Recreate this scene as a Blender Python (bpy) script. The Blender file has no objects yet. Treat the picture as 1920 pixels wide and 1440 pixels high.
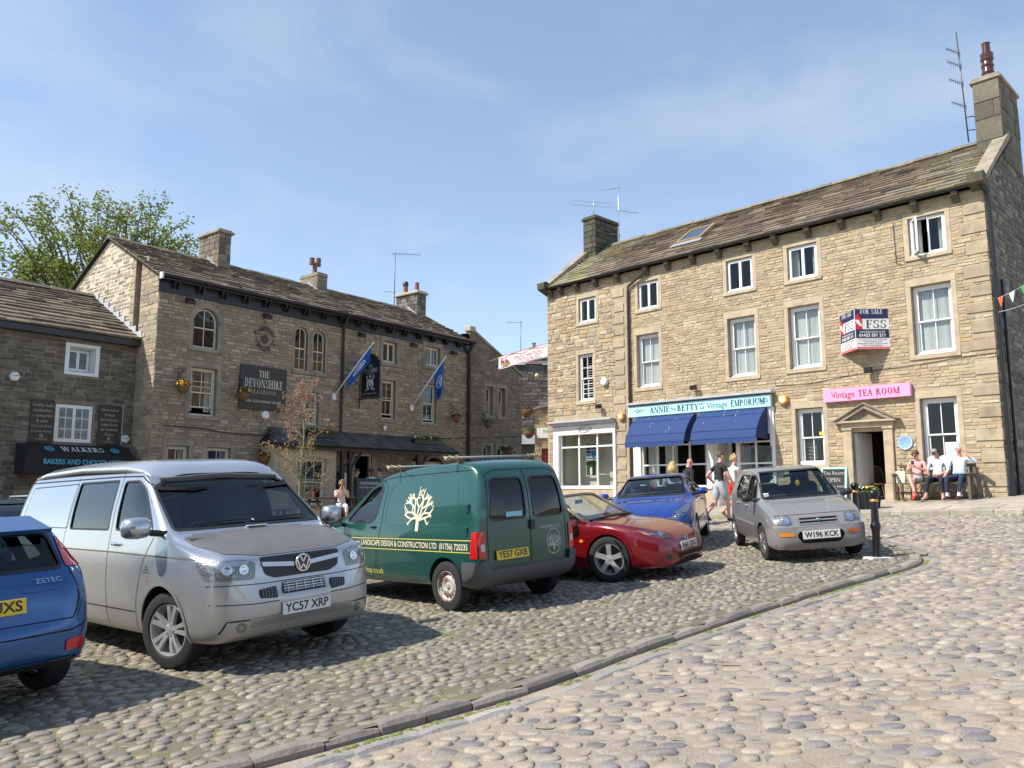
import bpy,bmesh,math,random
import numpy as np
from mathutils import Vector,Matrix,Quaternion
from mathutils.bvhtree import BVHTree
from mathutils.geometry import delaunay_2d_cdt
R = math.radians
S = bpy.context.scene
COL = S.collection
random.seed(7)
# ---------------------------------------------------------------- camera, sky, sun, exposure
cam = bpy.data.objects.new('camera',bpy.data.cameras.new('camera'))
COL.objects.link(cam)
cam.location = (0,0,1.6)
cam.rotation_euler = (R(90 + 7.55),0,0)
cam.data.lens = 28
cam.data.sensor_width = 36
cam.data.clip_start = .05
cam.data.clip_end = 3000
S.camera = cam
SUN_EL = R(47)
SUN_H = Vector((-.955,-.295,0)).normalized()
SUN = (SUN_H * math.cos(SUN_EL) + Vector((0,0,math.sin(SUN_EL)))).normalized()
sun = bpy.data.objects.new('sun',bpy.data.lights.new('sun','SUN'))
COL.objects.link(sun)
sun.data.energy = 4.9
sun.data.angle = R(.5)
sun.data.color = (1,.94,.84)
sun.rotation_euler = (-SUN).to_track_quat('-Z','Y').to_euler()
sun.location = (-20,-8,30)
world = bpy.data.worlds.new('World')
S.world = world
world.use_nodes = True
wn,wl = world.node_tree.nodes,world.node_tree.links
wn.clear()
w_out = wn.new('ShaderNodeOutputWorld')
w_bg = wn.new('ShaderNodeBackground')
w_sky = wn.new('ShaderNodeTexSky')
w_sky.sky_type = 'NISHITA'
w_sky.sun_disc = False
w_sky.sun_elevation = SUN_EL
w_sky.sun_rotation = math.atan2(SUN_H.x,SUN_H.y)
w_sky.altitude = 1500
w_sky.air_density = 1.0
w_sky.dust_density = .0
w_sky.ozone_density = 2.0
w_bg.inputs['Strength'].default_value = .15
# thin high cloud, drawn out into wisps: noise over the sky's direction
w_tc = wn.new('ShaderNodeTexCoord')
w_map = wn.new('ShaderNodeMapping')
w_map.inputs['Scale'].default_value = (1.5,1.7,3.4)
w_map.inputs['Rotation'].default_value = (R(12),R(28),R(-20))
w_map.inputs['Location'].default_value = (5.0,.5,2.4)
w_n1 = wn.new('ShaderNodeTexNoise')
w_n1.inputs['Scale'].default_value = 1.25
w_n1.inputs['Detail'].default_value = 9
w_n1.inputs['Roughness'].default_value = .56
w_n1.inputs['Distortion'].default_value = .35
w_r1 = wn.new('ShaderNodeMapRange')
w_r1.inputs['From Min'].default_value = .485
w_r1.inputs['From Max'].default_value = .76
w_r1.inputs['To Max'].default_value = .85
# low haze cloud towards the horizon
w_sep = wn.new('ShaderNodeSeparateXYZ')
w_r2 = wn.new('ShaderNodeMapRange')
w_r2.inputs['From Min'].default_value = .95
w_r2.inputs['From Max'].default_value = .05
w_r2.inputs['To Min'].default_value = 0
w_r2.inputs['To Max'].default_value = 1.0
w_mul = wn.new('ShaderNodeMath')
w_mul.operation = 'MULTIPLY_ADD'
w_mul.inputs[2].default_value = 0
w_add = wn.new('ShaderNodeMath')
w_add.operation = 'MULTIPLY_ADD'
w_add.inputs[1].default_value = .10
w_add.use_clamp = True
w_mix = wn.new('ShaderNodeMixRGB')
w_mix.inputs['Color2'].default_value = (4.3,4.5,4.75,1)
wl.new(w_tc.outputs['Generated'],w_map.inputs['Vector'])
wl.new(w_map.outputs['Vector'],w_n1.inputs['Vector'])
wl.new(w_n1.outputs['Fac'],w_r1.inputs['Value'])
wl.new(w_tc.outputs['Generated'],w_sep.inputs['Vector'])
wl.new(w_sep.outputs['Z'],w_r2.inputs['Value'])
wl.new(w_r1.outputs['Result'],w_mul.inputs[0])
wl.new(w_r2.outputs['Result'],w_mul.inputs[1])
wl.new(w_r2.outputs['Result'],w_add.inputs[0])
wl.new(w_mul.outputs['Value'],w_add.inputs[2])
wl.new(w_add.outputs['Value'],w_mix.inputs['Fac'])
w_gm = wn.new('ShaderNodeGamma')
w_gm.inputs['Gamma'].default_value = .78
w_sc = wn.new('ShaderNodeVectorMath')
w_sc.operation = 'SCALE'
w_sc.inputs['Scale'].default_value = 1.60
wl.new(w_sky.outputs['Color'],w_gm.inputs['Color'])
wl.new(w_gm.outputs['Color'],w_sc.inputs[0])
wl.new(w_sc.outputs['Vector'],w_mix.inputs['Color1'])
wl.new(w_mix.outputs['Color'],w_bg.inputs['Color'])
wl.new(w_bg.outputs['Background'],w_out.inputs['Surface'])
S.view_settings.view_transform = 'Standard'
S.view_settings.look = 'None'
S.view_settings.exposure = .40
S.view_settings.gamma = 1
S.view_settings.use_curve_mapping = False
S.render.engine = 'CYCLES'
S.cycles.use_denoising = True
S.cycles.max_bounces = 7
S.cycles.transparent_max_bounces = 12
S.cycles.sample_clamp_indirect = 6
SCR = bpy.data.scenes.new('scratch')                      # evaluates modifiers away from the big scene
def evaluated(o):
	SCR.view_layers[0].update()
	return bpy.data.meshes.new_from_object(o.evaluated_get(SCR.view_layers[0].depsgraph))
# ---------------------------------------------------------------- materials
MATS = {}
def mat(name,col=(.5,.5,.5),rough=.6,metal=0,bump=0,bscale=30,var=0,vscale=4,coat=0,attr=False,spec=.5,
		dirt=None,dscale=.6,dmin=.45,dmax=.7,emit=0,trans=0,sub=0,stretch=None):
	"""Principled material: flat or per-piece colour, cloudy variation, fine relief, optional stains of a second colour."""
	if name in MATS:
		return MATS[name]
	m = bpy.data.materials.new(name)
	m.use_nodes = True
	n,l = m.node_tree.nodes,m.node_tree.links
	b = n['Principled BSDF']
	b.inputs['Roughness'].default_value = rough
	b.inputs['Metallic'].default_value = metal
	b.inputs['Specular IOR Level'].default_value = spec
	b.inputs['Coat Weight'].default_value = coat
	b.inputs['Coat Roughness'].default_value = .04
	if sub:
		b.inputs['Subsurface Weight'].default_value = sub
		b.inputs['Subsurface Radius'].default_value = (.02,.008,.004)
	if attr:
		a = n.new('ShaderNodeAttribute')
		a.attribute_name = 'col'
		src = a.outputs['Color']
	else:
		a = n.new('ShaderNodeRGB')
		a.outputs[0].default_value = (*col,1)
		src = a.outputs[0]
	tc = n.new('ShaderNodeTexCoord')
	co = tc.outputs['Object']
	if stretch:
		mp = n.new('ShaderNodeMapping')
		mp.inputs['Scale'].default_value = stretch
		l.new(co,mp.inputs['Vector'])
		co = mp.outputs['Vector']
	if var:
		t = n.new('ShaderNodeTexNoise')
		t.inputs['Scale'].default_value = vscale
		t.inputs['Detail'].default_value = 6
		t.inputs['Roughness'].default_value = .65
		l.new(co,t.inputs['Vector'])
		r = n.new('ShaderNodeMapRange')
		r.inputs['From Min'].default_value = .25
		r.inputs['From Max'].default_value = .75
		r.inputs['To Min'].default_value = 1 - var
		r.inputs['To Max'].default_value = 1 + var
		l.new(t.outputs['Fac'],r.inputs['Value'])
		h = n.new('ShaderNodeVectorMath')
		h.operation = 'SCALE'
		l.new(src,h.inputs[0])
		l.new(r.outputs['Result'],h.inputs['Scale'])
		src = h.outputs['Vector']
	if dirt:
		t = n.new('ShaderNodeTexNoise')
		t.inputs['Scale'].default_value = dscale
		t.inputs['Detail'].default_value = 8
		t.inputs['Roughness'].default_value = .7
		l.new(co,t.inputs['Vector'])
		r = n.new('ShaderNodeMapRange')
		r.inputs['From Min'].default_value = dmin
		r.inputs['From Max'].default_value = dmax
		l.new(t.outputs['Fac'],r.inputs['Value'])
		x = n.new('ShaderNodeMixRGB')
		x.inputs['Color2'].default_value = (*dirt,1)
		l.new(src,x.inputs['Color1'])
		l.new(r.outputs['Result'],x.inputs['Fac'])
		src = x.outputs['Color']
	l.new(src,b.inputs['Base Color'])
	if bump:
		t = n.new('ShaderNodeTexNoise')
		t.inputs['Scale'].default_value = bscale
		t.inputs['Detail'].default_value = 5
		l.new(co,t.inputs['Vector'])
		k = n.new('ShaderNodeBump')
		k.inputs['Strength'].default_value = bump
		k.inputs['Distance'].default_value = .02
		l.new(t.outputs['Fac'],k.inputs['Height'])
		l.new(k.outputs['Normal'],b.inputs['Normal'])
	if emit:
		b.inputs['Emission Color'].default_value = (*col,1)
		b.inputs['Emission Strength'].default_value = emit
	MATS[name] = m
	return m
def glass(name,tint=(.8,.85,.85),refl=.06,rough=.01,wob=0.0):
	"""A thin pane: mostly see-through, mirror-like at a slant."""
	if name in MATS:
		return MATS[name]
	m = bpy.data.materials.new(name)
	m.use_nodes = True
	n,l = m.node_tree.nodes,m.node_tree.links
	n.remove(n['Principled BSDF'])
	o = n['Material Output']
	tr = n.new('ShaderNodeBsdfTransparent')
	tr.inputs['Color'].default_value = (*tint,1)
	gl = n.new('ShaderNodeBsdfGlossy')
	gl.inputs['Roughness'].default_value = rough
	fr = n.new('ShaderNodeLayerWeight')                      # the same from both sides, so sun comes through
	fr.inputs['Blend'].default_value = .5
	pw = n.new('ShaderNodeMath')
	pw.operation = 'POWER'
	pw.inputs[1].default_value = 3.6
	l.new(fr.outputs['Facing'],pw.inputs[0])
	ad = n.new('ShaderNodeMath')
	ad.operation = 'ADD'
	ad.inputs[1].default_value = refl
	ad.use_clamp = True
	mx = n.new('ShaderNodeMixShader')
	l.new(pw.outputs['Value'],ad.inputs[0])
	l.new(ad.outputs['Value'],mx.inputs['Fac'])
	l.new(tr.outputs['BSDF'],mx.inputs[1])
	l.new(gl.outputs['BSDF'],mx.inputs[2])
	l.new(mx.outputs['Shader'],o.inputs['Surface'])
	if wob:
		tc = n.new('ShaderNodeTexCoord')
		t = n.new('ShaderNodeTexNoise')
		t.inputs['Scale'].default_value = 3
		k = n.new('ShaderNodeBump')
		k.inputs['Strength'].default_value = wob
		k.inputs['Distance'].default_value = .05
		l.new(tc.outputs['Object'],t.inputs['Vector'])
		l.new(t.outputs['Fac'],k.inputs['Height'])
		l.new(k.outputs['Normal'],gl.inputs['Normal'])
	MATS[name] = m
	return m
# ---------------------------------------------------------------- mesh helpers
class MB:
	"""Collects faces; build() links them as one mesh object."""
	def __init__(s):
		s.v,s.f,s.m,s.c = [],[],[],[]
	def add(s,vs,fs,mi=0,col=None,M=None):
		o = len(s.v)
		if M is not None:
			vs = [M @ Vector(p) for p in vs]
		s.v.extend([tuple(p) for p in vs])
		for f in fs:
			s.f.append([i + o for i in f])
			s.m.append(mi)
			s.c.append(col)
		return s
	def box(s,x0,x1,y0,y1,z0,z1,mi=0,col=None,M=None):
		vs = [(x,y,z) for z in (z0,z1) for y in (y0,y1) for x in (x0,x1)]
		return s.add(vs,[(0,2,3,1),(4,5,7,6),(0,1,5,4),(2,6,7,3),(0,4,6,2),(1,3,7,5)],mi,col,M)
	def bbox(s,x0,x1,y0,y1,z0,z1,b=.01,mi=0,M=None):
		"""Box with chamfered edges."""
		vs,ix = [],{}
		for i,X in enumerate((x0,x1)):
			for j,Y in enumerate((y0,y1)):
				for k,Z in enumerate((z0,z1)):
					sx,sy,sz = (b if i == 0 else -b),(b if j == 0 else -b),(b if k == 0 else -b)
					for a,p in enumerate(((X,Y + sy,Z + sz),(X + sx,Y,Z + sz),(X + sx,Y + sy,Z))):
						ix[i,j,k,a] = len(vs)
						vs.append(p)
		fs = []
		for a in range(3):
			for q in (0,1):
				def key(u,w):
					t = [0,0,0]
					t[a] = q
					t[(a + 1) % 3] = u
					t[(a + 2) % 3] = w
					return ix[t[0],t[1],t[2],a]
				f = [key(0,0),key(1,0),key(1,1),key(0,1)]
				fs.append(f if q else f[::-1])
		for a in range(3):                                   # edges along axis a
			b1,c1 = (a + 1) % 3,(a + 2) % 3
			for u in (0,1):
				for w in (0,1):
					def kk(q,e):
						t = [0,0,0]
						t[a],t[b1],t[c1] = q,u,w
						return ix[t[0],t[1],t[2],e]
					f = [kk(0,b1),kk(1,b1),kk(1,c1),kk(0,c1)]
					fs.append(f if (u ^ w) else f[::-1])
		for i in (0,1):
			for j in (0,1):
				for k in (0,1):
					f = [ix[i,j,k,0],ix[i,j,k,1],ix[i,j,k,2]]
					fs.append(f if (i + j + k) % 2 else f[::-1])
		return s.add(vs,fs,mi,None,M)
	def prism(s,poly,h0,h1,ax='z',mi=0,M=None,col=None):
		"""Polygon swept along an axis: z -> (x,y), y -> (x,z), x -> (y,z)."""
		n = len(poly)
		def P(a,b,h):
			return {'z': (a,b,h),'y': (a,h,b),'x': (h,a,b)}[ax]
		vs = [P(a,b,h0) for a,b in poly] + [P(a,b,h1) for a,b in poly]
		fs = [tuple(range(n))[::-1],tuple(range(n,2 * n))] + [(i,(i + 1) % n,(i + 1) % n + n,i + n) for i in range(n)]
		return s.add(vs,fs,mi,col,M)
	def tube(s,path,r,n=8,mi=0,cap=True,M=None,col=None):
		path = [Vector(p) for p in path]
		rs = r if isinstance(r,(list,tuple)) else [r] * len(path)
		rings = []
		up = None
		for i,p in enumerate(path):
			t = (path[min(i + 1,len(path) - 1)] - path[max(i - 1,0)])
			if t.length < 1e-9:
				t = Vector((0,0,1))
			t.normalize()
			if up is None:
				up = Vector((0,0,1)) if abs(t.z) < .9 else Vector((1,0,0))
			a = t.cross(up)
			if a.length < 1e-6:
				a = t.orthogonal()
			a.normalize()
			b = a.cross(t).normalized()
			up = b
			rings.append([p + (a * math.cos(2 * math.pi * k / n) + b * math.sin(2 * math.pi * k / n)) * rs[i] for k in range(n)])
		vs = [p for q in rings for p in q]
		fs = []
		for i in range(len(path) - 1):
			for k in range(n):
				fs.append((i * n + k,i * n + (k + 1) % n,(i + 1) * n + (k + 1) % n,(i + 1) * n + k))
		if cap:
			fs.append(tuple(range(n))[::-1])
			fs.append(tuple(range((len(path) - 1) * n,len(path) * n)))
		return s.add(vs,fs,mi,col,M)
	def lathe(s,prof,n=20,mi=0,M=None,a0=0,a1=2 * math.pi,col=None):
		"""Profile (r,z) turned about z."""
		full = abs(a1 - a0 - 2 * math.pi) < 1e-6
		k = n if full else n + 1
		vs = []
		for r,z in prof:
			for i in range(k):
				a = a0 + (a1 - a0) * i / n
				vs.append((r * math.cos(a),r * math.sin(a),z))
		fs = []
		for j in range(len(prof) - 1):
			for i in range(n):
				i2 = (i + 1) % k
				fs.append((j * k + i,j * k + i2,(j + 1) * k + i2,(j + 1) * k + i))
		return s.add(vs,fs,mi,col,M)
	def ball(s,c,r,n=12,m=8,mi=0,M=None,col=None):
		r = r if isinstance(r,(tuple,list)) else (r,r,r)
		vs = [(c[0],c[1],c[2] - r[2])]
		for j in range(1,m):
			t = math.pi * j / m
			for i in range(n):
				a = 2 * math.pi * i / n
				vs.append((c[0] + r[0] * math.sin(t) * math.cos(a),c[1] + r[1] * math.sin(t) * math.sin(a),c[2] - r[2] * math.cos(t)))
		vs.append((c[0],c[1],c[2] + r[2]))
		fs = [(0,1 + (i + 1) % n,1 + i) for i in range(n)]
		for j in range(m - 2):
			for i in range(n):
				a,b = 1 + j * n + i,1 + j * n + (i + 1) % n
				fs.append((a,b,b + n,a + n))
		L = len(vs) - 1
		fs += [(L,1 + (m - 2) * n + i,1 + (m - 2) * n + (i + 1) % n) for i in range(n)]
		return s.add(vs,fs,mi,col,M)
	def build(s,name,mats,parent=None,smooth=False,sharp=None,M=None):
		me = bpy.data.meshes.new(name)
		me.from_pydata(s.v,[],s.f)
		if not isinstance(mats,(list,tuple)):
			mats = [mats]
		for m in mats:
			me.materials.append(m)
		if any(s.m):
			me.polygons.foreach_set('material_index',s.m)
		if any(c is not None for c in s.c):
			a = me.attributes.new('col','FLOAT_COLOR','FACE')
			a.data.foreach_set('color',[x for c in s.c for x in ((c[0],c[1],c[2],1) if c is not None else (.5,.5,.5,1))])
		if smooth:
			me.shade_smooth()
			if sharp:
				me.set_sharp_from_angle(angle=R(sharp))
		me.update()
		return link(name,me,parent,M)
def link(name,data,parent=None,M=None):
	o = bpy.data.objects.new(name,data)
	COL.objects.link(o)
	if M is not None:
		o.matrix_local = M
	if parent is not None:
		o.parent = parent
	return o
def tag(o,label,cat,group=None,kind=None):
	o['label'] = label
	if cat:
		o['category'] = cat
	if group:
		o['group'] = group
	if kind:
		o['kind'] = kind
	return o
def thing(name,label,cat,loc=(0,0,0),rz=0,group=None,M=None):
	o = bpy.data.objects.new(name,None)
	COL.objects.link(o)
	o.empty_display_size = .1
	if M is not None:
		o.matrix_world = M
	else:
		o.location = loc
		o.rotation_euler = (0,0,rz)
	return tag(o,label,cat,group)
def struct(name,o,label=None):
	o['kind'] = 'structure'
	if label:
		o['label'] = label
	return o
def fill2d(loops,pts=()):
	"""Triangulate a region bounded by loops (first the outline, then holes), with optional inner points."""
	vs,es = [],[]
	for lp in loops:
		o = len(vs)
		vs += [Vector(p) for p in lp]
		es += [(o + i,o + (i + 1) % len(lp)) for i in range(len(lp))]
	vs += [Vector(p) for p in pts]
	r = delaunay_2d_cdt(vs,es,[],1,1e-6)
	P = [tuple(v) for v in r[0]]
	T = []
	for t in r[2]:
		t = tuple(t)
		cx,cy = sum(P[i][0] for i in t) / 3,sum(P[i][1] for i in t) / 3
		if inside(loops[0],cx,cy) and not any(inside(h,cx,cy) for h in loops[1:]):
			T.append(t)
	return P,T
def inside(poly,x,y):
	c = False
	n = len(poly)
	for i in range(n):
		x0,y0 = poly[i]
		x1,y1 = poly[i - 1]
		if (y0 > y) != (y1 > y) and x < (x1 - x0) * (y - y0) / (y1 - y0) + x0:
			c = not c
	return c
def spans(poly,z):
	"""Crossings of a polygon with the horizontal line z, as sorted pairs."""
	xs = []
	for i in range(len(poly)):
		x0,z0 = poly[i]
		x1,z1 = poly[i - 1]
		if (z0 > z) != (z1 > z):
			xs.append(x0 + (x1 - x0) * (z - z0) / (z1 - z0))
	xs.sort()
	return list(zip(xs[::2],xs[1::2]))
def rect(a,b,c,d):
	return [(a,c),(b,c),(b,d),(a,d)]
def arch(a,b,c,d,n=10,rise=None):
	"""Opening with a round head; d is the crown height."""
	w = (b - a) / 2
	h = w if rise is None else rise
	out = [(a,c),(b,c)]
	if rise is None:
		out += [((a + b) / 2 + w * math.cos(math.pi * i / n),d - w + w * math.sin(math.pi * i / n)) for i in range(n + 1)]
	else:
		r = (w * w + h * h) / (2 * h)
		t = math.asin(w / r)
		out += [((a + b) / 2 + r * math.sin(t - 2 * t * i / n),d - r + r * math.cos(t - 2 * t * i / n)) for i in range(n + 1)]
	return out
class Frame:
	"""A wall plane inside a building's own axes: s along it, z up, d outwards."""
	def __init__(f,o=(0,0),ex=(1,0),en=(0,-1)):
		f.o,f.ex,f.en = o,ex,en
	def P(f,s,d,z):
		return (f.o[0] + f.ex[0] * s + f.en[0] * d,f.o[1] + f.ex[1] * s + f.en[1] * d,z)
	def M(f,s=0,d=0,z=0):
		return Matrix(((f.ex[0],-f.en[0],0,f.o[0] + f.ex[0] * s + f.en[0] * d),
					   (f.ex[1],-f.en[1],0,f.o[1] + f.ex[1] * s + f.en[1] * d),(0,0,1,z),(0,0,0,1)))
	# M: local x along the wall, y into the wall, z up
FR = Frame()
# ---------------------------------------------------------------- lettering
TXT = {}
def text_mesh(body,size,ext=.004,bold=0,shear=0,align='CENTER',spacing=1):
	k = (body,size,ext,bold,shear,align,spacing)
	if k in TXT:
		return TXT[k]
	c = bpy.data.curves.new('lettering','FONT')
	c.body = body
	c.size = size
	c.extrude = ext
	c.offset = bold
	c.shear = shear
	c.align_x = align
	c.align_y = 'CENTER'
	c.space_character = spacing
	c.resolution_u = 3
	o = bpy.data.objects.new('lettering',c)
	SCR.collection.objects.link(o)
	me = evaluated(o)
	bpy.data.objects.remove(o)
	TXT[k] = me
	return me
def lettering(body,size,m,M,parent=None,width=None,name='lettering',**kw):
	"""Letters lying in the local x-z plane of M, read from -y."""
	me = text_mesh(body,size,**kw).copy()
	me.materials.clear()
	me.materials.append(m)
	o = link(name,me,parent)
	sx = 1
	if width:
		xs = [v.co.x for v in me.vertices]
		sx = width / (max(xs) - min(xs))
	o.matrix_local = M @ Matrix.Rotation(R(90),4,'X') @ Matrix.Diagonal((sx,1,1,1))
	return o
# serif capitals drawn with a broad and a thin stroke; box 0..1 high
def _serif():
	G = {}
	T,t = .17,.06                                       # thick and thin
	def V(x,w=T,y0=0,y1=1): return ('q',x - w / 2,y0,x + w / 2,y0,x + w / 2,y1,x - w / 2,y1)
	def H(x0,x1,y,h=t): return ('q',x0,y - h / 2,x1,y - h / 2,x1,y + h / 2,x0,y + h / 2)
	def D(x0,y0,x1,y1,w): return ('q',x0 - w / 2,y0,x0 + w / 2,y0,x1 + w / 2,y1,x1 - w / 2,y1)
	def F(x,y,w=.34): return H(x - w / 2,x + w / 2,y + (t / 2 if y < .5 else -t / 2))
	def A(cx,cy,rx,ry,a0,a1,wt=T): return ('a',cx,cy,rx,ry,a0,a1,wt)
	G['A'] = (.80,[D(.10,0,.40,1,t),D(.66,0,.40,1,T),H(.2,.56,.33),F(.1,0,.26),F(.68,0,.32)])
	G['B'] = (.72,[V(.18),A(.26,.75,.30,.25,-90,90),A(.26,.27,.36,.27,-90,90),H(.05,.3,.97),H(.05,.3,.03),H(.18,.3,.51)])
	G['C'] = (.78,[A(.42,.5,.36,.5,50,310),V(.72,t,.68,.95),V(.72,t,.06,.25)])
	G['D'] = (.80,[V(.18),A(.26,.5,.46,.5,-90,90),H(.05,.3,.97),H(.05,.3,.03)])
	G['E'] = (.68,[V(.18),H(.05,.6,.97),H(.05,.64,.03),H(.18,.46,.52),V(.58,t,.74,.98),V(.62,t,.02,.28),V(.45,t,.40,.64)])
	G['F'] = (.64,[V(.18),H(.05,.6,.97),H(.18,.46,.52),V(.58,t,.74,.98),V(.45,t,.40,.64),F(.18,0)])
	G['G'] = (.82,[A(.42,.5,.36,.5,50,315),V(.70,T * .8,.05,.42),H(.56,.82,.43),V(.70,t,.68,.95)])
	G['H'] = (.86,[V(.18),V(.68),H(.18,.68,.52),F(.18,0),F(.18,1),F(.68,0),F(.68,1)])
	G['I'] = (.40,[V(.2),F(.2,0),F(.2,1)])
	G['K'] = (.80,[V(.18),D(.26,.42,.62,1,t),D(.66,0,.36,.58,T),F(.18,0),F(.18,1),F(.66,0,.28),F(.62,1,.26)])
	G['L'] = (.66,[V(.18),H(.05,.62,.03),V(.60,t,.02,.30),F(.18,1)])
	G['M'] = (1.0,[V(.14,t),V(.84),D(.48,0,.16,1,T * .9),D(.48,0,.80,1,t),F(.14,0,.24),F(.84,0,.3),F(.12,1,.2),F(.86,1,.26)])
	G['N'] = (.88,[V(.14,t),V(.72,t),D(.70,0,.18,1,T),F(.14,0,.26),F(.72,1,.26),F(.14,1,.2)])
	G['O'] = (.84,[A(.42,.5,.36,.5,0,360)])
	G['P'] = (.70,[V(.18),A(.26,.73,.34,.27,-90,90),H(.05,.3,.97),H(.18,.3,.46),F(.18,0)])
	G['R'] = (.80,[V(.18),A(.26,.75,.32,.25,-90,90),H(.05,.3,.97),H(.18,.34,.5),D(.68,0,.36,.5,T),F(.18,0),F(.70,0,.24)])
	G['S'] = (.62,[A(.31,.75,.24,.25,40,250,.12),A(.31,.27,.27,.27,-150,90,.14),V(.53,t,.70,.95),V(.07,t,.05,.32)])
	G['T'] = (.72,[V(.36),H(.04,.68,.97),V(.07,t,.72,.98),V(.65,t,.72,.98),F(.36,0)])
	G['U'] = (.84,[V(.18,T,.3,1),V(.68,t,.3,1),A(.43,.32,.25,.32,180,360,.12),F(.18,1),F(.68,1,.24)])
	G['V'] = (.78,[D(.42,0,.12,1,T),D(.40,0,.66,1,t),F(.12,1,.3),F(.66,1,.24)])
	G['W'] = (1.10,[D(.34,0,.10,1,T),D(.34,0,.54,1,t),D(.76,0,.54,1,T),D(.76,0,.98,1,t),F(.10,1,.28),F(.54,1,.26),F(.98,1,.24)])
	G['Y'] = (.76,[V(.38,T,0,.48),D(.40,.45,.12,1,T),D(.38,.45,.66,1,t),F(.38,0),F(.12,1,.28),F(.66,1,.24)])
	G["'"] = (.22,[D(.09,.70,.13,1,.10)])
	G['&'] = (.84,[A(.34,.76,.18,.24,0,360,.10),A(.34,.27,.28,.27,60,330,.14),D(.76,0,.30,.64,.13),D(.60,.2,.74,.5,t)])
	G['.'] = (.24,[('q',.05,0,.18,0,.18,.13,.05,.13)])
	G[' '] = (.42,[])
	return G
SERIF = _serif()
def serif(body,h,m,M,parent=None,width=None,ext=.006,name='lettering',gap=.05):
	mb = MB()
	x = 0
	for ch in body:
		w,parts = SERIF.get(ch,(.4,[]))
		for j,p in enumerate(parts):
			yy = -ext - j * .0004
			if p[0] == 'q':
				q = [(x + p[1 + 2 * i],p[2 + 2 * i]) for i in range(4)]
				mb.add([(a,yy,b) for a,b in q],[(0,1,2,3)])
			else:
				_,cx,cy,rx,ry,a0,a1,wt = p
				n = max(6,int(abs(a1 - a0) / 18))
				vs = []
				for i in range(n + 1):
					a = R(a0 + (a1 - a0) * i / n)
					k = .06 + (wt - .06) * abs(math.cos(a))        # broad on the flanks, thin at top and foot
					vs.append((x + cx + rx * math.cos(a),yy,cy + ry * math.sin(a)))
					vs.append((x + cx + (rx - k) * math.cos(a),yy,cy + (ry - min(.07,k)) * math.sin(a)))
				mb.add(vs,[(2 * i,2 * i + 2,2 * i + 3,2 * i + 1) for i in range(n)])
		x += w + gap
	tot = x - gap
	sx = (width / tot) if width else h
	mb.v = [((a - tot / 2) * sx,b,(c - .5) * h) for a,b,c in mb.v]
	return mb.build(name,m,parent,M=M)
# ---------------------------------------------------------------- the lie of the land
def G(x,y):
	x = max(-30,min(30,x))
	y = max(-15,min(60,y))
	return .03 * x + .0825 * math.log(1 + math.exp((x + 1) / 1.5)) + .02 * y - .1
def ground_pose(x,y,yaw,dz=0):
	e = .5
	up = Vector((-(G(x + e,y) - G(x - e,y)) / (2 * e),-(G(x,y + e) - G(x,y - e)) / (2 * e),1)).normalized()
	fw = Vector((math.cos(yaw),math.sin(yaw),0))
	fw = (fw - up * fw.dot(up)).normalized()
	lf = up.cross(fw)
	return Matrix(((fw.x,lf.x,up.x,x),(fw.y,lf.y,up.y,y),(fw.z,lf.z,up.z,G(x,y) + dz),(0,0,0,1)))
FPX,PIT = 28 / 36 * 1920,R(7.55)
def in_view(p,margin=120):
	d = p[1] * math.cos(PIT) + (p[2] - 1.6) * math.sin(PIT)
	if d < .3:
		return False
	u = 960 + FPX * p[0] / d
	v = 720 - FPX * (-p[1] * math.sin(PIT) + (p[2] - 1.6) * math.cos(PIT)) / d
	return -margin < u < 1920 + margin and -margin < v < 1440 + margin
# ================================================================ ground, road, parking island, kerb, pavement
ROAD_DROP = .055
# edge of the raised cobbled island (parking), anticlockwise from the near left
KERB = [(-9.5,-1.2),(-5.2,2.2),(-1.75,4.91),(0,6.26),(1.16,7.42),(2.79,8.9),(4.2,10.02),(4.95,10.58),(5.38,10.95),
		(5.68,11.4),(5.92,12.1),(6.15,13.2),(6.3,14.6),(6.25,16.2),(5.6,17.6),(4.2,18.8),(2.2,19.8),(-.5,20.9)]
def smooth_path(p,k=6):
	out = []
	P = [Vector(q) for q in p]
	for i in range(len(P) - 1):
		a,b,c,d = P[max(i - 1,0)],P[i],P[i + 1],P[min(i + 2,len(P) - 1)]
		for j in range(k):
			t = j / k
			out.append(.5 * ((2 * b) + (c - a) * t + (2 * a - 5 * b + 4 * c - d) * t * t + (3 * b - a - 3 * c + d) * t ** 3))
	out.append(P[-1])
	return out
KP = smooth_path(KERB)
ISLAND = [tuple(p) for p in KP] + [(-9,23.5),(-22,18),(-22,-1.2)]
PAVE = [(-1.2,29.2),(2.6,25.2),(6.2,21.6),(8.0,19.0),(8.8,18.2),(10.3,16.25),(13.5,12.5),(19,7)]       # kerb line of the pavement by the tea room
m_earth = mat('packed_earth',(.30,.26,.21),.95,bump=.4,bscale=8,var=.25,vscale=.8)
m_bed = mat('sandy_mortar',(.315,.265,.205),.95,bump=.6,bscale=45,var=.28,vscale=2.2,dirt=(.20,.17,.13),dscale=.9,dmin=.5,dmax=.78)
m_bed2 = mat('mossy_mortar',(.165,.14,.10),.95,bump=.6,bscale=45,var=.3,vscale=2.2,dirt=(.14,.155,.06),dscale=1.1,dmin=.48,dmax=.7)
m_cob = mat('cobble_stone',rough=.62,attr=True,bump=.35,bscale=60,var=.22,vscale=14)
m_kerb = mat('kerb_stone',rough=.75,attr=True,bump=.5,bscale=30,var=.25,vscale=5)
m_flag = mat('pavement_flag',rough=.9,attr=True,bump=.4,bscale=25,var=.2,vscale=3)
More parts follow.
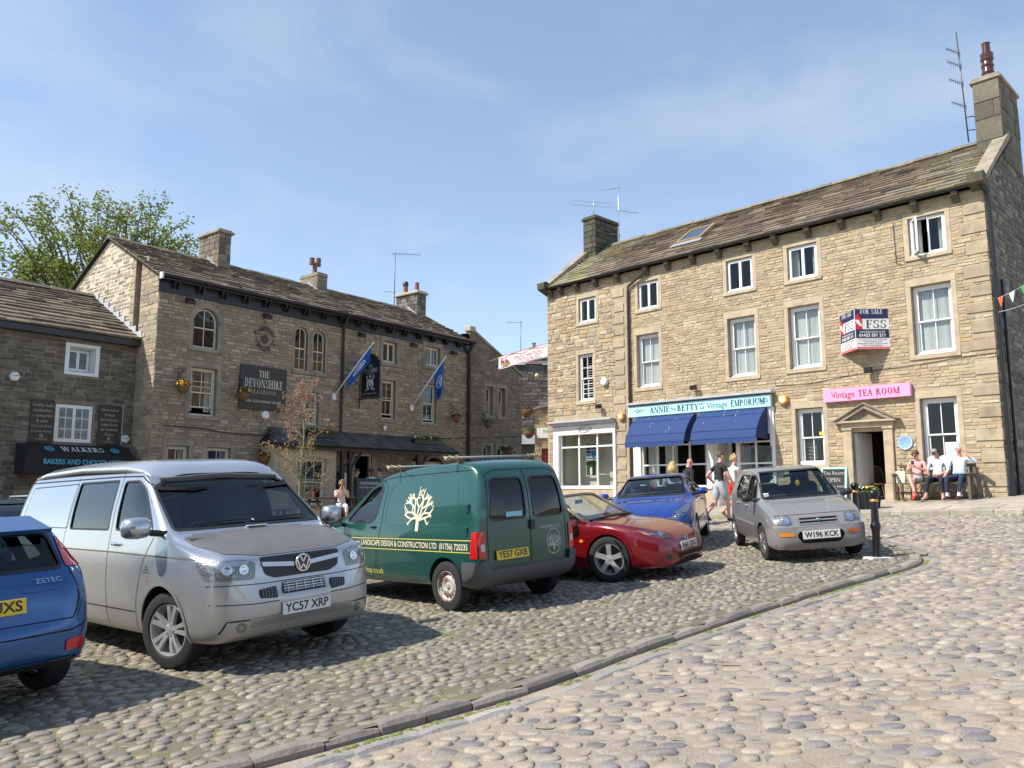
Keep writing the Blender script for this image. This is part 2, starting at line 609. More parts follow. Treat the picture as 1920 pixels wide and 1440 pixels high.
def sheet(name,x0,x1,y0,y1,nx,ny,dz,m,keep=None):
	mb = MB()
	for j in range(ny + 1):
		for i in range(nx + 1):
			x,y = x0 + (x1 - x0) * i / nx,y0 + (y1 - y0) * j / ny
			mb.v.append((x,y,G(x,y) + dz))
	for j in range(ny):
		for i in range(nx):
			a = j * (nx + 1) + i
			mb.f.append((a,a + 1,a + nx + 2,a + nx + 1))
			mb.m.append(0)
			mb.c.append(None)
	return mb.build(name,m,smooth=True)
ground = struct('ground',sheet('ground',-260,260,-60,400,60,60,-.30,m_earth))
road = struct('road',sheet('road',-28,30,-6,46,58,52,-ROAD_DROP,m_bed))
# island sheet: triangulated outline with an inner grid
gp = [(x * .9,y * .9) for x in range(-24,8) for y in range(-1,27)]
gp = [p for p in gp if inside(ISLAND,*p) and min((Vector(p) - q).length for q in KP[::3]) > .5]
pv,pt = fill2d([ISLAND],gp)
mb = MB()
mb.add([(x,y,G(x,y)) for x,y in pv],pt)
island = struct('parking_area',mb.build('parking_area',m_bed2,smooth=True))
PAL_ROAD = [(.185,.17,.17),(.22,.20,.195),(.285,.245,.21),(.33,.26,.21),(.345,.28,.205),(.34,.295,.235),(.31,.27,.225),(.355,.305,.24),(.315,.27,.215)]
PAL_PARK = [(.185,.165,.14),(.225,.195,.155),(.26,.225,.165),(.285,.245,.18),(.21,.19,.17),(.25,.205,.16),(.30,.265,.205)]
def cobbles(parent,region,dz,ang,lw,hw,pal,seed,lim,keep=300,ybox=(1,22),xbox=(-12,16),rise=.022):
	"""Rounded setts bedded in rows; the ones that show largest are single pieces, the rest one mass."""
	rng = random.Random(seed)
	ca,sa = math.cos(ang),math.sin(ang)
	items = []
	v = -30
	while v < 34:
		h = rng.uniform(*hw)
		u = -34 + rng.random()
		while u < 34:
			L = rng.uniform(*lw) * (1 + .5 * (rng.random() ** 3))
			cu,cv = u + L / 2,v + h / 2 + rng.uniform(-.016,.016) + .04 * math.sin(u * .9 + v * .25)
			x,y = cu * ca - cv * sa,cu * sa + cv * ca
			u += L + rng.uniform(.008,.022)
			if not (ybox[0] < y < ybox[1] and xbox[0] < x < xbox[1]):
				continue
			if math.hypot(x,y) > lim or not region(x,y):
				continue
			z = G(x,y) + dz
			if not in_view((x,y,z),420):
				continue
			if rng.random() < .03:
				continue
			items.append((math.hypot(x,y),x,y,z,L * .5,h * .5 * rng.uniform(.88,1.0),ang + rng.gauss(0,.10),rise * rng.uniform(-.1,1.0),rng.choice(pal),rng.uniform(.84,1.14)))
		v += h + .012
	# those that show largest and lie inside the frame
	order = sorted(range(len(items)),key=lambda i: items[i][0] / (items[i][4] ** .5) if in_view(items[i][1:4],0) else 1e9)
	single = set(order[:keep])
	N = 8
	rings = [(1.0,-.6),(.93,.45),(.66,.95)]
	def geo(it,mb,local=False):
		d,x,y,z,a,b,an,hh,c,k = it
		r2 = random.Random(int(x * 9173 + y * 3571))
		cs,sn = math.cos(an),math.sin(an)
		ph = [2 * math.pi * i / N for i in range(N)]
		rad = [1 + r2.uniform(-.10,.10) for _ in ph]
		tx,ty = r2.gauss(0,.05),r2.gauss(0,.05)
		e = .30
		gx,gy = (G(x + e,y) - G(x - e,y)) / (2 * e),(G(x,y + e) - G(x,y - e)) / (2 * e)
		ox,oy,oz = (0,0,0) if local else (x,y,z)
		vs = []
		for s,zz in rings:
			for i in range(N):
				q = ph[i]
				pu = math.copysign(abs(math.cos(q)) ** .62,math.cos(q)) * a * s * rad[i]
				pvv = math.copysign(abs(math.sin(q)) ** .62,math.sin(q)) * b * s * rad[i]
				X,Y = pu * cs - pvv * sn,pu * sn + pvv * cs
				vs.append((ox + X,oy + Y,oz + X * (gx + tx) + Y * (gy + ty) + zz * hh))
		vs.append((ox,oy,oz + hh))
		fs = []
		for j in range(2):
			for i in range(N):
				fs.append((j * N + i,j * N + (i + 1) % N,(j + 1) * N + (i + 1) % N,(j + 1) * N + i))
		fs += [(2 * N + i,2 * N + (i + 1) % N,3 * N) for i in range(N)]
		mb.add(vs,fs,0,(c[0] * k,c[1] * k,c[2] * k))
	mass = MB()
	for i,it in enumerate(items):
		if i in single:
			one = MB()
			geo(it,one,True)
			one.build('cobble',m_cob,parent,smooth=True,M=Matrix.Translation(it[1:4]))
		else:
			geo(it,mass)
	o = mass.build('cobbles',m_cob,parent,smooth=True)
	o['kind'] = 'stuff'
	return len(items)
def near_kerb(x,y,d):
	p = Vector((x,y))
	return any((p - q).length < d for q in KP[6:100])
PAVE_POLY = PAVE + [(30,7),(30,40),(-1.2,40)]
n1 = cobbles(road,lambda x,y: not inside(ISLAND,x,y) and not inside(PAVE_POLY,x,y) and not near_kerb(x,y,.36),-ROAD_DROP,R(-14),(.085,.17),(.085,.125),PAL_ROAD,3,22.5,xbox=(-3,16),rise=.026)
n2 = cobbles(island,lambda x,y: inside(ISLAND,x,y) and not near_kerb(x,y,.14),0,R(24),(.075,.125),(.070,.10),PAL_PARK,5,19,rise=.022)
print('cobbles',n1,n2)
# kerb: dressed stones with an upright face, and a flat channel course at their foot
mk = struct('kerb',MB().add([(0,0,-5),(.01,0,-5),(0,.01,-5)],[(0,1,2)]).build('kerb',m_kerb))
bpy.data.objects.remove(mk)
kerb = struct('kerb',bpy.data.objects.new('kerb',None))
COL.objects.link(kerb)
rng = random.Random(11)
seg = [0]
for a,b in zip(KP,KP[1:]):
	seg.append(seg[-1] + (b - a).length)
def along(t):
	t = max(0,min(seg[-1] - 1e-4,t))
	i = max(k for k in range(len(seg)) if seg[k] <= t)
	i = min(i,len(KP) - 2)
	d = (KP[i + 1] - KP[i]).normalized()
	return KP[i] + d * (t - seg[i]),d
def course(name,t0,t1,off,wid,ztop,zbot,Ls,pal,gap=.012):
	t = t0
	while t < t1:
		L = rng.uniform(*Ls)
		n = 3
		mb = MB()
		c = rng.choice(pal)
		k = rng.uniform(.8,1.15)
		dz = rng.uniform(-.012,.012)
		vs = []
		w2 = wid * rng.uniform(.92,1.05)
		o2 = off + rng.uniform(-.012,.012)
		for i in range(n + 1):
			p,d = along(t + L * i / n)
			nr = Vector((d.y,-d.x))                        # towards the road
			e = .014 if i in (0,n) else 0
			for a,z in ((o2 - w2 / 2,zbot),(o2 - w2 / 2 + .005,ztop - .015),(o2 - w2 / 2 + .02,ztop - e),(o2 + w2 / 2 - .03,ztop - e),(o2 + w2 / 2 - .004,ztop - .03),(o2 + w2 / 2,zbot)):
				q = p + nr * a
				vs.append((q.x,q.y,G(q.x,q.y) + z + dz))
		fs = []
		for i in range(n):
			for j in range(5):
				a = i * 6 + j
				fs.append((a,a + 1,a + 7,a + 6))
		fs += [tuple(range(6)),tuple(range(n * 6,n * 6 + 6))[::-1]]
		mb.add(vs,fs,0,tuple(x * k for x in c))
		mb.build(name,m_kerb,kerb,smooth=True,sharp=30)
		t += L + gap
course('kerb_stone',7.5,seg[-1] - 6,.0,.15,.012,-.2,(.30,.62),[(.21,.185,.16),(.245,.215,.18),(.275,.24,.20)])
course('channel_stone',7.5,seg[-1] - 9,.25,.12,-ROAD_DROP + .016,-.2,(.3,.55),[(.27,.265,.25),(.31,.295,.27),(.25,.235,.22)])
# weeds and moss in the channel
m_moss = mat('moss',(.16,.19,.045),.95,var=.4,vscale=12,bump=.8,bscale=60)
mb = MB()
t = 7.6
while t < seg[-1] - 7:
	p,d = along(t)
	nr = Vector((d.y,-d.x))
	for _ in range(3):
		q = p + nr * rng.uniform(.09,.16) + d * rng.uniform(-.1,.1)
		z = G(q.x,q.y) - ROAD_DROP
		r = rng.uniform(.012,.035)
		mb.ball((q.x,q.y,z),(r,r,.008),6,4)
	t += .07 if rng.random() < .8 else .5
moss = mb.build('moss',m_moss,smooth=True)
tag(moss,'green moss growing in the stone channel along the kerb','moss',kind='stuff')
# pavement in front of the tea room: flags on a kerb
pv_root = struct('pavement',bpy.data.objects.new('pavement',None))
COL.objects.link(pv_root)
pav_h = .05
mb = MB()
PVI = [(x + .16,y + .12) for x,y in PAVE]
poly = PVI + [(19,14),(19,21),(8.0,29.5),(2.2,33.5),(-.5,32)]
gp = [(x * 1.,y * 1.) for x in range(-1,20) for y in range(6,34) if inside(poly,x,y)]
pv,pt = fill2d([poly],gp)
mb.add([(x,y,G(x,y) + pav_h - .02) for x,y in pv],pt,0,(.36,.32,.26))
mb.build('bed',m_flag,pv_root,smooth=True)
# flags laid along the facade direction
ex,ey = Vector((.69604,-.71800)),Vector((.718,.69604))
o0 = Vector((1.395,30.76))
rng = random.Random(4)
d = -6.2
while d < .2:
	w = rng.uniform(.5,.75)
	s = -1.5
	while s < 20:
		L = rng.uniform(.5,1.05)
		cs = [o0 + ex * (s + a) + ey * (d + b) for a,b in ((.008,.008),(L - .008,.008),(L - .008,w - .008),(.008,w - .008))]
		if all(inside(poly,p.x,p.y) for p in cs) and (d < -.1):
			mb = MB()
			z = pav_h + rng.uniform(-.003,.006)
			k = rng.uniform(.85,1.1)
			c = (.41 * k,.36 * k,.285 * k)
			top = [(p.x,p.y,G(p.x,p.y) + z) for p in cs]
			bot = [(p.x,p.y,G(p.x,p.y) - .02) for p in cs]
			mb.add(top + bot,[(0,1,2,3),(0,4,5,1),(1,5,6,2),(2,6,7,3),(3,7,4,0)],0,c)
			mb.build('flagstone',m_flag,pv_root)
		s += L
	d += w
# its kerb stones
for (a,b) in zip(PAVE,PAVE[1:]):
	a,b = Vector(a),Vector(b)
	L = (b - a).length
	dn = (b - a) / L
	nr = Vector((-dn.y,dn.x))
	if nr.dot(Vector((1,.6))) < 0:
		nr = -nr
	t = 0
	while t < L - .05:
		l = min(rng.uniform(.7,1.1),L - t)
		q = [a + dn * (t + .006),a + dn * (t + l - .006)]
		q = [q[0],q[1],q[1] + nr * .20,q[0] + nr * .20]
		k = rng.uniform(.85,1.1)
		mb = MB()
		vs = [(p.x,p.y,G(p.x,p.y) - .3) for p in q] + [(p.x,p.y,G(p.x,p.y) + pav_h + .008 - (.02 if i < 2 else 0)) for i,p in enumerate(q)]
		in2 = [q[0] + nr * .03,q[1] + nr * .03]
		vs += [(p.x,p.y,G(p.x,p.y) + pav_h + .008) for p in in2]
		mb.add(vs,[(0,1,5,4),(4,5,9,8),(8,9,6,7),(1,2,6,9,5),(0,4,8,7,3)],0,(.36 * k,.325 * k,.265 * k))
		mb.build('kerb_stone',m_kerb,pv_root)
		t += l
# moss at the foot of that kerb
mb = MB()
for (a,b) in zip(PAVE,PAVE[1:]):
	a,b = Vector(a),Vector(b)
	for _ in range(int((b - a).length * 16)):
		q = a.lerp(b,rng.random()) + Vector((rng.uniform(-.10,.0),rng.uniform(-.10,-.0)))
		r = rng.uniform(.03,.08)
		mb.ball((q.x,q.y,G(q.x,q.y) - ROAD_DROP),(r,r,.015),6,4)
moss2 = mb.build('moss',m_moss,smooth=True)
tag(moss2,'yellow green moss along the foot of the pavement kerb','moss',kind='stuff')
# ================================================================ building helpers
m_mortar_y = mat('pale_mortar',(.42,.345,.235),.95,bump=.5,bscale=50,var=.25,vscale=3,dirt=(.24,.19,.13),dscale=.7,dmin=.5,dmax=.75)
m_mortar_g = mat('grey_mortar',(.25,.21,.155),.95,bump=.5,bscale=50,var=.25,vscale=3)
m_mortar_w = mat('lime_mortar',(.60,.53,.41),.95,bump=.6,bscale=40,var=.15,vscale=4)
m_stone = mat('wall_stone',rough=.9,attr=True,bump=.55,bscale=28,var=.24,vscale=7)
m_stone_d = mat('sooty_wall_stone',rough=.9,attr=True,bump=.55,bscale=28,var=.28,vscale=6,dirt=(.09,.08,.07),dscale=.55,dmin=.50,dmax=.80)
m_ashlar = mat('ashlar',(.48,.39,.27),.88,bump=.35,bscale=35,var=.22,vscale=3,dirt=(.24,.20,.15),dscale=1.6,dmin=.52,dmax=.78)
m_ashlar_g = mat('grey_ashlar',(.31,.265,.20),.88,bump=.35,bscale=35,var=.25,vscale=3,dirt=(.12,.105,.09),dscale=1.2,dmin=.48,dmax=.75)
m_quoin = mat('quoin_stone',rough=.88,attr=True,bump=.4,bscale=30,var=.22,vscale=3,dirt=(.20,.165,.12),dscale=1.3,dmin=.5,dmax=.75)
m_slate = mat('stone_slate',rough=.92,attr=True,bump=.6,bscale=18,var=.30,vscale=5)
m_dark = mat('dark_underlay',(.03,.028,.025),.95)
m_white = mat('white_paint',(.80,.80,.78),.35,var=.04,vscale=6)
m_cream = mat('cream_paint',(.62,.575,.45),.45,var=.06,vscale=6)
m_black = mat('black_paint',(.018,.018,.02),.35,var=.2,vscale=8)
m_iron = mat('black_iron',(.02,.02,.022),.45)
m_lead = mat('lead_sheet',(.36,.37,.39),.5,metal=.3,var=.2,vscale=5,bump=.2,bscale=12)
m_pipe = mat('brown_downpipe',(.055,.035,.032),.4)
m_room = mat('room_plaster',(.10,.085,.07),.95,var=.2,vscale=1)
m_pane = glass('window_glass',(.80,.84,.84),.05,.012,.10)
m_paneo = glass('old_window_glass',(.72,.76,.76),.09,.015,.25)
m_blind = mat('blind_fabric',(.74,.74,.71),.8)
m_terra = mat('terracotta',(.28,.10,.055),.75,var=.25,vscale=7)
m_terrad = mat('glazed_chimney_pot',(.075,.022,.018),.28,var=.2,vscale=9,coat=.4)
m_alu = mat('aluminium',(.55,.56,.58),.38,metal=.9)
m_steel = mat('dark_steel',(.16,.16,.17),.45,metal=.7)
PAL_Y = [(.45,.35,.22),(.42,.325,.20),(.475,.38,.245),(.39,.305,.195),(.44,.32,.18),(.49,.405,.275),(.36,.285,.19),(.43,.335,.22),(.46,.365,.24)]
PAL_G = [(.30,.245,.17),(.345,.28,.19),(.26,.21,.15),(.38,.315,.215),(.32,.235,.15),(.235,.195,.145),(.36,.30,.215),(.40,.345,.26),(.29,.22,.155)]
PAL_S = [(.115,.105,.09),(.15,.135,.115),(.18,.16,.13),(.10,.09,.08),(.21,.185,.15),(.135,.115,.095),(.25,.225,.19)]
PAL_GAB = [(.34,.285,.205),(.38,.32,.24),(.30,.25,.18),(.42,.36,.27),(.27,.225,.17)]
def wall_panel(bld,fr,outline,holes,thick,m,name='wall'):
	pts,tris = fill2d([outline] + holes)
	mb = MB()
	mb.add([fr.P(s,0,z) for s,z in pts],tris)
	for h in holes:
		n = len(h)
		area = sum(h[i - 1][0] * h[i][1] - h[i][0] * h[i - 1][1] for i in range(n))
		vs = [fr.P(s,0,z) for s,z in h] + [fr.P(s,-thick,z) for s,z in h]
		for i in range(n):
			j = (i + 1) % n
			f = (i,j,j + n,i + n)
			mb.add(vs,[f if area < 0 else f[::-1]])
	return mb.build(name,m,bld)
def stones(wall,bld,fr,outline,blocks,hc,lc,pal,seed,m=None,proud=(.004,.018),keep=300,gap=.012,rough=.006):
	"""Coursed stones standing proud of the mortar, cut round every block (openings, quoins)."""
	rng = random.Random(seed)
	W = bld.matrix_world
	z0,z1 = min(p[1] for p in outline),max(p[1] for p in outline)
	out = []
	z = z0
	while z < z1 - .03:
		h = rng.uniform(*hc)
		if z + h > z1:
			h = z1 - z
		za,zb = z + h * .12,z + h * .88
		ivs = spans(outline,za)
		iv2 = spans(outline,zb)
		ok = []
		for a,b in ivs:
			for c,d in iv2:
				if min(b,d) > max(a,c):
					ok.append((max(a,c),min(b,d)))
		for bl in blocks:
			bz0,bz1 = min(p[1] for p in bl),max(p[1] for p in bl)
			cut = []
			for zz in (za,(za + zb) / 2,zb):
				if bz0 < zz < bz1:
					cut += spans(bl,zz)
			if not cut:
				continue
			c0,c1 = min(c[0] for c in cut),max(c[1] for c in cut)
			nx = []
			for a,b in ok:
				if c1 <= a or c0 >= b:
					nx.append((a,b))
				else:
					if c0 > a:
						nx.append((a,c0))
					if c1 < b:
						nx.append((c1,b))
			ok = nx
		for a,b in ok:
			s = a
			while s < b - .02:
				L = rng.uniform(*lc) * (.7 + 6 * h * rng.random())
				if b - (s + L) < lc[0] * .8:
					L = b - s
				if L > .035:
					out.append((s,L,z,h))
				s += L
		z += h
	cam_p = Vector((0,0,1.6))
	def dist(i):
		s,L,zz,h = out[i]
		p = W @ Vector(fr.P(s + L / 2,0,zz + h / 2))
		return ((p - cam_p).length / math.sqrt(L * h)) if in_view(p,0) else 1e9
	single = set(sorted(range(len(out)),key=dist)[:keep]) if keep else set()
	mass = MB()
	m = m or m_stone
	for i,(s,L,zz,h) in enumerate(out):
		g = gap / 2
		a,b,c,d = s + g,s + L - g,zz + g,zz + h - g
		if b - a < .02 or d - c < .02:
			continue
		p = rng.uniform(*proud)
		j = lambda q=rough: rng.uniform(-q,q)
		bev = min(.012,(d - c) * .25)
		ox,oz = ((a + b) / 2,(c + d) / 2) if i in single else (0,0)
		k = rng.uniform(.86,1.13)
		col = tuple(x * k for x in rng.choice(pal))
		o4 = [(a + j(),c + j()),(b + j(),c + j()),(b + j(),d + j()),(a + j(),d + j())]
		i4 = [(o4[0][0] + bev,o4[0][1] + bev),(o4[1][0] - bev,o4[1][1] + bev),(o4[2][0] - bev,o4[2][1] - bev),(o4[3][0] + bev,o4[3][1] - bev)]
		o = Vector(fr.P(ox,0,oz)) if i in single else Vector()
		vs = [Vector(fr.P(q[0],-.01,q[1])) - o for q in o4] + [Vector(fr.P(q[0],p + j(.004),q[1])) - o for q in i4]
		fs = [(4,5,6,7),(0,1,5,4),(1,2,6,5),(2,3,7,6),(3,0,4,7)]
		if i in single:
			MB().add(vs,fs,0,col).build('stone',m,wall,M=Matrix.Translation(o))
		else:
			mass.add(vs,fs,0,col)
	if mass.f:
		q = mass.build('stonework',m,wall)
		q['kind'] = 'stuff'
	return len(out)
def quoins(bld,fr,s0,s1,z0,z1,m,seed,hh=(.26,.36),side=0,alt=.14,prd=.03,gap=(0,0)):
	"""Big dressed corner blocks, each its own piece; side=1 toothed to the right, -1 to the left."""
	rng = random.Random(seed)
	z = z0
	k = 0
	took = []
	while z < z1 - .1:
		h = min(rng.uniform(*hh),z1 - z)
		e = alt * (k % 2)
		a,b = (s0,s1 + e) if side > 0 else (s0 - e,s1)
		mb = MB()
		mb.bbox(a + .004,b - .004,-prd,.10,z + .005,z + h - .005,.012,M=fr.M())
		kk = rng.uniform(.84,1.1)
		mb.c = [(.425 * kk,.345 * kk,.235 * kk)] * len(mb.f)
		mb.build('quoin',m_quoin,bld)
		took.append(rect(a,b,z,z + h))
		z += h + rng.uniform(*gap)
		k += 1
	return took
def ring(mb,a,b,c,d,w,y0,y1,M,mi=0):
	"""Rectangular frame of bar width w."""
	mb.box(a,a + w,y0,y1,c,d,mi,None,M)
	mb.box(b - w,b,y0,y1,c,d,mi,None,M)
	mb.box(a + w,b - w,y0,y1,c,c + w,mi,None,M)
	mb.box(a + w,b - w,y0,y1,d - w,d,mi,None,M)
def window(bld,fr,a,b,c,d,style='sash',cols=2,rows=(1,1),frame=None,stone=None,rec=.13,sur=(.14,.17,.12),blind=None,
		   pane=None,fw=.055,up=0.0,head=None,drop=None,name='window',proud=.012,bars=True):
	"""Opening a..b, c..d with frame, sashes, separate panes and stone dressings."""
	frame = frame or m_white
	stone = stone or m_ashlar
	pane = pane or m_pane
	M = fr.M()
	mb = MB()
	ins = .012
	A,B,C,D = a + ins,b - ins,c + ins,d - ins
	Y = rec
	panes = []
	if head == 'arch':
		D2 = D - (B - A) / 2 + .0
		mb.box(A,A + fw,Y,Y + .07,C,D2,0,None,M)
		mb.box(B - fw,B,Y,Y + .07,C,D2,0,None,M)
		mb.box(A + fw,B - fw,Y,Y + .07,C,C + fw,0,None,M)
		cx,r = (A + B) / 2,(B - A) / 2
		n = 10
		for i in range(n):
			t0,t1 = math.pi * i / n,math.pi * (i + 1) / n
			q = [(cx + r * math.cos(t0),D2 + r * math.sin(t0)),(cx + r * math.cos(t1),D2 + r * math.sin(t1)),(cx + (r - fw) * math.cos(t1),D2 + (r - fw) * math.sin(t1)),(cx + (r - fw) * math.cos(t0),D2 + (r - fw) * math.sin(t0))]
			mb.prism(q[::-1],Y,Y + .07,'y',0,M)
		mz = C + (D - C) * .5
		mb.box(A + fw,B - fw,Y - .004,Y + .05,mz - .022,mz + .022,0,None,M)
		mb.box(cx - .012,cx + .012,Y + .01,Y + .045,mz,D - fw,0,None,M)
		mb.box(cx - .012,cx + .012,Y + .012,Y + .045,C + fw,mz,0,None,M)
		if rows[0] > 1:
			for k in range(1,rows[0]):
				zz = C + fw + (mz - C - fw) * k / rows[0]
				mb.box(A + fw,B - fw,Y + .013,Y + .04,zz - .01,zz + .01,0,None,M)
		panes = [[(A + fw * .6,C + fw * .6),(B - fw * .6,C + fw * .6),(B - fw * .6,mz),(A + fw * .6,mz)],
				 [(A + fw * .6,mz + .001),(B - fw * .6,mz + .001)] + [(cx + (r - fw * .6) * math.cos(math.pi * i / n),D2 + (r - fw * .6) * math.sin(math.pi * i / n)) for i in range(n + 1)]]
		pys = [Y + .022,Y + .03]
	else:
		ring(mb,A,B,C,D,fw,Y,Y + .09,M)
		a2,b2,c2,d2 = A + fw,B - fw,C + fw,D - fw
		pys = []
		if style == 'sash':
			mz = c2 + (d2 - c2) * .5
			sw = .042
			ring(mb,a2,b2,mz - sw,d2,sw,Y + .025,Y + .06,M)                       # upper sash
			low = up * (d2 - c2) * .5
			ring(mb,a2 + .002,b2 - .002,c2 + low,mz + low * .98 + .002,sw + .008,Y + .065,Y + .10,M)   # lower sash
			for q,(zc,zd,yy,nr) in enumerate(((mz,d2 - sw,Y + .04,rows[0]),(c2 + low + sw,mz + low - sw,Y + .08,rows[1]))):
				x0,x1 = a2 + sw,b2 - sw
				bw = .011
				if bars:
					for k in range(1,cols):
						x = x0 + (x1 - x0) * k / cols
						mb.box(x - bw,x + bw,yy - .012,yy + .014,zc,zd,0,None,M)
					for k in range(1,nr):
						z = zc + (zd - zc) * k / nr
						mb.box(x0,x1,yy - .010,yy + .012,z - bw,z + bw,0,None,M)
				for i in range(cols):
					for k in range(nr):
						xa,xb = x0 + (x1 - x0) * i / cols,x0 + (x1 - x0) * (i + 1) / cols
						za,zb = zc + (zd - zc) * k / nr,zc + (zd - zc) * (k + 1) / nr
						panes.append(rect(xa,xb,za,zb))
						pys.append(yy)
		else:                                                                              # casement: leaves side by side
			for k in range(cols):
				xa,xb = a2 + (b2 - a2) * k / cols,a2 + (b2 - a2) * (k + 1) / cols
				if drop is not None and k == drop:
					continue
				ring(mb,xa + .002,xb - .002,c2,d2,.04,Y - .012,Y + .05,M)
				nr = rows[0]
				for r_ in range(1,nr):
					z = c2 + (d2 - c2) * r_ / nr
					mb.box(xa + .04,xb - .04,Y,Y + .03,z - .01,z + .01,0,None,M)
				if rows[1] > 1:
					for q in range(1,rows[1]):
						x = xa + (xb - xa) * q / rows[1]
						mb.box(x - .01,x + .01,Y + .001,Y + .028,c2 + .04,d2 - .04,0,None,M)
				for r_ in range(nr):
					panes.append(rect(xa + .03,xb - .03,c2 + .03 + (d2 - c2 - .06) * r_ / nr,c2 + .03 + (d2 - c2 - .06) * (r_ + 1) / nr))
					pys.append(Y + .016)
		# timber or plastic sill of the frame
		mb.box(A - .0,B + .0,Y - .05,Y + .02,C - .004,C + .035,0,None,M)
	w = mb.build(name,frame,bld)
	for q,yy in zip(panes,pys):
		p,t = fill2d([q])
		o = Vector(fr.P(sum(x for x,_ in q) / len(q),-yy,sum(z for _,z in q) / len(q)))
		MB().add([Vector(fr.P(x,-yy,z)) - o for x,z in p],t).build('pane',pane,w,M=Matrix.Translation(o))
	if blind:
		kind,zlo,zhi = blind
		bm = MB()
		if kind == 'vertical':
			n = int((b - a) / .085)
			for i in range(n):
				x = A + fw + .03 + (B - A - 2 * fw - .06) * (i + .5) / n
				an = random.uniform(.35,.75)
				bm.box(-.040,.040,-.002,.002,c + (d - c) * zlo,c + (d - c) * zhi,0,None,M @ Matrix.Translation((x,Y + .14,0)) @ Matrix.Rotation(an,4,'Z'))
		elif kind == 'horizontal':
			n = int((d - c) * (zhi - zlo) / .09)
			for i in range(n):
				z = c + (d - c) * (zlo + (zhi - zlo) * (i + .5) / n)
				bm.box(A + fw,B - fw,-.03,.03,-.002,.002,0,None,M @ Matrix.Translation((0,Y + .2,z)) @ Matrix.Rotation(.5,4,'X'))
		elif kind == 'curtain':
			for (x0,x1) in ((A,A + (B - A) * .27),(B - (B - A) * .27,B)):
				n = 10
				pts = [(x0 + (x1 - x0) * i / n,Y + .22 + (.03 if i % 2 else -.02)) for i in range(n + 1)]
				bm.add([(x,y,c + (d - c) * z) for z in (zlo,zhi) for x,y in pts],[(i,i + 1,n + 2 + i,n + 1 + i) for i in range(n)],0,None,M)
		bm.build('blind' if kind != 'curtain' else 'curtain',m_blind,w)
	if sur:
		j,lt,sl = sur
		pr = proud
		if head == 'arch':
			cx,r0 = (a + b) / 2,(b - a) / 2
			zc = d - r0
			for s_ in (-1,1):
				x0 = cx + s_ * (r0 + j / 2)
				MB().bbox(x0 - j / 2,x0 + j / 2,-pr,.10,c,zc,.006,M=M).build('jamb',stone,w)
			n = 12
			am = MB()
			for i in range(n):
				t0,t1 = math.pi * i / n,math.pi * (i + 1) / n
				q = [(cx + r_ * math.cos(t),zc + r_ * math.sin(t)) for r_,t in ((r0,t0),(r0 + j,t0),(r0 + j,t1),(r0,t1))]
				am.prism(q,-pr - .001,.10,'y',0,M)
			am.build('arch_head',stone,w)
			MB().bbox(a - j - .02,b + j + .02,-pr - .05,.14,c - sl,c - .002,.01,M=M).build('sill',stone,w)
		else:
			MB().bbox(a - j,a - .001,-pr,.10,c,d,.006,M=M).build('jamb',stone,w)
			MB().bbox(b + .001,b + j,-pr,.10,c,d,.006,M=M).build('jamb',stone,w)
			MB().bbox(a - j - .0,b + j + .0,-pr - .003,.10,d + .001,d + lt,.006,M=M).build('lintel',stone,w)
			MB().bbox(a - j - .0,b + j + .0,-pr - .03,.13,c - sl,c - .001,.01,M=M).build('sill',stone,w)
	return w
def hole(a,b,c,d,head=None):
	return arch(a,b,c,d) if head == 'arch' else rect(a,b,c,d)
def clear(a,b,c,d,sur=(.14,.17,.12),head=None):
	j,lt,sl = sur
	if head == 'arch':
		return arch(a - j,b + j,c - sl,d + j)
	return rect(a - j,b + j,c - sl,d + lt)
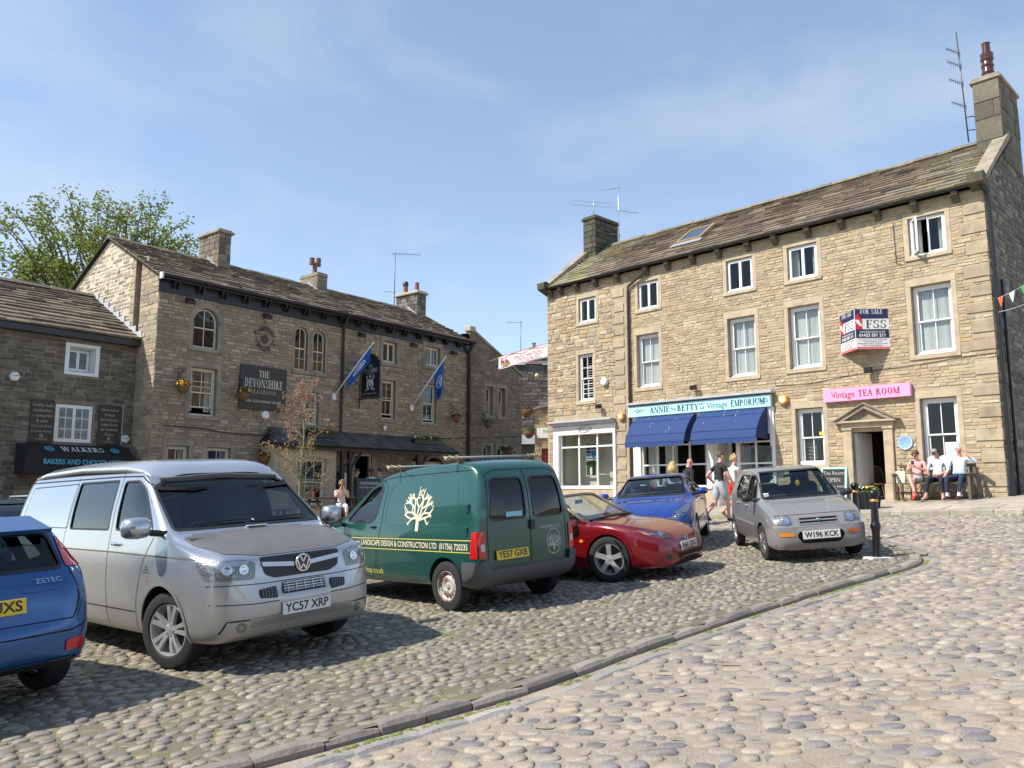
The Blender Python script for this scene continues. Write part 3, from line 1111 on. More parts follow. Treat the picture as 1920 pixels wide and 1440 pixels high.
def slates(bld,e0,e1,r0,r1,rows,wr,pal,seed,keep=300,th=.028,over=1.25,lichen=None,name='roof',base=True,sag=.0,x_skip=None):
	"""Stone slates in diminishing courses on the plane eave e0-e1 / ridge r0-r1."""
	rng = random.Random(seed)
	e0,e1,r0,r1 = map(Vector,(e0,e1,r0,r1))
	W = bld.matrix_world
	n = (e1 - e0).cross(r0 - e0).normalized()
	if n.z < 0:
		n = -n
	mb = MB()
	q = [p - n * .05 for p in (e0,e1,r1,r0)]
	mb.add(q,[(0,1,2,3)])
	roof = mb.build(name,m_dark,bld)
	hs = [1.35 - .6 * k / rows for k in range(rows)]
	tot = sum(hs)
	t = 0
	items = []
	for k in range(rows):
		dt = hs[k] / tot
		t0,t1 = t,min(1.0,t + dt * over)
		A,B = e0.lerp(r0,t0),e1.lerp(r1,t0)
		A2,B2 = e0.lerp(r0,t1),e1.lerp(r1,t1)
		L = (B - A).length
		s = -rng.random() * .2
		while s < L - .03:
			w = rng.uniform(*wr) * (1.25 - .5 * k / rows)
			a,b = max(0,s),min(L,s + w)
			s += w
			if L - b < .12:
				b = L
				s = L
			if b - a < .05:
				continue
			items.append((k,a / L,b / L,A,B,A2,B2))
		t += dt
	def ctr(it):
		k,a,b,A,B,A2,B2 = it
		return A.lerp(B,(a + b) / 2)
	def score(i):
		p = W @ ctr(items[i])
		return (p - Vector((0,0,1.6))).length if in_view(p,0) else 1e9
	single = set(sorted(range(len(items)),key=score)[:keep])
	mass = MB()
	u = (r0 - e0).normalized()
	for i,it in enumerate(items):
		k,a,b,A,B,A2,B2 = it
		Ld = (B - A)
		g = .006 / Ld.length
		lift = th * rng.uniform(.8,1.5)
		jt = rng.uniform(-.012,.012)
		dj = n * rng.uniform(-.004,.006)
		sg = n * (-sag * math.sin(math.pi * (a + b) / 2) * math.sin(math.pi * k / rows))
		p0,p1 = A.lerp(B,a + g) + u * jt,A.lerp(B,b - g) + u * (jt + rng.uniform(-.008,.008))
		p3,p2 = A2.lerp(B2,a + g),A2.lerp(B2,b - g)
		o = ctr(it) if i in single else Vector()
		vs = [p0 + n * .004,p1 + n * .004,p2 - n * .012,p3 - n * .012,p0 + n * lift + u * .006,p1 + n * (lift + rng.uniform(-.006,.006)) + u * .006,p2 + n * .006,p3 + n * .006]
		vs = [v + dj + sg - o for v in vs]
		c = rng.choice(pal)
		kk = rng.uniform(.72,1.25)
		c = tuple(x * kk for x in c)
		if lichen:
			c = lichen(ctr(it),c,rng)
		fs = [(4,5,6,7),(0,1,5,4),(1,2,6,5),(3,0,4,7)]
		if i in single:
			MB().add(vs,fs,0,c).build('slate',m_slate,roof,M=Matrix.Translation(o))
		else:
			mass.add(vs,fs,0,c)
	if mass.f:
		mass.build('slates',m_slate,roof)['kind'] = 'stuff'
	return roof
def chimney(bld,x0,x1,y0,y1,z0,z1,pal,seed,m=None,cap=.06,capm=None,mm=None,hc=(.16,.28),lc=(.25,.5),face=-1):
	"""Stack of coursed blocks with an oversailing cap."""
	rng = random.Random(seed)
	c = MB()
	c.box(x0 + .02,x1 - .02,y0 + .02,y1 - .02,z0,z1 - .02)
	st = c.build('chimney',mm or m_mortar_g,bld)
	for fr,L in ((Frame((x0,y0),(1,0),(0,-1)),x1 - x0),(Frame((x1,y0),(0,1),(1,0)),y1 - y0) if face > 0 else (Frame((x0,y1),(0,-1),(-1,0)),y1 - y0)):
		z = z0
		while z < z1 - .05:
			h = min(rng.uniform(*hc),z1 - z)
			s = 0
			while s < L - .01:
				l = rng.uniform(*lc)
				if L - s - l < .12:
					l = L - s
				k = rng.uniform(.8,1.2)
				ctr = Vector(fr.P(s + l / 2,0,z + h / 2))
				mb = MB()
				vs = [Vector(fr.P(a,-.02,b)) - ctr for a,b in rect(s + .005,s + l - .005,z + .005,z + h - .005)]
				pr = rng.uniform(0,.015)
				vs += [Vector(fr.P(a,pr,b)) - ctr for a,b in rect(s + .014,s + l - .014,z + .014,z + h - .014)]
				mb.add(vs,[(4,5,6,7),(0,1,5,4),(1,2,6,5),(2,3,7,6),(3,0,4,7)],0,tuple(x * k for x in rng.choice(pal)))
				mb.build('stone',m or m_stone_d,st,M=Matrix.Translation(ctr))
				s += l
			z += h
	k = MB()
	k.bbox(x0 - cap,x1 + cap,y0 - cap,y1 + cap,z1,z1 + .10,.02)
	k.bbox(x0 - cap * .3,x1 + cap * .3,y0 - cap * .3,y1 + cap * .3,z1 + .10,z1 + .17,.02)
	k.build('chimney_cap',capm or m_ashlar_g,st)
	return st
def gutter(bld,a,b,y,z,r=.06,m=None,name='gutter',n=8):
	"""Half-round gutter running along x."""
	mb = MB()
	pts = [(y - r * math.cos(math.pi * i / n),z - r * math.sin(math.pi * i / n)) for i in range(n + 1)]
	inn = [(y - r * .8 * math.cos(math.pi * i / n),z - r * .8 * math.sin(math.pi * i / n)) for i in range(n,-1,-1)]
	mb.prism(pts + inn,a,b,'x')
	return mb.build(name,m or m_black,bld,smooth=True,sharp=40)
def downpipe(bld,path,r=.045,m=None,name='downpipe'):
	mb = MB()
	mb.tube(path,r,10)
	for a,b in zip(path,path[1:]):
		a,b = Vector(a),Vector(b)
		if abs(a.z - b.z) > 1.5:
			k = int(abs(a.z - b.z) / 1.5)
			for i in range(1,k + 1):
				p = a.lerp(b,i / (k + 1))
				mb.tube([p + Vector((0,0,-.035)),p + Vector((0,0,.035))],r * 1.3,10)
	return mb.build(name,m or m_pipe,bld,smooth=True,sharp=40)
def yagi(name,label,base,h,heads,group=None,tilt=0,m=None,brk=None):
	"""TV aerial: mast with combs of rods. heads: (height, direction deg, length, rods, rod length, vertical?)"""
	t = thing(name,label,'aerial',base,0,group)
	m = m or m_alu
	MB().tube([(0,0,0),(tilt * h,0,h)],.02,8).build('mast',m,t,smooth=True)
	for z,an,L,n,rl,vert in heads:
		d = Vector((math.cos(R(an)),math.sin(R(an)),0))
		s = Vector((0,0,1)) if vert else Vector((-d.y,d.x,0))
		o = Vector((tilt * z,0,z))
		mb = MB()
		mb.tube([o - d * L * .15,o + d * L],.011,6)
		for i in range(n):
			p = o + d * (L * (-.12 + 1.1 * i / max(1,n - 1)))
			k = rl * (1.15 - .4 * i / n)
			mb.tube([p - s * k / 2,p + s * k / 2],.006,5)
		mb.build('boom',m,t)
	if brk:
		mb = MB()
		for z in brk[0]:
			mb.tube([(tilt * z,0,z),(tilt * z + brk[1][0] * .5,brk[1][1] * .5,z + .02),(tilt * z + brk[1][0],brk[1][1],z)],.015,6)
		mb.build('bracket',m_steel,t)
	return t
m_corb = mat('mossy_dark_stone',(.095,.085,.055),.95,bump=.4,bscale=30,var=.35,vscale=6)
# ================================================================ the tea room and emporium building (sunlit)
RB = thing('stone_building','three storey honey coloured stone building with blue shop awnings and tea room door','building',(1.39495,30.75985,0),R(-45.89))
bpy.context.view_layer.update()
def RW(x,y,z):
	return RB.matrix_world @ Vector((x,y,z))
LEN = 15.43
EZ = 9.36
TOP = [(1.63,2.47,7.82,8.76),(4.40,5.28,7.87,8.87),(7.95,8.87,7.88,8.92),(10.04,10.97,7.86,8.90),(13.55,14.48,7.86,8.93)]
MID = [(1.59,2.30,4.86,6.62),(4.31,5.25,5.12,6.99),(7.92,8.88,5.12,7.02),(9.98,10.96,5.16,7.05),(13.51,14.51,5.16,7.04)]
LOW = [(10.07,10.91,2.30,3.97),(13.55,14.45,2.12,3.99)]
SURT,SURM = (.13,.15,.11),(.13,.19,.13)
shopA,shopB,doorT = (.62,3.22,1.0,3.92),(4.42,9.32,.9,4.08),(11.73,12.57,1.22,3.20)
holes = [rect(*w) for w in TOP + MID + LOW + [shopA,shopB,doorT]]
out = rect(0,LEN,.2,EZ)
wall = wall_panel(RB,FR,out,holes,.30,m_mortar_y)
blk = [clear(*w,SURT) for w in TOP] + [clear(*w,SURM) for w in MID + LOW]
blk += [rect(.30,3.42,0,4.25),rect(4.02,9.42,0,4.5),rect(11.46,12.86,0,3.62)]
QL,QM,QR = (0,.0),(3.32,3.92),(14.83,15.43)
blk += quoins(RB,FR,QM[0] + .02,QM[1] - .14,.6,EZ - .02,m_ashlar,31,hh=(.24,.32),side=-1,alt=.10,gap=(.12,.26))
blk += quoins(RB,FR,QR[0] + .10,QR[1] + .02,1.2,EZ - .02,m_ashlar,32,hh=(.26,.34),side=-1,alt=.10,gap=(.16,.30))
ns = stones(wall,RB,FR,rect(3.9,LEN,.6,EZ),blk,(.070,.115),(.13,.34),PAL_Y,21,proud=(.004,.020))
PAL_Y2 = [(.46,.355,.22),(.42,.325,.21),(.50,.40,.26),(.37,.295,.20),(.45,.32,.18),(.53,.44,.31),(.33,.275,.20)]
wallB = wall                                       # rubble of the older bay on the same wall
ns2 = stones(wall,RB,FR,rect(0,3.34,.4,EZ),blk,(.08,.19),(.12,.40),PAL_Y2,22,proud=(.004,.03),keep=0,rough=.016,gap=.02)
# ends, back
frR = Frame((LEN,0),(0,1),(1,0))
RY,RZ = 3.0,11.62
gab = [(0,.2),(6.4,.2),(6.4,EZ),(RY,RZ + .1),(0,EZ)]
wr = wall_panel(RB,frR,gab,[],.3,m_mortar_g,'end_wall')
stones(wr,RB,frR,[(.0,1.0),(6.4,1.0),(6.4,EZ),(RY,RZ),(0,EZ)],[],(.10,.2),(.18,.5),PAL_S,23,m_stone_d,(.005,.03),keep=70,rough=.014)
frL = Frame((0,6.4),(0,-1),(-1,0))
wall_panel(RB,frL,[(0,.2),(6.4,.2),(6.4,EZ),(3.4,RZ + .1),(0,EZ)],[],.3,m_mortar_y,'end_wall')
wall_panel(RB,Frame((LEN,6.4),(-1,0),(0,1)),rect(0,LEN,.2,EZ),[],.3,m_mortar_g,'back_wall')
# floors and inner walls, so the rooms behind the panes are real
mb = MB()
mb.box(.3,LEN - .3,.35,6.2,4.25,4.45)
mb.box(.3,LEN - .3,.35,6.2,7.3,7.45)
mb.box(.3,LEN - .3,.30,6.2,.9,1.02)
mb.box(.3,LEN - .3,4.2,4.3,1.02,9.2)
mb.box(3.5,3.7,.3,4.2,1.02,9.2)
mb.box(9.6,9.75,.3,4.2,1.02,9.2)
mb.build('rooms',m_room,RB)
mb = MB()
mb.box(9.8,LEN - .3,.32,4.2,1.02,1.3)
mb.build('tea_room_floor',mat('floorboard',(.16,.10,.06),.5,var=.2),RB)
# windows
BL = {0: None,1: None,2: None,3: ('curtain',.02,.98),4: ('curtain',.05,.98)}
for i,w in enumerate(TOP):
	window(RB,FR,*w,style='casement',cols=2,sur=SURT,blind=BL[i],rec=.07,fw=.045,drop=0 if i == 4 else None)
# the one leaf standing open
a,b,c,d = TOP[4]
w2 = (b - a) / 2 - .045
Mo = FR.M() @ Matrix.Translation((a + .06,.06,0)) @ Matrix.Rotation(R(-58),4,'Z')
mb = MB()
ring(mb,0,w2,c + .06,d - .06,.045,0,.05,Mo)
leaf = mb.build('open_casement',m_white,RB)
MB().add([(.04,.025,c + .10),(w2 - .04,.025,c + .10),(w2 - .04,.025,d - .10),(.04,.025,d - .10)],[(0,1,2,3)],0,None,Mo).build('pane',m_pane,leaf)
for i,w in enumerate(MID):
	if i == 0:
		window(RB,FR,*w,style='sash',cols=2,rows=(2,4),sur=SURM,blind=('horizontal',0,1),rec=.08)
	else:
		window(RB,FR,*w,style='sash',cols=2,rows=(1,1),sur=SURM,blind=('vertical',.02,.97),rec=.15,fw=.07)
for i,w in enumerate(LOW):
	window(RB,FR,*w,style='sash',cols=2,rows=(1,1),sur=SURM,rec=.15,fw=.075)
# a white board below the sash, with scalloped cut-outs on the other one
mb = MB()
mb.box(LOW[0][0] + .05,LOW[0][1] - .05,.08,.10,2.1,2.42)
mb.build('sill_board',m_white,RB)
mb = MB()
pts = [(13.62,2.05),(14.42,2.05),(14.42,2.42)]
for k in range(13):
	x = 14.42 - .8 * k / 12
	pts.append((x,2.42 + .07 * abs(math.sin(k * math.pi / 4))))
pts.append((13.62,2.42))
mb.prism(pts,.08,.10,'y')
mb.build('sill_board',m_white,RB)
# roof
def lich_r(p,c,rng):
	k = max(0,1 - p.x / 3.2) * .75 + max(0,(p.x - 12.6) / 2.8) * .55 + (.12 if rng.random() < .12 else 0)
	k *= rng.random() ** .5
	y = (.36,.36,.14) if rng.random() < .55 else (.42,.41,.33)
	return tuple(a * (1 - k) + b * k for a,b in zip(c,y))
PAL_RR = [(.175,.13,.09),(.15,.115,.08),(.205,.155,.105),(.12,.095,.07),(.22,.17,.12),(.16,.118,.082),(.10,.08,.06)]
slates(RB,(.12,-.22,EZ + .06),(LEN + .1,-.22,EZ + .06),(.12,RY,RZ + .06),(LEN + .1,RY,RZ + .06),15,(.38,.8),PAL_RR,41,lichen=lich_r,sag=.05,th=.055)
slates(RB,(LEN,6.6,EZ + .06),(0,6.6,EZ + .06),(LEN,RY,RZ + .06),(0,RY,RZ + .06),9,(.5,.9),PAL_RR,42,keep=0,name='back_roof')
rng = random.Random(5)
x = .9
while x < LEN - .2:                                    # ridge stones
	L = rng.uniform(.45,.7)
	mb = MB()
	k = rng.uniform(.8,1.15)
	zz = RZ + .10 + rng.uniform(-.015,.02)
	vs = [(x + e,RY + yy,zz + hz) for e in (0,L - .015) for yy,hz in ((-.2,-.10),(-.07,.03),(.07,.03),(.2,-.10))]
	mb.add(vs,[(0,4,5,1),(1,5,6,2),(2,6,7,3),(0,1,2,3),(7,6,5,4)],0,(.20 * k,.175 * k,.12 * k))
	mb.build('ridge_stone',m_slate,RB)
	x += L
# coped verges with kneelers
sl = math.atan2(RZ - EZ,RY)
for xa,zf in ((-.12,1),(LEN - .22,1)):
	mb = MB()
	q = [(-.15,EZ + .10),(RY - .55,RZ - .20),(RY - .55,RZ - .02),(-.15,EZ + .26)]
	mb.prism(q,xa,xa + .36,'x')
	mb.build('coping',m_ashlar_g,RB)
	kn = MB()
	kn.prism([(-.42,EZ + .02),(.1,EZ - .16),(.1,EZ + .22),(-.30,EZ + .32),(-.44,EZ + .26)],xa - .02,xa + .34,'x')
	kn.build('kneeler',m_corb,RB)
chimney(RB,.02,.68,2.2,3.7,10.6,12.75,[(.055,.052,.036),(.075,.068,.046),(.095,.085,.06)],51,face=1,mm=m_dark,capm=m_corb)
c2 = chimney(RB,LEN - .62,LEN + .06,2.15,4.0,10.7,13.15,[(.13,.115,.085),(.105,.092,.07),(.155,.14,.10)],52,hc=(.4,.7),lc=(.5,.8),face=1)
mb = MB()
prof = [(.155,13.3),(.155,13.5),(.175,13.52),(.155,13.55),(.15,13.72),(.175,13.74),(.15,13.78),(.145,13.9),(.17,13.92),(.175,13.98),(.15,14.0),(.17,14.06),(.172,14.12),(.11,14.16),(.10,14.42),(.12,14.44),(.10,14.46),(.07,14.46),(.07,14.2)]
mb.lathe(prof,20,M=Matrix.Translation((LEN - .28,2.55,0)))
mb.build('chimney_pot',m_terrad,c2,smooth=True,sharp=35)
# flashing
MB().add([(.70,2.1,11.05),(.70,3.0,11.75),(.74,3.0,11.72),(.74,2.1,11.02)],[(0,1,2,3)]).build('flashing',m_lead,RB)
# gutter, corbels, pipes
gutter(RB,-.15,LEN + .05,-.27,EZ + .04,.065)
for x in (.30,.82,1.64,2.56,3.60,4.87,5.77,6.77,7.75,8.8,9.71,10.77,11.78,12.81,13.79,14.8):
	mb = MB()
	mb.prism([(.06,EZ - .02),(.06,EZ - .30),(-.06,EZ - .30),(-.13,EZ - .22),(-.24,EZ - .12),(-.26,EZ - .02)],x - .075,x + .075,'x')
	mb.build('corbel',m_corb,RB)
downpipe(RB,[(4.98,-.22,EZ - .03),(4.90,-.14,EZ - .16),(4.06,-.09,EZ - .55),(4.02,-.08,EZ - .75),(4.02,-.08,.9)])
downpipe(RB,[(LEN + .02,-.24,EZ - .03),(LEN + .10,-.12,EZ - .25),(LEN + .12,-.05,EZ - .6),(LEN + .12,.02,1.3)],.05,m_black)
downpipe(RB,[(LEN + .09,.7,7.0),(LEN + .09,.7,1.4)],.04,m_black)
# roof light
n = Vector((0,-(RZ - EZ),RY)).normalized()
u = Vector((0,RY + .2,RZ - EZ)).normalized()
o = Vector((5.45,-.22,EZ + .06)).lerp(Vector((5.45,RY,RZ + .06)),.36)
Mx = Matrix(((1,u.x,n.x,o.x),(0,u.y,n.y,o.y),(0,u.z,n.z,o.z),(0,0,0,1)))
mb = MB()
ring_w = .07
for q in ((0,ring_w,0,1.25),(1.0 - ring_w,1.0,0,1.25),(ring_w,1.0 - ring_w,0,ring_w),(ring_w,1.0 - ring_w,1.25 - ring_w,1.25)):
	mb.box(q[0],q[1],q[2],q[3],.0,.11,0,None,Mx)
rl = mb.build('roof_light',mat('varnished_pine',(.42,.29,.13),.5),RB)
MB().add([(.05,.05,.085),(.95,.05,.085),(.95,1.2,.085),(.05,1.2,.085)],[(0,1,2,3)],0,None,Mx).build('pane',glass('skylight_glass',(.5,.55,.6),.35,.02),rl)
MB().add([(-.15,-.28,.05),(1.15,-.28,.05),(1.1,.0,.06),(-.1,.0,.06)],[(0,1,2,3)],0,None,Mx).build('flashing',m_lead,rl)
# ---------------- tea room doorway: pilasters, entablature, pediment, open white door
a,b,c,d = doorT
M = FR.M()
mb = MB()
for x0,x1 in ((11.47,11.72),(12.58,12.83)):
	mb.bbox(x0,x1,-.07,.12,1.75,3.24,.012)
	mb.bbox(x0 - .03,x1 + .03,-.11,.12,.9,1.75,.015)
	mb.bbox(x0 - .02,x1 + .02,-.10,.12,3.24,3.30,.01)
ds = mb.build('door_surround',m_ashlar,RB)
mb = MB()
mb.bbox(11.44,12.86,-.09,.12,3.301,3.44,.008)
mb.bbox(11.34,12.96,-.20,.12,3.441,3.50,.012)
mb.build('entablature',m_ashlar,ds)
mb = MB()
cx = 12.15
for s_ in (-1,1):
	mb.prism([(cx + s_ * .84,3.502),(cx + s_ * .60,3.502),(cx,3.83),(cx,3.95)][::s_],-.20,.10,'y')
	mb.prism([(cx + s_ * .90,3.502),(cx + s_ * .84,3.502),(cx,3.951),(cx,3.99)][::s_],-.25,.10,'y')
mb.prism([(cx - .6,3.503),(cx + .6,3.503),(cx,3.83)],-.06,.10,'y')
mb.build('pediment',m_ashlar_g,ds)
MB().bbox(11.6,12.7,-.42,.3,1.02,1.30,.02).build('door_step',m_ashlar,RB)
mb = MB()
Md = FR.M() @ Matrix.Translation((11.75,.12,0)) @ Matrix.Rotation(R(80),4,'Z')
mb.box(0,.80,0,.045,1.32,3.18,0,None,Md)
for zz in ((1.5,2.2),(2.35,3.05)):
	mb.box(.12,.68,-.006,0,zz[0],zz[1],0,None,Md)
dr = mb.build('door',m_white,RB)
MB().ball((.74,-.03,2.25),.03,M=Md).build('door_knob',m_alu,dr,smooth=True)
# ---------------- the small shop with white surround
m_wood_w = mat('white_gloss',(.82,.82,.80),.3)
mb = MB()
a,b,c,d = shopA
mb.bbox(.34,.62,-.10,.12,.75,3.62,.015)
mb.bbox(3.22,3.34,-.08,.12,.75,3.62,.012)
mb.bbox(.34,3.34,-.09,.12,3.62,3.96,.012)
mb.bbox(.62,3.22,-.05,.25,1.62,1.74,.01)
for x in (.62,1.52,2.40,3.16):
	mb.box(x,x + .06,.02,.09,1.74,3.62)
mb.box(.68,3.16,.025,.085,3.14,3.20)
sf = mb.build('shopfront',m_wood_w,RB)
MB().bbox(.62,3.22,-.02,.2,.75,1.62,.01).build('stall_riser',m_ashlar,sf)
for x0,x1 in ((.68,1.52),(1.58,2.40),(2.46,3.16)):
	for z0,z1 in ((1.74,3.14),(3.20,3.62)):
		MB().add([(x0,.055,z0),(x1,.055,z0),(x1,.055,z1),(x0,.055,z1)],[(0,1,2,3)]).build('pane',m_pane,sf)
mb = MB()
mb.bbox(.22,3.34,-.34,.05,4.06,4.14,.02)
mb.prism([(-.30,4.06),(-.06,3.965),(.05,3.965),(.05,4.06)],.28,3.33,'x')
for i in range(30):
	x = .34 + 2.95 * i / 29
	mb.box(x,x + .05,-.27,-.24,3.99,4.06)
mb.build('cornice',mat('weathered_lead',(.42,.43,.45),.7,var=.2),sf)
# display inside
mb = MB()
mb.box(.5,3.3,.3,1.7,1.5,1.62)
mb.box(.45,.55,.3,2.6,1.02,3.9)
mb.box(.55,2.35,1.05,1.12,1.02,3.95)
mb.box(2.35,3.4,2.6,2.7,1.02,3.95)
mb.build('display_floor',mat('pale_plaster',(.64,.60,.50),.9),RB)
po = thing('poster_stand','white framed property pictures hung in the small shop window','display')
po.matrix_world = RB.matrix_world @ Matrix.Translation((-.55,-.1,0))
mp_w,mp_b,mp_d = mat('print_white',(.75,.75,.73),.5),mat('print_blue',(.05,.22,.50),.5),mat('print_dark',(.03,.035,.03),.5)
MB().box(1.98,2.48,.66,.68,2.10,2.72).build('frame',mp_w,po)
MB().box(2.0,2.46,.655,.659,2.13,2.69).build('picture',mat('print_green',(.05,.08,.03),.5,var=.6,vscale=6),po)
MB().box(2.18,2.28,.645,.654,2.15,2.42).build('photo_card',mp_w,po)
MB().box(1.98,2.48,.66,.68,2.78,3.32).build('frame',mp_w,po)
for (x0,x1,z0,z1,mm) in ((2.0,2.2,3.08,3.30,mp_d),(2.24,2.46,3.10,3.30,mp_d),(2.23,2.46,2.80,3.05,mp_b),(2.0,2.2,2.80,2.92,mp_b),(2.0,2.2,2.95,3.05,mp_d)):
	MB().box(x0,x1,.655,.659,z0,z1).build('photo_card',mm,po)
sofa = thing('armchair','pale green upholstered chair inside the small shop window','armchair',M=RB.matrix_world @ Matrix.Translation((2.85,1.0,1.62)))
mg = mat('sage_fabric',(.30,.42,.24),.8)
MB().bbox(-.32,.32,-.3,.3,0,.22,.05).build('seat',mg,sofa)
MB().bbox(-.34,.34,.22,.36,.2,.55,.05).build('backrest',mg,sofa)
lettering('Cocoon',.20,mat('grey_script',(.22,.23,.24),.5),Matrix.Translation((1.95,-.094,3.80)),sf,shear=.3,ext=.002)
mb = MB()
for k in range(3):
	mb.tube([(1.95 + .33 * math.cos(t) * (1 - .1 * k),-.095,3.80 + .12 * math.sin(t + .3 * k)) for t in [2 * math.pi * i / 24 + .4 for i in range(20)]],.004,4)
mb.build('flourish',MATS['grey_script'],sf)
# ---------------- emporium shopfront
mb = MB()
mw = m_wood_w
a,b,c,d = shopB
mb.bbox(4.10,4.42,-.05,.12,.8,4.10,.012)
mb.bbox(9.32,9.40,-.05,.12,1.0,4.10,.012)
mb.bbox(4.42,9.32,-.02,.12,3.30,4.10,.01)
for x in (4.42,6.98,8.12,9.26):
	mb.box(x,x + .06 if x != 6.98 else x + .24,.02,.14,1.0,3.30)
mb.box(8.06,8.12,.02,.14,1.1,3.30)
mb.bbox(4.40,7.2,-.08,.2,1.62,1.74,.015)
mb.bbox(8.12,9.32,-.08,.2,1.80,1.90,.015)
for x in (5.06,5.70,6.34):
	mb.box(x - .025,x + .025,.03,.10,1.74,3.30)
mb.box(8.70,8.75,.03,.10,1.90,3.30)
for z in (2.42,3.08):
	mb.box(4.48,6.98,.035,.095,z - .025,z + .025)
	mb.box(8.18,9.26,.035,.095,z - .025 - .02,z + .025 - .02)
sf2 = mb.build('shopfront',mw,RB)
MB().bbox(4.42,7.20,-.03,.2,.8,1.62,.01).build('stall_riser',m_ashlar,sf2)
MB().bbox(8.12,9.32,-.03,.2,.9,1.80,.01).build('stall_riser',m_ashlar,sf2)
xs = [4.48,5.035,5.085,5.675,5.725,6.315,6.365,6.98]
for i in range(0,8,2):
	for z0,z1 in ((1.74,2.395),(2.445,3.055),(3.105,3.30)):
		MB().add([(xs[i],.065,z0),(xs[i + 1],.065,z0),(xs[i + 1],.065,z1),(xs[i],.065,z1)],[(0,1,2,3)]).build('pane',m_pane,sf2)
for x0,x1 in ((8.18,8.70),(8.75,9.26)):
	for z0,z1 in ((1.90,2.37),(2.43,3.03),(3.09,3.30)):
		MB().add([(x0,.065,z0),(x1,.065,z0),(x1,.065,z1),(x0,.065,z1)],[(0,1,2,3)]).build('pane',m_pane,sf2)
# recessed shop door
mb = MB()
mb.box(7.22,7.30,.14,.9,1.05,3.3)
mb.box(7.98,8.06,.14,.9,1.1,3.3)
mb.box(7.30,7.98,.86,.92,1.1,1.9)
mb.box(7.30,7.40,.86,.92,1.9,3.3)
mb.box(7.88,7.98,.86,.92,1.9,3.3)
mb.build('shop_door',mw,sf2)
# lace curtains and a display table inside
mb = MB()
for x0,x1 in ((4.5,4.95),(5.2,5.7),(6.75,7.0)):
	n = 12
	pts = [(x0 + (x1 - x0) * i / n,.30 + (.04 if i % 2 else 0)) for i in range(n + 1)]
	mb.add([(x,y,z) for z in (1.75,3.3) for x,y in pts],[(i,i + 1,n + 2 + i,n + 1 + i) for i in range(n)])
mb.build('curtain',m_blind,sf2)
mb = MB()
mb.box(4.6,6.9,.4,1.0,1.02,1.75)
mb.box(8.2,9.2,.35,.9,1.02,1.95)
mb.build('display_shelf',m_room,sf2)
# fascia board: a sign of its own
fa = thing('shop_sign','turquoise shop sign lettered for a vintage emporium above the blue awnings','sign',M=RB.matrix_world @ Matrix.Translation((6.70,-.14,4.26)))
mt = mat('turquoise_board',(.47,.77,.79),.5,var=.04)
MB().bbox(-2.70,2.68,-.035,.10,-.17,.20,.01).build('board',mt,fa)
mnav = mat('navy_lettering',(.015,.05,.11),.5)
mscr = mat('teal_lettering',(.05,.22,.27),.5)
serif('ANNIE',.20,mnav,Matrix.Translation((-1.36,-.038,.02)),fa,.80)
lettering('and',.14,mscr,Matrix.Translation((-.81,-.040,.01)) @ Matrix.Rotation(R(28),4,'Y'),fa,.20,shear=.2,ext=.001)
serif("BETTY'S",.20,mnav,Matrix.Translation((-.14,-.038,.02)),fa,1.02)
lettering('Vintage',.27,mscr,Matrix.Translation((.85,-.040,.005)),fa,.74,ext=.001)
serif('EMPORIUM',.20,mnav,Matrix.Translation((1.92,-.038,.02)),fa,1.16)
mb = MB()
for cx_,sg in ((-2.15,1),(2.60 - .22,-1)):
	for k in range(2):
		mb.tube([(cx_ + sg * (.22 * math.cos(t) * (1 - .35 * k) - .05 * k),-.04,.02 + .05 * math.sin(2 * t) + .02 * k) for t in [math.pi * 1.6 * i / 18 for i in range(19)]],.006,4)
mb.build('flourish',mscr,fa)
MB().bbox(4.0,9.46,-.26,.05,4.50,4.58,.015).build('fascia_cap',MATS['weathered_lead'],sf2)
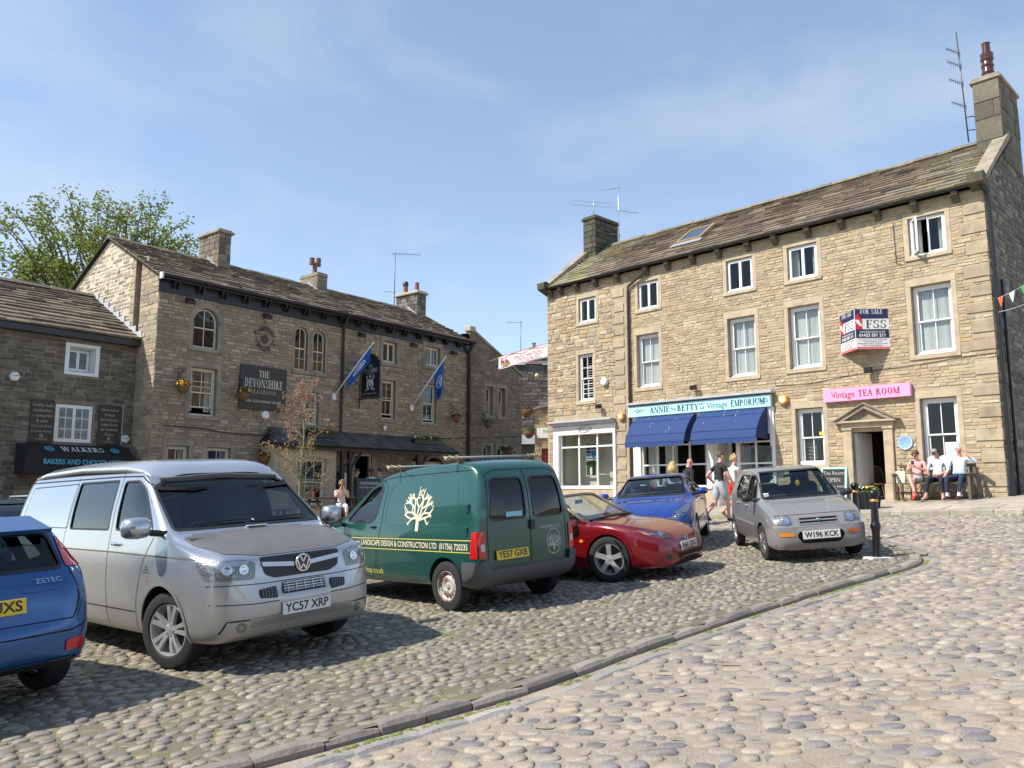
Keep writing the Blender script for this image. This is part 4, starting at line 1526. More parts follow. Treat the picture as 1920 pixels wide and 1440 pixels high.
# awnings
m_awn = mat('navy_canvas',(.015,.045,.165),.8,var=.10,vscale=9,bump=.08,bscale=120)
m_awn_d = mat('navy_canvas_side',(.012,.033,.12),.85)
m_spot = mat('bird_spatter',(.65,.65,.62),.8)
def awning(s0,s1,label,seed):
	t = thing('shop_awning',label,'awning',M=RB.matrix_world @ Matrix.Translation((s0,0,0)),group='blue canvas awnings over the emporium')
	L = s1 - s0
	prof = [(-.10,4.07),(-.22,4.03),(-.42,3.88),(-.62,3.66),(-.78,3.40),(-.86,3.14)]
	mb = MB()
	nx = 16
	rng = random.Random(seed)
	vs = []
	for y,z in prof:
		for i in range(nx + 1):
			vs.append((L * i / nx,y + rng.uniform(-.004,.004),z + rng.uniform(-.004,.004)))
	mb.add(vs,[(j * (nx + 1) + i,j * (nx + 1) + i + 1,(j + 1) * (nx + 1) + i + 1,(j + 1) * (nx + 1) + i)[::-1] for j in range(len(prof) - 1) for i in range(nx)])
	mb.build('canopy',m_awn,t,smooth=True)
	mb = MB()
	n = 14 * 6
	top,bot = [],[]
	for i in range(n + 1):
		x = L * i / n
		ph = (i % 6) / 6
		top.append((x,-.862,3.142))
		bot.append((x,-.875,3.02 - .035 * math.sin(math.pi * ph)))
	mb.add(top + bot,[(i,i + 1,n + 2 + i,n + 1 + i)[::-1] for i in range(n)])
	mb.build('valance',m_awn,t)
	for x in (0,L):
		mb = MB()
		mb.prism([(-.10,3.10)] + prof[::-1],x - .004,x + .004,'x')
		mb.build('side_panel',m_awn_d,t)
	mb = MB()
	for y,z in (prof[2],prof[4],prof[5]):
		mb.tube([(0,y - .004,z + .003),(L,y - .004,z + .003)],.008,5)
	mb.build('seam',m_awn_d,t)
	mb = MB()
	for _ in range(9):
		k = rng.randint(1,3)
		q = rng.random()
		y,z = prof[k][0] * (1 - q) + prof[k + 1][0] * q,prof[k][1] * (1 - q) + prof[k + 1][1] * q
		mb.ball((rng.uniform(.2,L - .2),y - .004,z + .004),(.012,.008,rng.uniform(.012,.035)),6,4)
	mb.build('spatter',m_spot,t)
	return t
awning(4.38,6.72,'sun faded navy canvas awning next to the brown downpipe',1)
awning(6.96,9.22,'navy canvas awning above the open shop door and right display window',2)['label'] = 'navy canvas awning over the emporium door, farther from the brown downpipe'
mb = MB()
for x in (4.40,6.84,9.30):
	mb.box(x - .02,x + .02,-.10,-.05,2.9 if x > 9 else 3.9,4.10)
mb.build('awning_bracket',m_white,sf2)
# pink sign
pk = thing('tea_room_sign','bright pink sign lettered for the vintage tea room over the pedimented door','sign',M=RB.matrix_world @ Matrix.Translation((12.20,-.12,4.25)))
MB().bbox(-1.20,1.19,-.03,.10,-.18,.18,.012).build('board',mat('pink_board',(.88,.36,.58),.45,var=.03),pk)
mpl = mat('maroon_lettering',(.30,.012,.06),.5)
lettering('Vintage',.27,mpl,Matrix.Translation((-.62,-.034,.0)),pk,.66,ext=.001)
serif('TEA ROOM',.18,mpl,Matrix.Translation((.36,-.032,.01)),pk,1.12)
# for sale board, folded out from the wall
fs = thing('for_sale_board','navy white and red for sale board folded out from the wall','sign',M=RB.matrix_world @ Matrix.Translation((12.22,-.012,5.42)))
m_navy,m_red,m_wht = mat('navy_print',(.018,.018,.075),.45),mat('red_print',(.60,.02,.035),.45),mat('white_print',(.78,.77,.76),.45)
m_pk = mat('coral_print',(.72,.16,.17),.45)
m_txt = mat('grey_print',(.32,.25,.27),.6)
hw,pr,H = .68,.62,1.14
Lp = math.hypot(hw,pr)
for sd in (-1,1):
	# panel frame: x from the outer wall edge to the nose
	if sd < 0:
		Mp = Matrix.Translation((-hw,0,0)) @ Matrix.Rotation(-math.atan2(pr,hw),4,'Z')
	else:
		Mp = Matrix.Translation((0,-pr,0)) @ Matrix.Rotation(math.atan2(pr,hw),4,'Z')
	mb = MB()
	mb.box(.0,Lp,-.0,.012,0,H)
	pn = mb.build('panel',m_wht,fs,M=Mp)
	def card(x0,x1,z0,z1,m,y=-.003,nm='print'):
		MB().box(x0 * Lp,x1 * Lp,y,y + .002,z0 * H,z1 * H).build(nm,m,pn)
	card(.02,.985,.745,.985,m_navy)
	card(.02,.985,.27,.485,m_navy)
	card(.02,.985,.0,.055,m_pk)
	card(.02,.22,.485,.745,m_red)
	mb = MB()
	mb.prism([(.02 * Lp,.745 * H),(.20 * Lp,.745 * H),(.14 * Lp,.80 * H),(.12 * Lp,.88 * H),(.06 * Lp,.83 * H)],-.0045,-.0032,'y')
	mb.build('print',m_red,pn)
	mb = MB()
	mb.prism([(.02 * Lp,.72 * H),(.12 * Lp,.72 * H),(.20 * Lp,.60 * H),(.22 * Lp,.55 * H),(.14 * Lp,.57 * H),(.06 * Lp,.63 * H)],-.0055,-.0032,'y')
	mb.build('print',m_wht,pn)
	serif('FOR SALE',.125,m_wht,Matrix.Translation((.5 * Lp,-.0035,.915 * H)),pn,.66 * Lp,ext=.001)
	serif('FSS',.23,mat('brown_print',(.12,.06,.05),.5),Matrix.Translation((.62 * Lp,-.0035,.615 * H)),pn,.60 * Lp,ext=.001)
	lettering('www.fssproperty.co.uk',.09,m_wht,Matrix.Translation((.5 * Lp,-.005,.425 * H)),pn,.74 * Lp,ext=.001)
	lettering('01423 501 211',.12,m_wht,Matrix.Translation((.5 * Lp,-.005,.335 * H)),pn,.76 * Lp,ext=.001,bold=.003)
	for k,(tx,wd) in enumerate((('Commercial & Residential',.8),('Investment and',.5),('Redevelopment Opportunity',.86),('(inc. outbuildings)',.55))):
		lettering(tx,.06,m_txt,Matrix.Translation((.5 * Lp,-.004,(.235 - .048 * k) * H)),pn,wd * Lp,ext=.0005)
MB().prism([(-hw,0),(0,-pr),(hw,0)],H - .012,H - .001,'z').build('top_board',m_wht,fs)
# plaque, alarms, lamps
pq = thing('blue_plaque','round pale blue plaque on the wall by the tea room door','plaque',M=RB.matrix_world @ Matrix.Translation((13.13,-.02,2.85)))
Mq = Matrix.Rotation(R(90),4,'X')
mb = MB()
mb.lathe([(0,.02),(.17,.02),(.19,.028),(.195,.015),(.195,-.02)],32,M=Mq)
mb.build('disc',mat('pale_blue_enamel',(.25,.42,.68),.35),pq,smooth=True,sharp=30)
mb = MB()
mb.lathe([(.165,.0225),(.175,.0235),(.18,.0225)],32,M=Mq)
mb.build('rim',m_white,pq)
for k,(tx,wd) in enumerate((('TOM LEE',.17),('lived here',.18),('1700s',.12))):
	pass
def alarm(name,label,x,z,m,n=6,r=.17,dp=.12,mid=None):
	t = thing(name,label,'alarm box',M=RB.matrix_world @ Matrix.Translation((x,-.02,z)))
	mb = MB()
	mb.lathe([(0,dp),(r * .82,dp),(r,dp * .7),(r,0)],n,M=Mq,a0=R(30) if n == 6 else 0,a1=R(390) if n == 6 else 2 * math.pi)
	mb.build('case',m,t)
	mb = MB()
	mb.lathe([(0,dp + .004),(r * .55,dp + .003)],n * 2,M=Mq)
	mb.build('badge',mid or m_white,t)
	return t
m_or = mat('orange_plastic',(.74,.36,.07),.4)
m_crm = mat('cream_plastic',(.80,.72,.52),.4)
alarm('alarm_box','orange hexagonal alarm box beside the pink sign',9.74,4.28,m_or)
alarm('alarm_box','orange hexagonal alarm box on the quoins by the downpipe',3.62,4.18,m_or,r=.16)
alarm('alarm_box','white rounded alarm box under the narrow white sash',2.88,5.49,m_white,n=14,r=.15)
def floodlight(x,z,label):
	t = thing('floodlight',label,'lamp',M=RB.matrix_world @ Matrix.Translation((x,-.02,z)))
	mb = MB()
	mb.tube([(0,0,0),(0,-.14,.02)],.015,6)
	mb.build('bracket',m_iron,t)
	mb = MB()
	mb.prism([(-.12,.06),(-.24,.02),(-.22,-.12),(-.10,-.10)],-.10,.10,'x')
	mb.build('lamp_head',m_iron,t)
	return t
floodlight(6.7,4.94,'small black floodlight above the turquoise shop sign')
floodlight(2.68,4.62,'small black floodlight above the white shop cornice')
floodlight(12.33,4.90,'small black floodlight under the for sale board')
# cable on the wall
mb = MB()
mb.tube([(9.5,-.02,4.72),(10.5,-.022,4.68),(11.6,-.02,4.78),(12.4,-.024,4.86),(13.6,-.02,4.90),(14.6,-.02,4.98),(LEN,-.02,5.0)],.008,5)
mb.tube([(13.18,-.03,8.95),(13.20,-.03,7.75),(13.32,-.03,7.72)],.008,5)
mb.build('wall_cable',m_iron,RB)
# green box and pipes at the corner
gb = thing('defibrillator_box','bright green box fixed to the stone corner beside the white shopfront','box',M=RB.matrix_world @ Matrix.Translation((.12,-.03,2.15)))
MB().bbox(-.14,.14,-.14,0,-.22,.22,.02).build('case',mat('lime_plastic',(.24,.62,.06),.4),gb)
mb = MB()
mb.tube([(0,.0,.22),(0,0,1.25),(.14,0,1.25)],.012,6)
mb.build('conduit',m_crm,gb)
# posters in the tea room windows
bd = thing('menu_board','black chalked menu board inside the tea room window','menu board',M=RB.matrix_world @ Matrix.Translation((10.37,.34,2.72)))
MB().box(-.19,.19,0,.02,-.40,.30).build('board',mat('chalkboard',(.025,.028,.03),.8),bd)
m_chalk = mat('chalk',(.42,.42,.42),.9)
for k,tx in enumerate(('Breakfast','& Lunch','Soup of','the day','Cream teas','Cakes')):
	lettering(tx,.075,m_chalk,Matrix.Translation((0,-.003,.22 - .10 * k)),bd,.26,ext=.001)
yc = thing('window_card','small yellow card stuck in the tea room window','card',M=RB.matrix_world @ Matrix.Translation((10.75,.17,3.22)))
MB().box(-.06,.06,0,.004,-.05,.05).build('card',mat('yellow_card',(.75,.60,.03),.6),yc)
pc = thing('window_poster','white poster standing in the window behind the bench','poster',M=RB.matrix_world @ Matrix.Translation((14.22,.12,2.62)))
MB().box(-.16,.16,0,.004,-.20,.20).build('sheet',m_wht,pc)
MB().box(-.11,.11,-.002,-.0005,-.10,.04).build('picture',mat('pale_blue_print',(.5,.62,.75),.6),pc)
# aerials
p = RW(1.05,3.3,11.7)
yagi('tv_aerial','tall mast aerial with two combs behind the moss roofed chimney',p,2.75,[(2.55,160,.75,13,.24,False),(1.55,20,.9,11,.18,True),(.5,200,.45,1,.02,False)])
p = RW(.35,2.5,12.9)
yagi('tv_aerial','wide bar aerial standing on the chimney stack',p,.95,[(.55,100,.12,2,2.0,False),(.72,100,.12,2,1.7,False)])
p = RW(LEN - .85,2.3,11.55)
yagi('tv_aerial','tall aerial with four arms beside the glazed chimney pot',p,3.4,[(2.75,205,.55,8,.16,True),(2.35,205,.55,8,.16,True),(1.8,205,.55,8,.16,True),(1.1,205,.55,8,.16,True)],tilt=-.035,m=m_steel,brk=((.35,.75),(.28,-.05)))
# windsor chairs just inside the door
def windsor(x,y,rz,label):
	t = thing('windsor_chair',label,'chair',M=RB.matrix_world @ Matrix.Translation((x,y,1.30)) @ Matrix.Rotation(R(rz),4,'Z'),group='chairs inside the tea room door')
	m = mat('brown_wood',(.16,.08,.045),.35)
	mb = MB()
	mb.lathe([(0,.43),(.20,.43),(.215,.45),(.20,.47),(0,.47)],16)
	mb.build('seat',m,t)
	for sx in (-1,1):
		for sy in (-1,1):
			MB().tube([(sx * .13,sy * .13,.44),(sx * .20,sy * .20,0)],[.018,.014],8).build('leg',m,t)
	mb = MB()
	mb.tube([(.19 * math.cos(a),.17,.47 + .50 * math.sin(a)) for a in [math.pi * i / 14 for i in range(15)]],.014,6)
	for i in range(-3,4):
		mb.tube([(i * .045,.17,.47),(i * .05,.17,.47 + .50 * math.sqrt(max(0,1 - (i * .05 / .19) ** 2)))],.006,5)
	mb.build('backrest',m,t)
windsor(12.02,.75,20,'hoop backed wooden chair just inside the tea room door')
windsor(12.30,1.15,-10,'second hoop backed wooden chair, farther inside the tea room door')
# ================================================================ the inn (its front in shade) and its neighbours
PB = thing('inn_building','long grey stone inn with arched windows, black eaves and hanging signs','building',(-11.35,25,0),R(51.69))
bpy.context.view_layer.update()
PL,PE,PRY,PRZ = 15.1,8.42,3.6,10.36
GS = (.17,.19,.13)
A1 = (1.25,2.14,6.30,7.66)
AR = [(5.30,5.87,6.02,7.66),(6.14,6.70,6.02,7.62)]
T2 = [(9.67,10.45,6.84,7.74),(12.14,13.10,7.0,7.88)]
W1 = [(1.25,2.19,4.03,5.63),(5.87,6.48,4.0,5.25),(9.67,10.42,4.49,6.11),(12.06,12.90,4.47,6.22)]
G1 = [(.57,1.32,1.50,3.0),(1.96,2.84,1.50,3.0)]
GR = [(11.45,11.98,1.6,2.98),(12.35,13.35,1.6,2.98)]
DR = (8.30,9.20,.75,3.0)
BAYW = (4.05,6.75)
holes = [hole(*A1,'arch')] + [hole(*w,'arch') for w in AR] + [rect(*w) for w in T2 + W1 + G1 + [DR]] + [arch(*w,rise=.18) for w in GR]
pw = wall_panel(PB,FR,rect(0,PL,-.3,PE),holes,.3,m_mortar_g)
blk = [clear(*A1,GS,'arch')] + [clear(*w,(.10,.12,.14),'arch') for w in AR] + [clear(*w,GS) for w in T2 + W1 + G1 + GR + [DR]]
blk += [rect(5.16,6.84,5.85,6.02)]
stones(pw,PB,FR,rect(0,PL,-.1,PE - .32),blk,(.075,.15),(.13,.38),PAL_G,61,m_stone,(.004,.026),rough=.012,gap=.014)
# gable end towards the bakery, brightly pointed rubble; a forward strip of dressed stone
frG = Frame((0,7.2),(0,-1),(-1,0))                  # s runs from the back to the front
gout = [(0,-.3),(5.62,-.3),(5.62,PE + .98),(3.6,PRZ - .02),(0,PE)]
gw = wall_panel(PB,frG,gout,[],.3,m_mortar_w,'gable_wall')
stones(gw,PB,frG,[(0,5.6),(5.35,5.6),(5.35,PE + 1.05),(3.6,PRZ - .05),(0,PE)],[],(.09,.17),(.12,.38),PAL_GAB,62,m_stone,(-.004,.02),rough=.02,gap=.045,keep=200)
quoins(PB,frG,5.36,5.62,5.6,PE + .95,m_ashlar,63,hh=(.2,.34),side=-1,alt=.08,prd=.02)
wall_panel(PB,Frame((.22,7.2),(0,-1),(-1,0)),[(5.62,-.3),(6.0,-.3),(6.0,PE + .95),(5.62,PE + 1.0)],[],.05,m_ashlar_g,'recess')
gw2 = wall_panel(PB,frG,[(6.0,-.3),(7.2,-.3),(7.2,PE + .02),(6.0,PE + .68)],[],.25,m_mortar_y,'return_wall')
MB().add([(0,1.2,-.3),(.22,1.2,-.3),(.22,1.2,PE + .7),(0,1.2,PE + .7)],[(0,1,2,3)]).build('reveal',m_ashlar_g,PB)
MB().add([(0,1.58,-.3),(.22,1.58,-.3),(.22,1.58,PE + .85),(0,1.58,PE + .85)],[(0,3,2,1)]).build('reveal',m_ashlar_g,PB)
PAL_RET = [(.40,.325,.22),(.35,.285,.20),(.44,.36,.25),(.31,.25,.175)]
stones(gw2,PB,frG,[(6.0,.0),(7.2,.0),(7.2,PE),(6.0,PE + .65)],[],(.10,.22),(.2,.5),PAL_RET,64,m_stone,(.004,.02),keep=60,rough=.008)
frE = Frame((PL,0),(0,1),(1,0))
wall_panel(PB,frE,[(0,0),(7.2,0),(7.2,PE),(3.6,PRZ),(0,PE)],[],.3,m_mortar_g,'end_wall')
wall_panel(PB,Frame((PL,7.2),(-1,0),(0,1)),rect(0,PL,-.3,PE),[],.3,m_mortar_g,'back_wall')
mb = MB()
mb.box(.3,PL - .3,.3,6.9,3.3,3.5)
mb.box(.3,PL - .3,.3,6.9,5.75,5.9)
mb.box(.3,PL - .3,3.8,3.9,-.2,8.2)
mb.box(.3,PL - .3,.3,6.9,.4,.5)
mb.box(7.4,7.5,.3,3.8,.5,8.2)
mb.build('rooms',m_room,PB)
window(PB,FR,*A1,head='arch',frame=m_cream,stone=m_ashlar_g,sur=GS,rec=.12,pane=m_paneo)
for w in AR:
	window(PB,FR,*w,head='arch',rows=(2,1),frame=m_cream,stone=m_ashlar_g,sur=(.10,.12,.14),rec=.10,fw=.045,pane=m_paneo)
window(PB,FR,*T2[0],style='casement',frame=m_cream,stone=m_ashlar_g,sur=GS,pane=m_paneo,proud=.03)
window(PB,FR,*T2[1],style='casement',rows=(1,2),frame=m_cream,stone=m_ashlar_g,sur=GS,pane=m_paneo,proud=.03)
window(PB,FR,*W1[0],rows=(2,1),frame=m_cream,stone=m_ashlar_g,sur=GS,up=.28,pane=m_paneo,blind=('curtain',.1,1))
window(PB,FR,*W1[1],rows=(2,2),frame=m_cream,stone=m_ashlar_g,sur=GS,pane=m_paneo)
window(PB,FR,*W1[2],rows=(1,1),frame=m_cream,stone=m_ashlar_g,sur=GS,up=.16,pane=m_paneo)
window(PB,FR,*W1[3],rows=(1,1),frame=m_cream,stone=m_ashlar_g,sur=GS,up=.10,pane=m_paneo)
for w in G1:
	window(PB,FR,*w,rows=(1,1),frame=m_cream,stone=m_ashlar_g,sur=GS,pane=m_paneo,blind=('curtain',0,1))
for w in GR:
	window(PB,FR,w[0],w[1],w[2],w[3] - .17,rows=(1,1),cols=2,frame=m_cream,stone=m_ashlar_g,sur=(.17,.001,.13),pane=m_paneo)
	cx = (w[0] + w[1]) / 2
	arc = arch(w[0],w[1],w[2],w[3],rise=.18)[2:]
	q = [(x,z) for x,z in arc]
	mb = MB()
	for (x0,z0),(x1,z1) in zip(q,q[1:]):
		mb.prism([(x0,z0),(x0,z0 + .2),(x1,z1 + .2),(x1,z1)][::-1],-.012,.1,'y')
	mb.build('arch_head',m_ashlar_g,PB)
# door
mb = MB()
ring(mb,DR[0],DR[1],DR[2],DR[3],.07,.05,.15,FR.M())
mb.build('door_frame',m_cream,PB)
MB().bbox(DR[0] - .2,DR[0] - .002,-.02,.1,.4,DR[3],.006).build('jamb',m_ashlar_g,PB)
MB().bbox(DR[1] + .002,DR[1] + .2,-.02,.1,.4,DR[3],.006).build('jamb',m_ashlar_g,PB)
MB().bbox(DR[0] - .2,DR[1] + .2,-.025,.1,DR[3] + .002,DR[3] + .2,.006).build('lintel',m_ashlar_g,PB)
# keystones over the paired arches
for w in AR:
	cx = (w[0] + w[1]) / 2
	MB().prism([(cx - .04,w[3] - .02),(cx + .04,w[3] - .02),(cx + .06,w[3] + .16),(cx - .06,w[3] + .16)],-.04,.08,'y').build('keystone',m_ashlar_g,PB)
PAL_PR = [(.17,.135,.095),(.145,.115,.085),(.205,.165,.115),(.115,.095,.075),(.23,.185,.13),(.155,.12,.088)]
def lich_p(p,c,rng):
	k = .25 * rng.random() if rng.random() < .3 else 0
	return tuple(a * (1 - k) + b * k for a,b in zip(c,(.26,.26,.13)))
slates(PB,(-.12,-.32,PE - .06),(PL + .1,-.32,PE - .06),(-.12,PRY,PRZ + .06),(PL + .1,PRY,PRZ + .06),16,(.28,.62),PAL_PR,71,lichen=lich_p,th=.055)
slates(PB,(PL + .1,7.4,PE),(-.12,7.4,PE),(PL + .1,PRY,PRZ + .06),(-.12,PRY,PRZ + .06),9,(.5,.9),PAL_PR,72,keep=0,name='back_roof')
rng = random.Random(6)
x = -.1
while x < PL:
	L = rng.uniform(.45,.65)
	k = rng.uniform(.8,1.1)
	zz = PRZ + .09 + rng.uniform(-.012,.012)
	vs = [(x + e,PRY + yy,zz + hz) for e in (0,L - .015) for yy,hz in ((-.2,-.09),(-.06,.03),(.06,.03),(.2,-.09))]
	MB().add(vs,[(0,4,5,1),(1,5,6,2),(2,6,7,3),(0,1,2,3),(7,6,5,4)],0,(.20 * k,.175 * k,.14 * k)).build('ridge_stone',m_slate,PB)
	x += L
# black boxed eaves with paired brackets, ogee gutter
mb = MB()
mb.box(-.02,PL,-.03,.02,PE - .50,PE - .12)
mb.box(-.04,PL,-.30,.02,PE - .12,PE - .07)
mb.build('eaves_board',m_black,PB)
x = .5
while x < PL - .1:
	mb = MB()
	for e in (-.09,.06):
		mb.prism([(-.03,PE - .12),(-.03,PE - .34),(-.10,PE - .31),(-.20,PE - .19),(-.22,PE - .12)],x + e,x + e + .06,'x')
	mb.build('eaves_bracket',m_black,PB)
	x += .86
mb = MB()
mb.prism([(-.31,PE - .06),(-.31,PE + .02),(-.43,PE + .04),(-.45,PE - .0),(-.42,PE - .05)],-.12,PL + .05,'x')
mb.build('gutter',m_black,PB)
MB().bbox(-.16,-.10,-.46,-.28,PE - .16,PE + .05,.01).build('gutter_end',mat('sunlit_gutter_end',(.72,.74,.74),.4),PB)  # stop end of the black gutter, sunlight put into its pale colour
downpipe(PB,[(7.50,-.36,PE - .05),(7.50,-.10,PE - .45),(7.50,-.09,3.75)],.05,m_black)
downpipe(PB,[(14.95,-.36,PE - .05),(14.95,-.12,PE - .45),(14.95,-.12,.6)],.09,m_black)
# chimneys
PAL_CH = [(.26,.215,.16),(.30,.25,.18),(.21,.175,.135),(.34,.285,.21)]
c1 = chimney(PB,3.72,4.24,2.85,4.25,9.6,11.45,[(.19,.155,.115),(.225,.185,.135),(.15,.125,.097),(.26,.215,.16)],81,mm=m_mortar_y,cap=.09)
c2 = chimney(PB,8.50,9.02,2.95,4.15,9.7,10.78,[(.22,.19,.15),(.26,.22,.17)],82,cap=.03,hc=(.5,.6),lc=(.6,.9))
c3 = chimney(PB,14.45,15.05,2.85,4.35,9.6,11.15,PAL_S,83,cap=.10,capm=mat('pale_flaunching',(.42,.39,.31),.9),hc=(.14,.24),lc=(.2,.4))
for x,y0,y1,z0 in ((3.71,2.83,3.6,9.88),(8.49,2.93,3.6,9.95),(14.44,2.83,3.6,9.88)):
	MB().prism([(y0,z0),(y1,PRZ + .08),(y1,PRZ + .30),(y0,z0 + .22)],x - .012,x,'x').build('flashing',m_lead,PB)
	MB().prism([(x,z0 - .02),(x + .62,z0 - .02),(x + .62,z0 + .2),(x,z0 + .2)],y0 - .012,y0 - .002,'y').build('flashing',m_lead,PB)
mb = MB()
Mt = Matrix.Translation((8.76,3.5,10.95))
mb.lathe([(.13,0),(.11,.05),(.10,.42),(.12,.44),(.12,.48)],14,M=Mt)
mb.tube([(-.16,0,.55),(0,0,.45),(.18,0,.55)],.09,10,M=Mt)
for sx,h in ((-.17,.30),(.18,.36)):
	mb.tube([(sx,0,.42),(sx,0,.42 + h)],.11,12,M=Mt)
mb.build('chimney_pot',mat('buff_terracotta',(.19,.10,.07),.8,var=.2),c2,smooth=True,sharp=40)
for yy,rr,hh,mm,cap in ((4.0,.12,.42,m_terra,True),(3.2,.11,.46,m_terra,False)):
	mb = MB()
	Mt = Matrix.Translation((14.75,yy,11.32))
	mb.lathe([(rr * 1.1,0),(rr,.05),(rr * .95,hh),(rr * .7,hh),(rr * .7,hh - .1)],14,M=Mt)
	pot = mb.build('chimney_pot',mm,c3,smooth=True,sharp=40)
	if cap:
		mb = MB()
		mb.lathe([(rr * 1.15,hh),(rr * 1.2,hh + .14),(rr * .8,hh + .22),(0,hh + .24)],14,M=Mt)
		mb.build('cowl',m_iron,pot,smooth=True,sharp=40)
p = PB.matrix_world @ Vector((13.9,3.9,10.5))
yagi('tv_aerial','thin mast aerial with one long comb on the inn ridge',p,2.75,[(2.7,10,1.25,12,.22,True),(.75,190,.55,1,.02,False)],m=m_steel)
# ---------------- projecting ashlar bay with sash, porch roof on posts
D = 1.02
m_cslate = mat('grey_roof_slate',rough=.45,attr=True,bump=.2,bscale=20,var=.2,vscale=6)
mb = MB()
mb.box(BAYW[0],BAYW[1],-.78,.0,-.2,3.12)
bay_fr = Frame((0,-.78),(1,0),(0,-1))
sashB = (5.02,6.30,1.05,2.72)
bay = wall_panel(PB,bay_fr,rect(BAYW[0],BAYW[1],-.2,3.2),[rect(*sashB)],.2,m_ashlar,'bay')
for x,en in ((BAYW[0],-1),(BAYW[1],1)):
	f2 = Frame((x,0 if en > 0 else 0),(0,1),(1,0))
	MB().add([(x,-.78,-.2),(x,0,-.2),(x,0,3.2),(x,-.78,3.2)],[(0,1,2,3)]).build('bay_side',m_ashlar,PB)
window(PB,bay_fr,*sashB,cols=3,rows=(1,1),frame=m_cream,stone=m_ashlar,sur=(.12,.14,.12),pane=m_paneo,rec=.10,up=.12)
window(PB,bay_fr,4.30,4.68,1.05,2.72,cols=1,rows=(1,1),frame=m_cream,stone=m_ashlar,sur=(.08,.14,.12),pane=m_paneo,rec=.02)
rng = random.Random(9)
porch = MB()
porch.box(3.92,13.18,-D + .03,-D + .08,3.02,3.20)
porch.box(3.92,13.18,-D + .08,0,3.14,3.18)
pr_ = porch.build('porch',m_black,PB)
for k in range(3):
	t0,t1 = k / 3,(k + 1.15) / 3
	s = 3.85
	while s < 13.22:
		L = rng.uniform(.28,.40)
		y0,y1 = -D - .03 + (D + .03) * t0,-D - .03 + (D + .03) * min(1,t1)
		z0,z1 = 3.20 + .62 * t0,3.20 + .62 * min(1,t1)
		c = rng.uniform(.045,.10)
		lo,hi = max(s,3.85 + .55 * t0),min(s + L - .006,13.25 - .55 * t0)
		if hi - lo > .05:
			MB().add([(lo,y0,z0 + .025),(hi,y0,z0 + .025),(hi,y1,z1),(lo,y1,z1),(lo,y0,z0),(hi,y0,z0)],[(0,1,2,3),(4,5,1,0)],0,(c,c * 1.02,c * 1.08)).build('slate',m_cslate,pr_)
		s += L
MB().add([(3.85,-D - .03,3.2),(3.85 + .6,0,3.84),(3.85,0,3.2)],[(0,1,2)]).build('hip',m_black,pr_)
MB().add([(13.25,-D - .03,3.2),(13.25 - .6,0,3.84),(13.25,0,3.2)],[(0,2,1)]).build('hip',m_black,pr_)
gutter(PB,3.88,13.22,-D - .06,3.20,.055)
for x in (6.95,7.30,10.9):
	mb = MB()
	mb.bbox(x - .07,x + .07,-D + .06,-D + .20,.1,3.1,.01)
	mb.tube([(x,-D + .13,2.3),(x + .55,-D + .13,3.0)],.05,6)
	mb.build('porch_post',m_black,PB)
# a life ring shaped plaque and lit lantern
rg = thing('wall_ring','cream ring shaped plaque beside the inn door','plaque',M=PB.matrix_world @ Matrix.Translation((7.72,-.03,2.55)))
mb = MB()
mb.lathe([(.10 + .045 * math.cos(a),.03 * math.sin(a)) for a in [2 * math.pi * i / 10 for i in range(11)]],24,M=Mq)
mb.build('ring',m_cream,rg,smooth=True)
nb = thing('notice_case','white menu sheet in a black case under the inn porch','notice',M=PB.matrix_world @ Matrix.Translation((7.75,-.03,1.9)))
MB().bbox(-.3,.3,-.06,0,-.40,.40,.01).build('case',m_black,nb)
MB().box(-.24,.24,-.066,-.061,-.34,.34).build('sheet',m_white,nb)
ln = thing('wall_lantern','small white wall lantern above the inn porch','lamp',M=PB.matrix_world @ Matrix.Translation((9.75,-.12,4.10)))
mb = MB()
mb.tube([(0,.12,-.05),(0,0,-.08)],.012,6)
mb.build('bracket',m_iron,ln)
mb = MB()
mb.lathe([(0,-.12),(.05,-.10),(.08,.06),(.02,.10),(0,.10)],12)
mb.build('glass',m_white,ln,smooth=True)
# cable sagging across the front
mb = MB()
mb.tube([(.4,-.03,3.62),(1.6,-.03,3.60),(2.8,-.03,3.50),(4.2,-.03,3.50),(5.6,-.03,3.55),(7.2,-.03,3.62)],.016,6)
mb.tube([(7.2,-.03,3.70),(8.6,-.03,3.80),(10.2,-.03,3.72),(12,-.03,3.78),(15.0,-.03,3.95),(19,-.03,4.25)],.016,6)
mb.build('wall_cable',m_iron,PB)
# ---------------- inn signs
sg = thing('inn_sign','large charcoal inn sign board between the hanging basket and arched windows','sign',M=PB.matrix_world @ Matrix.Translation((3.98,-.05,5.16)))
m_char = mat('charcoal_board',(.035,.035,.038),.45)
m_let = mat('off_white_lettering',(.62,.60,.52),.6)
MB().bbox(-.95,.95,-.03,.04,-.78,.78,.012).build('board',m_char,sg)
serif('THE',.24,m_let,Matrix.Translation((0,-.032,.50)),sg,.44)
serif('DEVONSHIRE',.30,m_let,Matrix.Translation((0,-.032,.16)),sg,1.56)
serif('GRASSINGTON',.14,mat('gold_lettering',(.42,.36,.24),.6),Matrix.Translation((0,-.032,-.14)),sg,1.05)
lettering('INN, ALE & DINING HOUSE',.13,m_let,Matrix.Translation((.02,-.034,-.48)),sg,1.44,ext=.002)
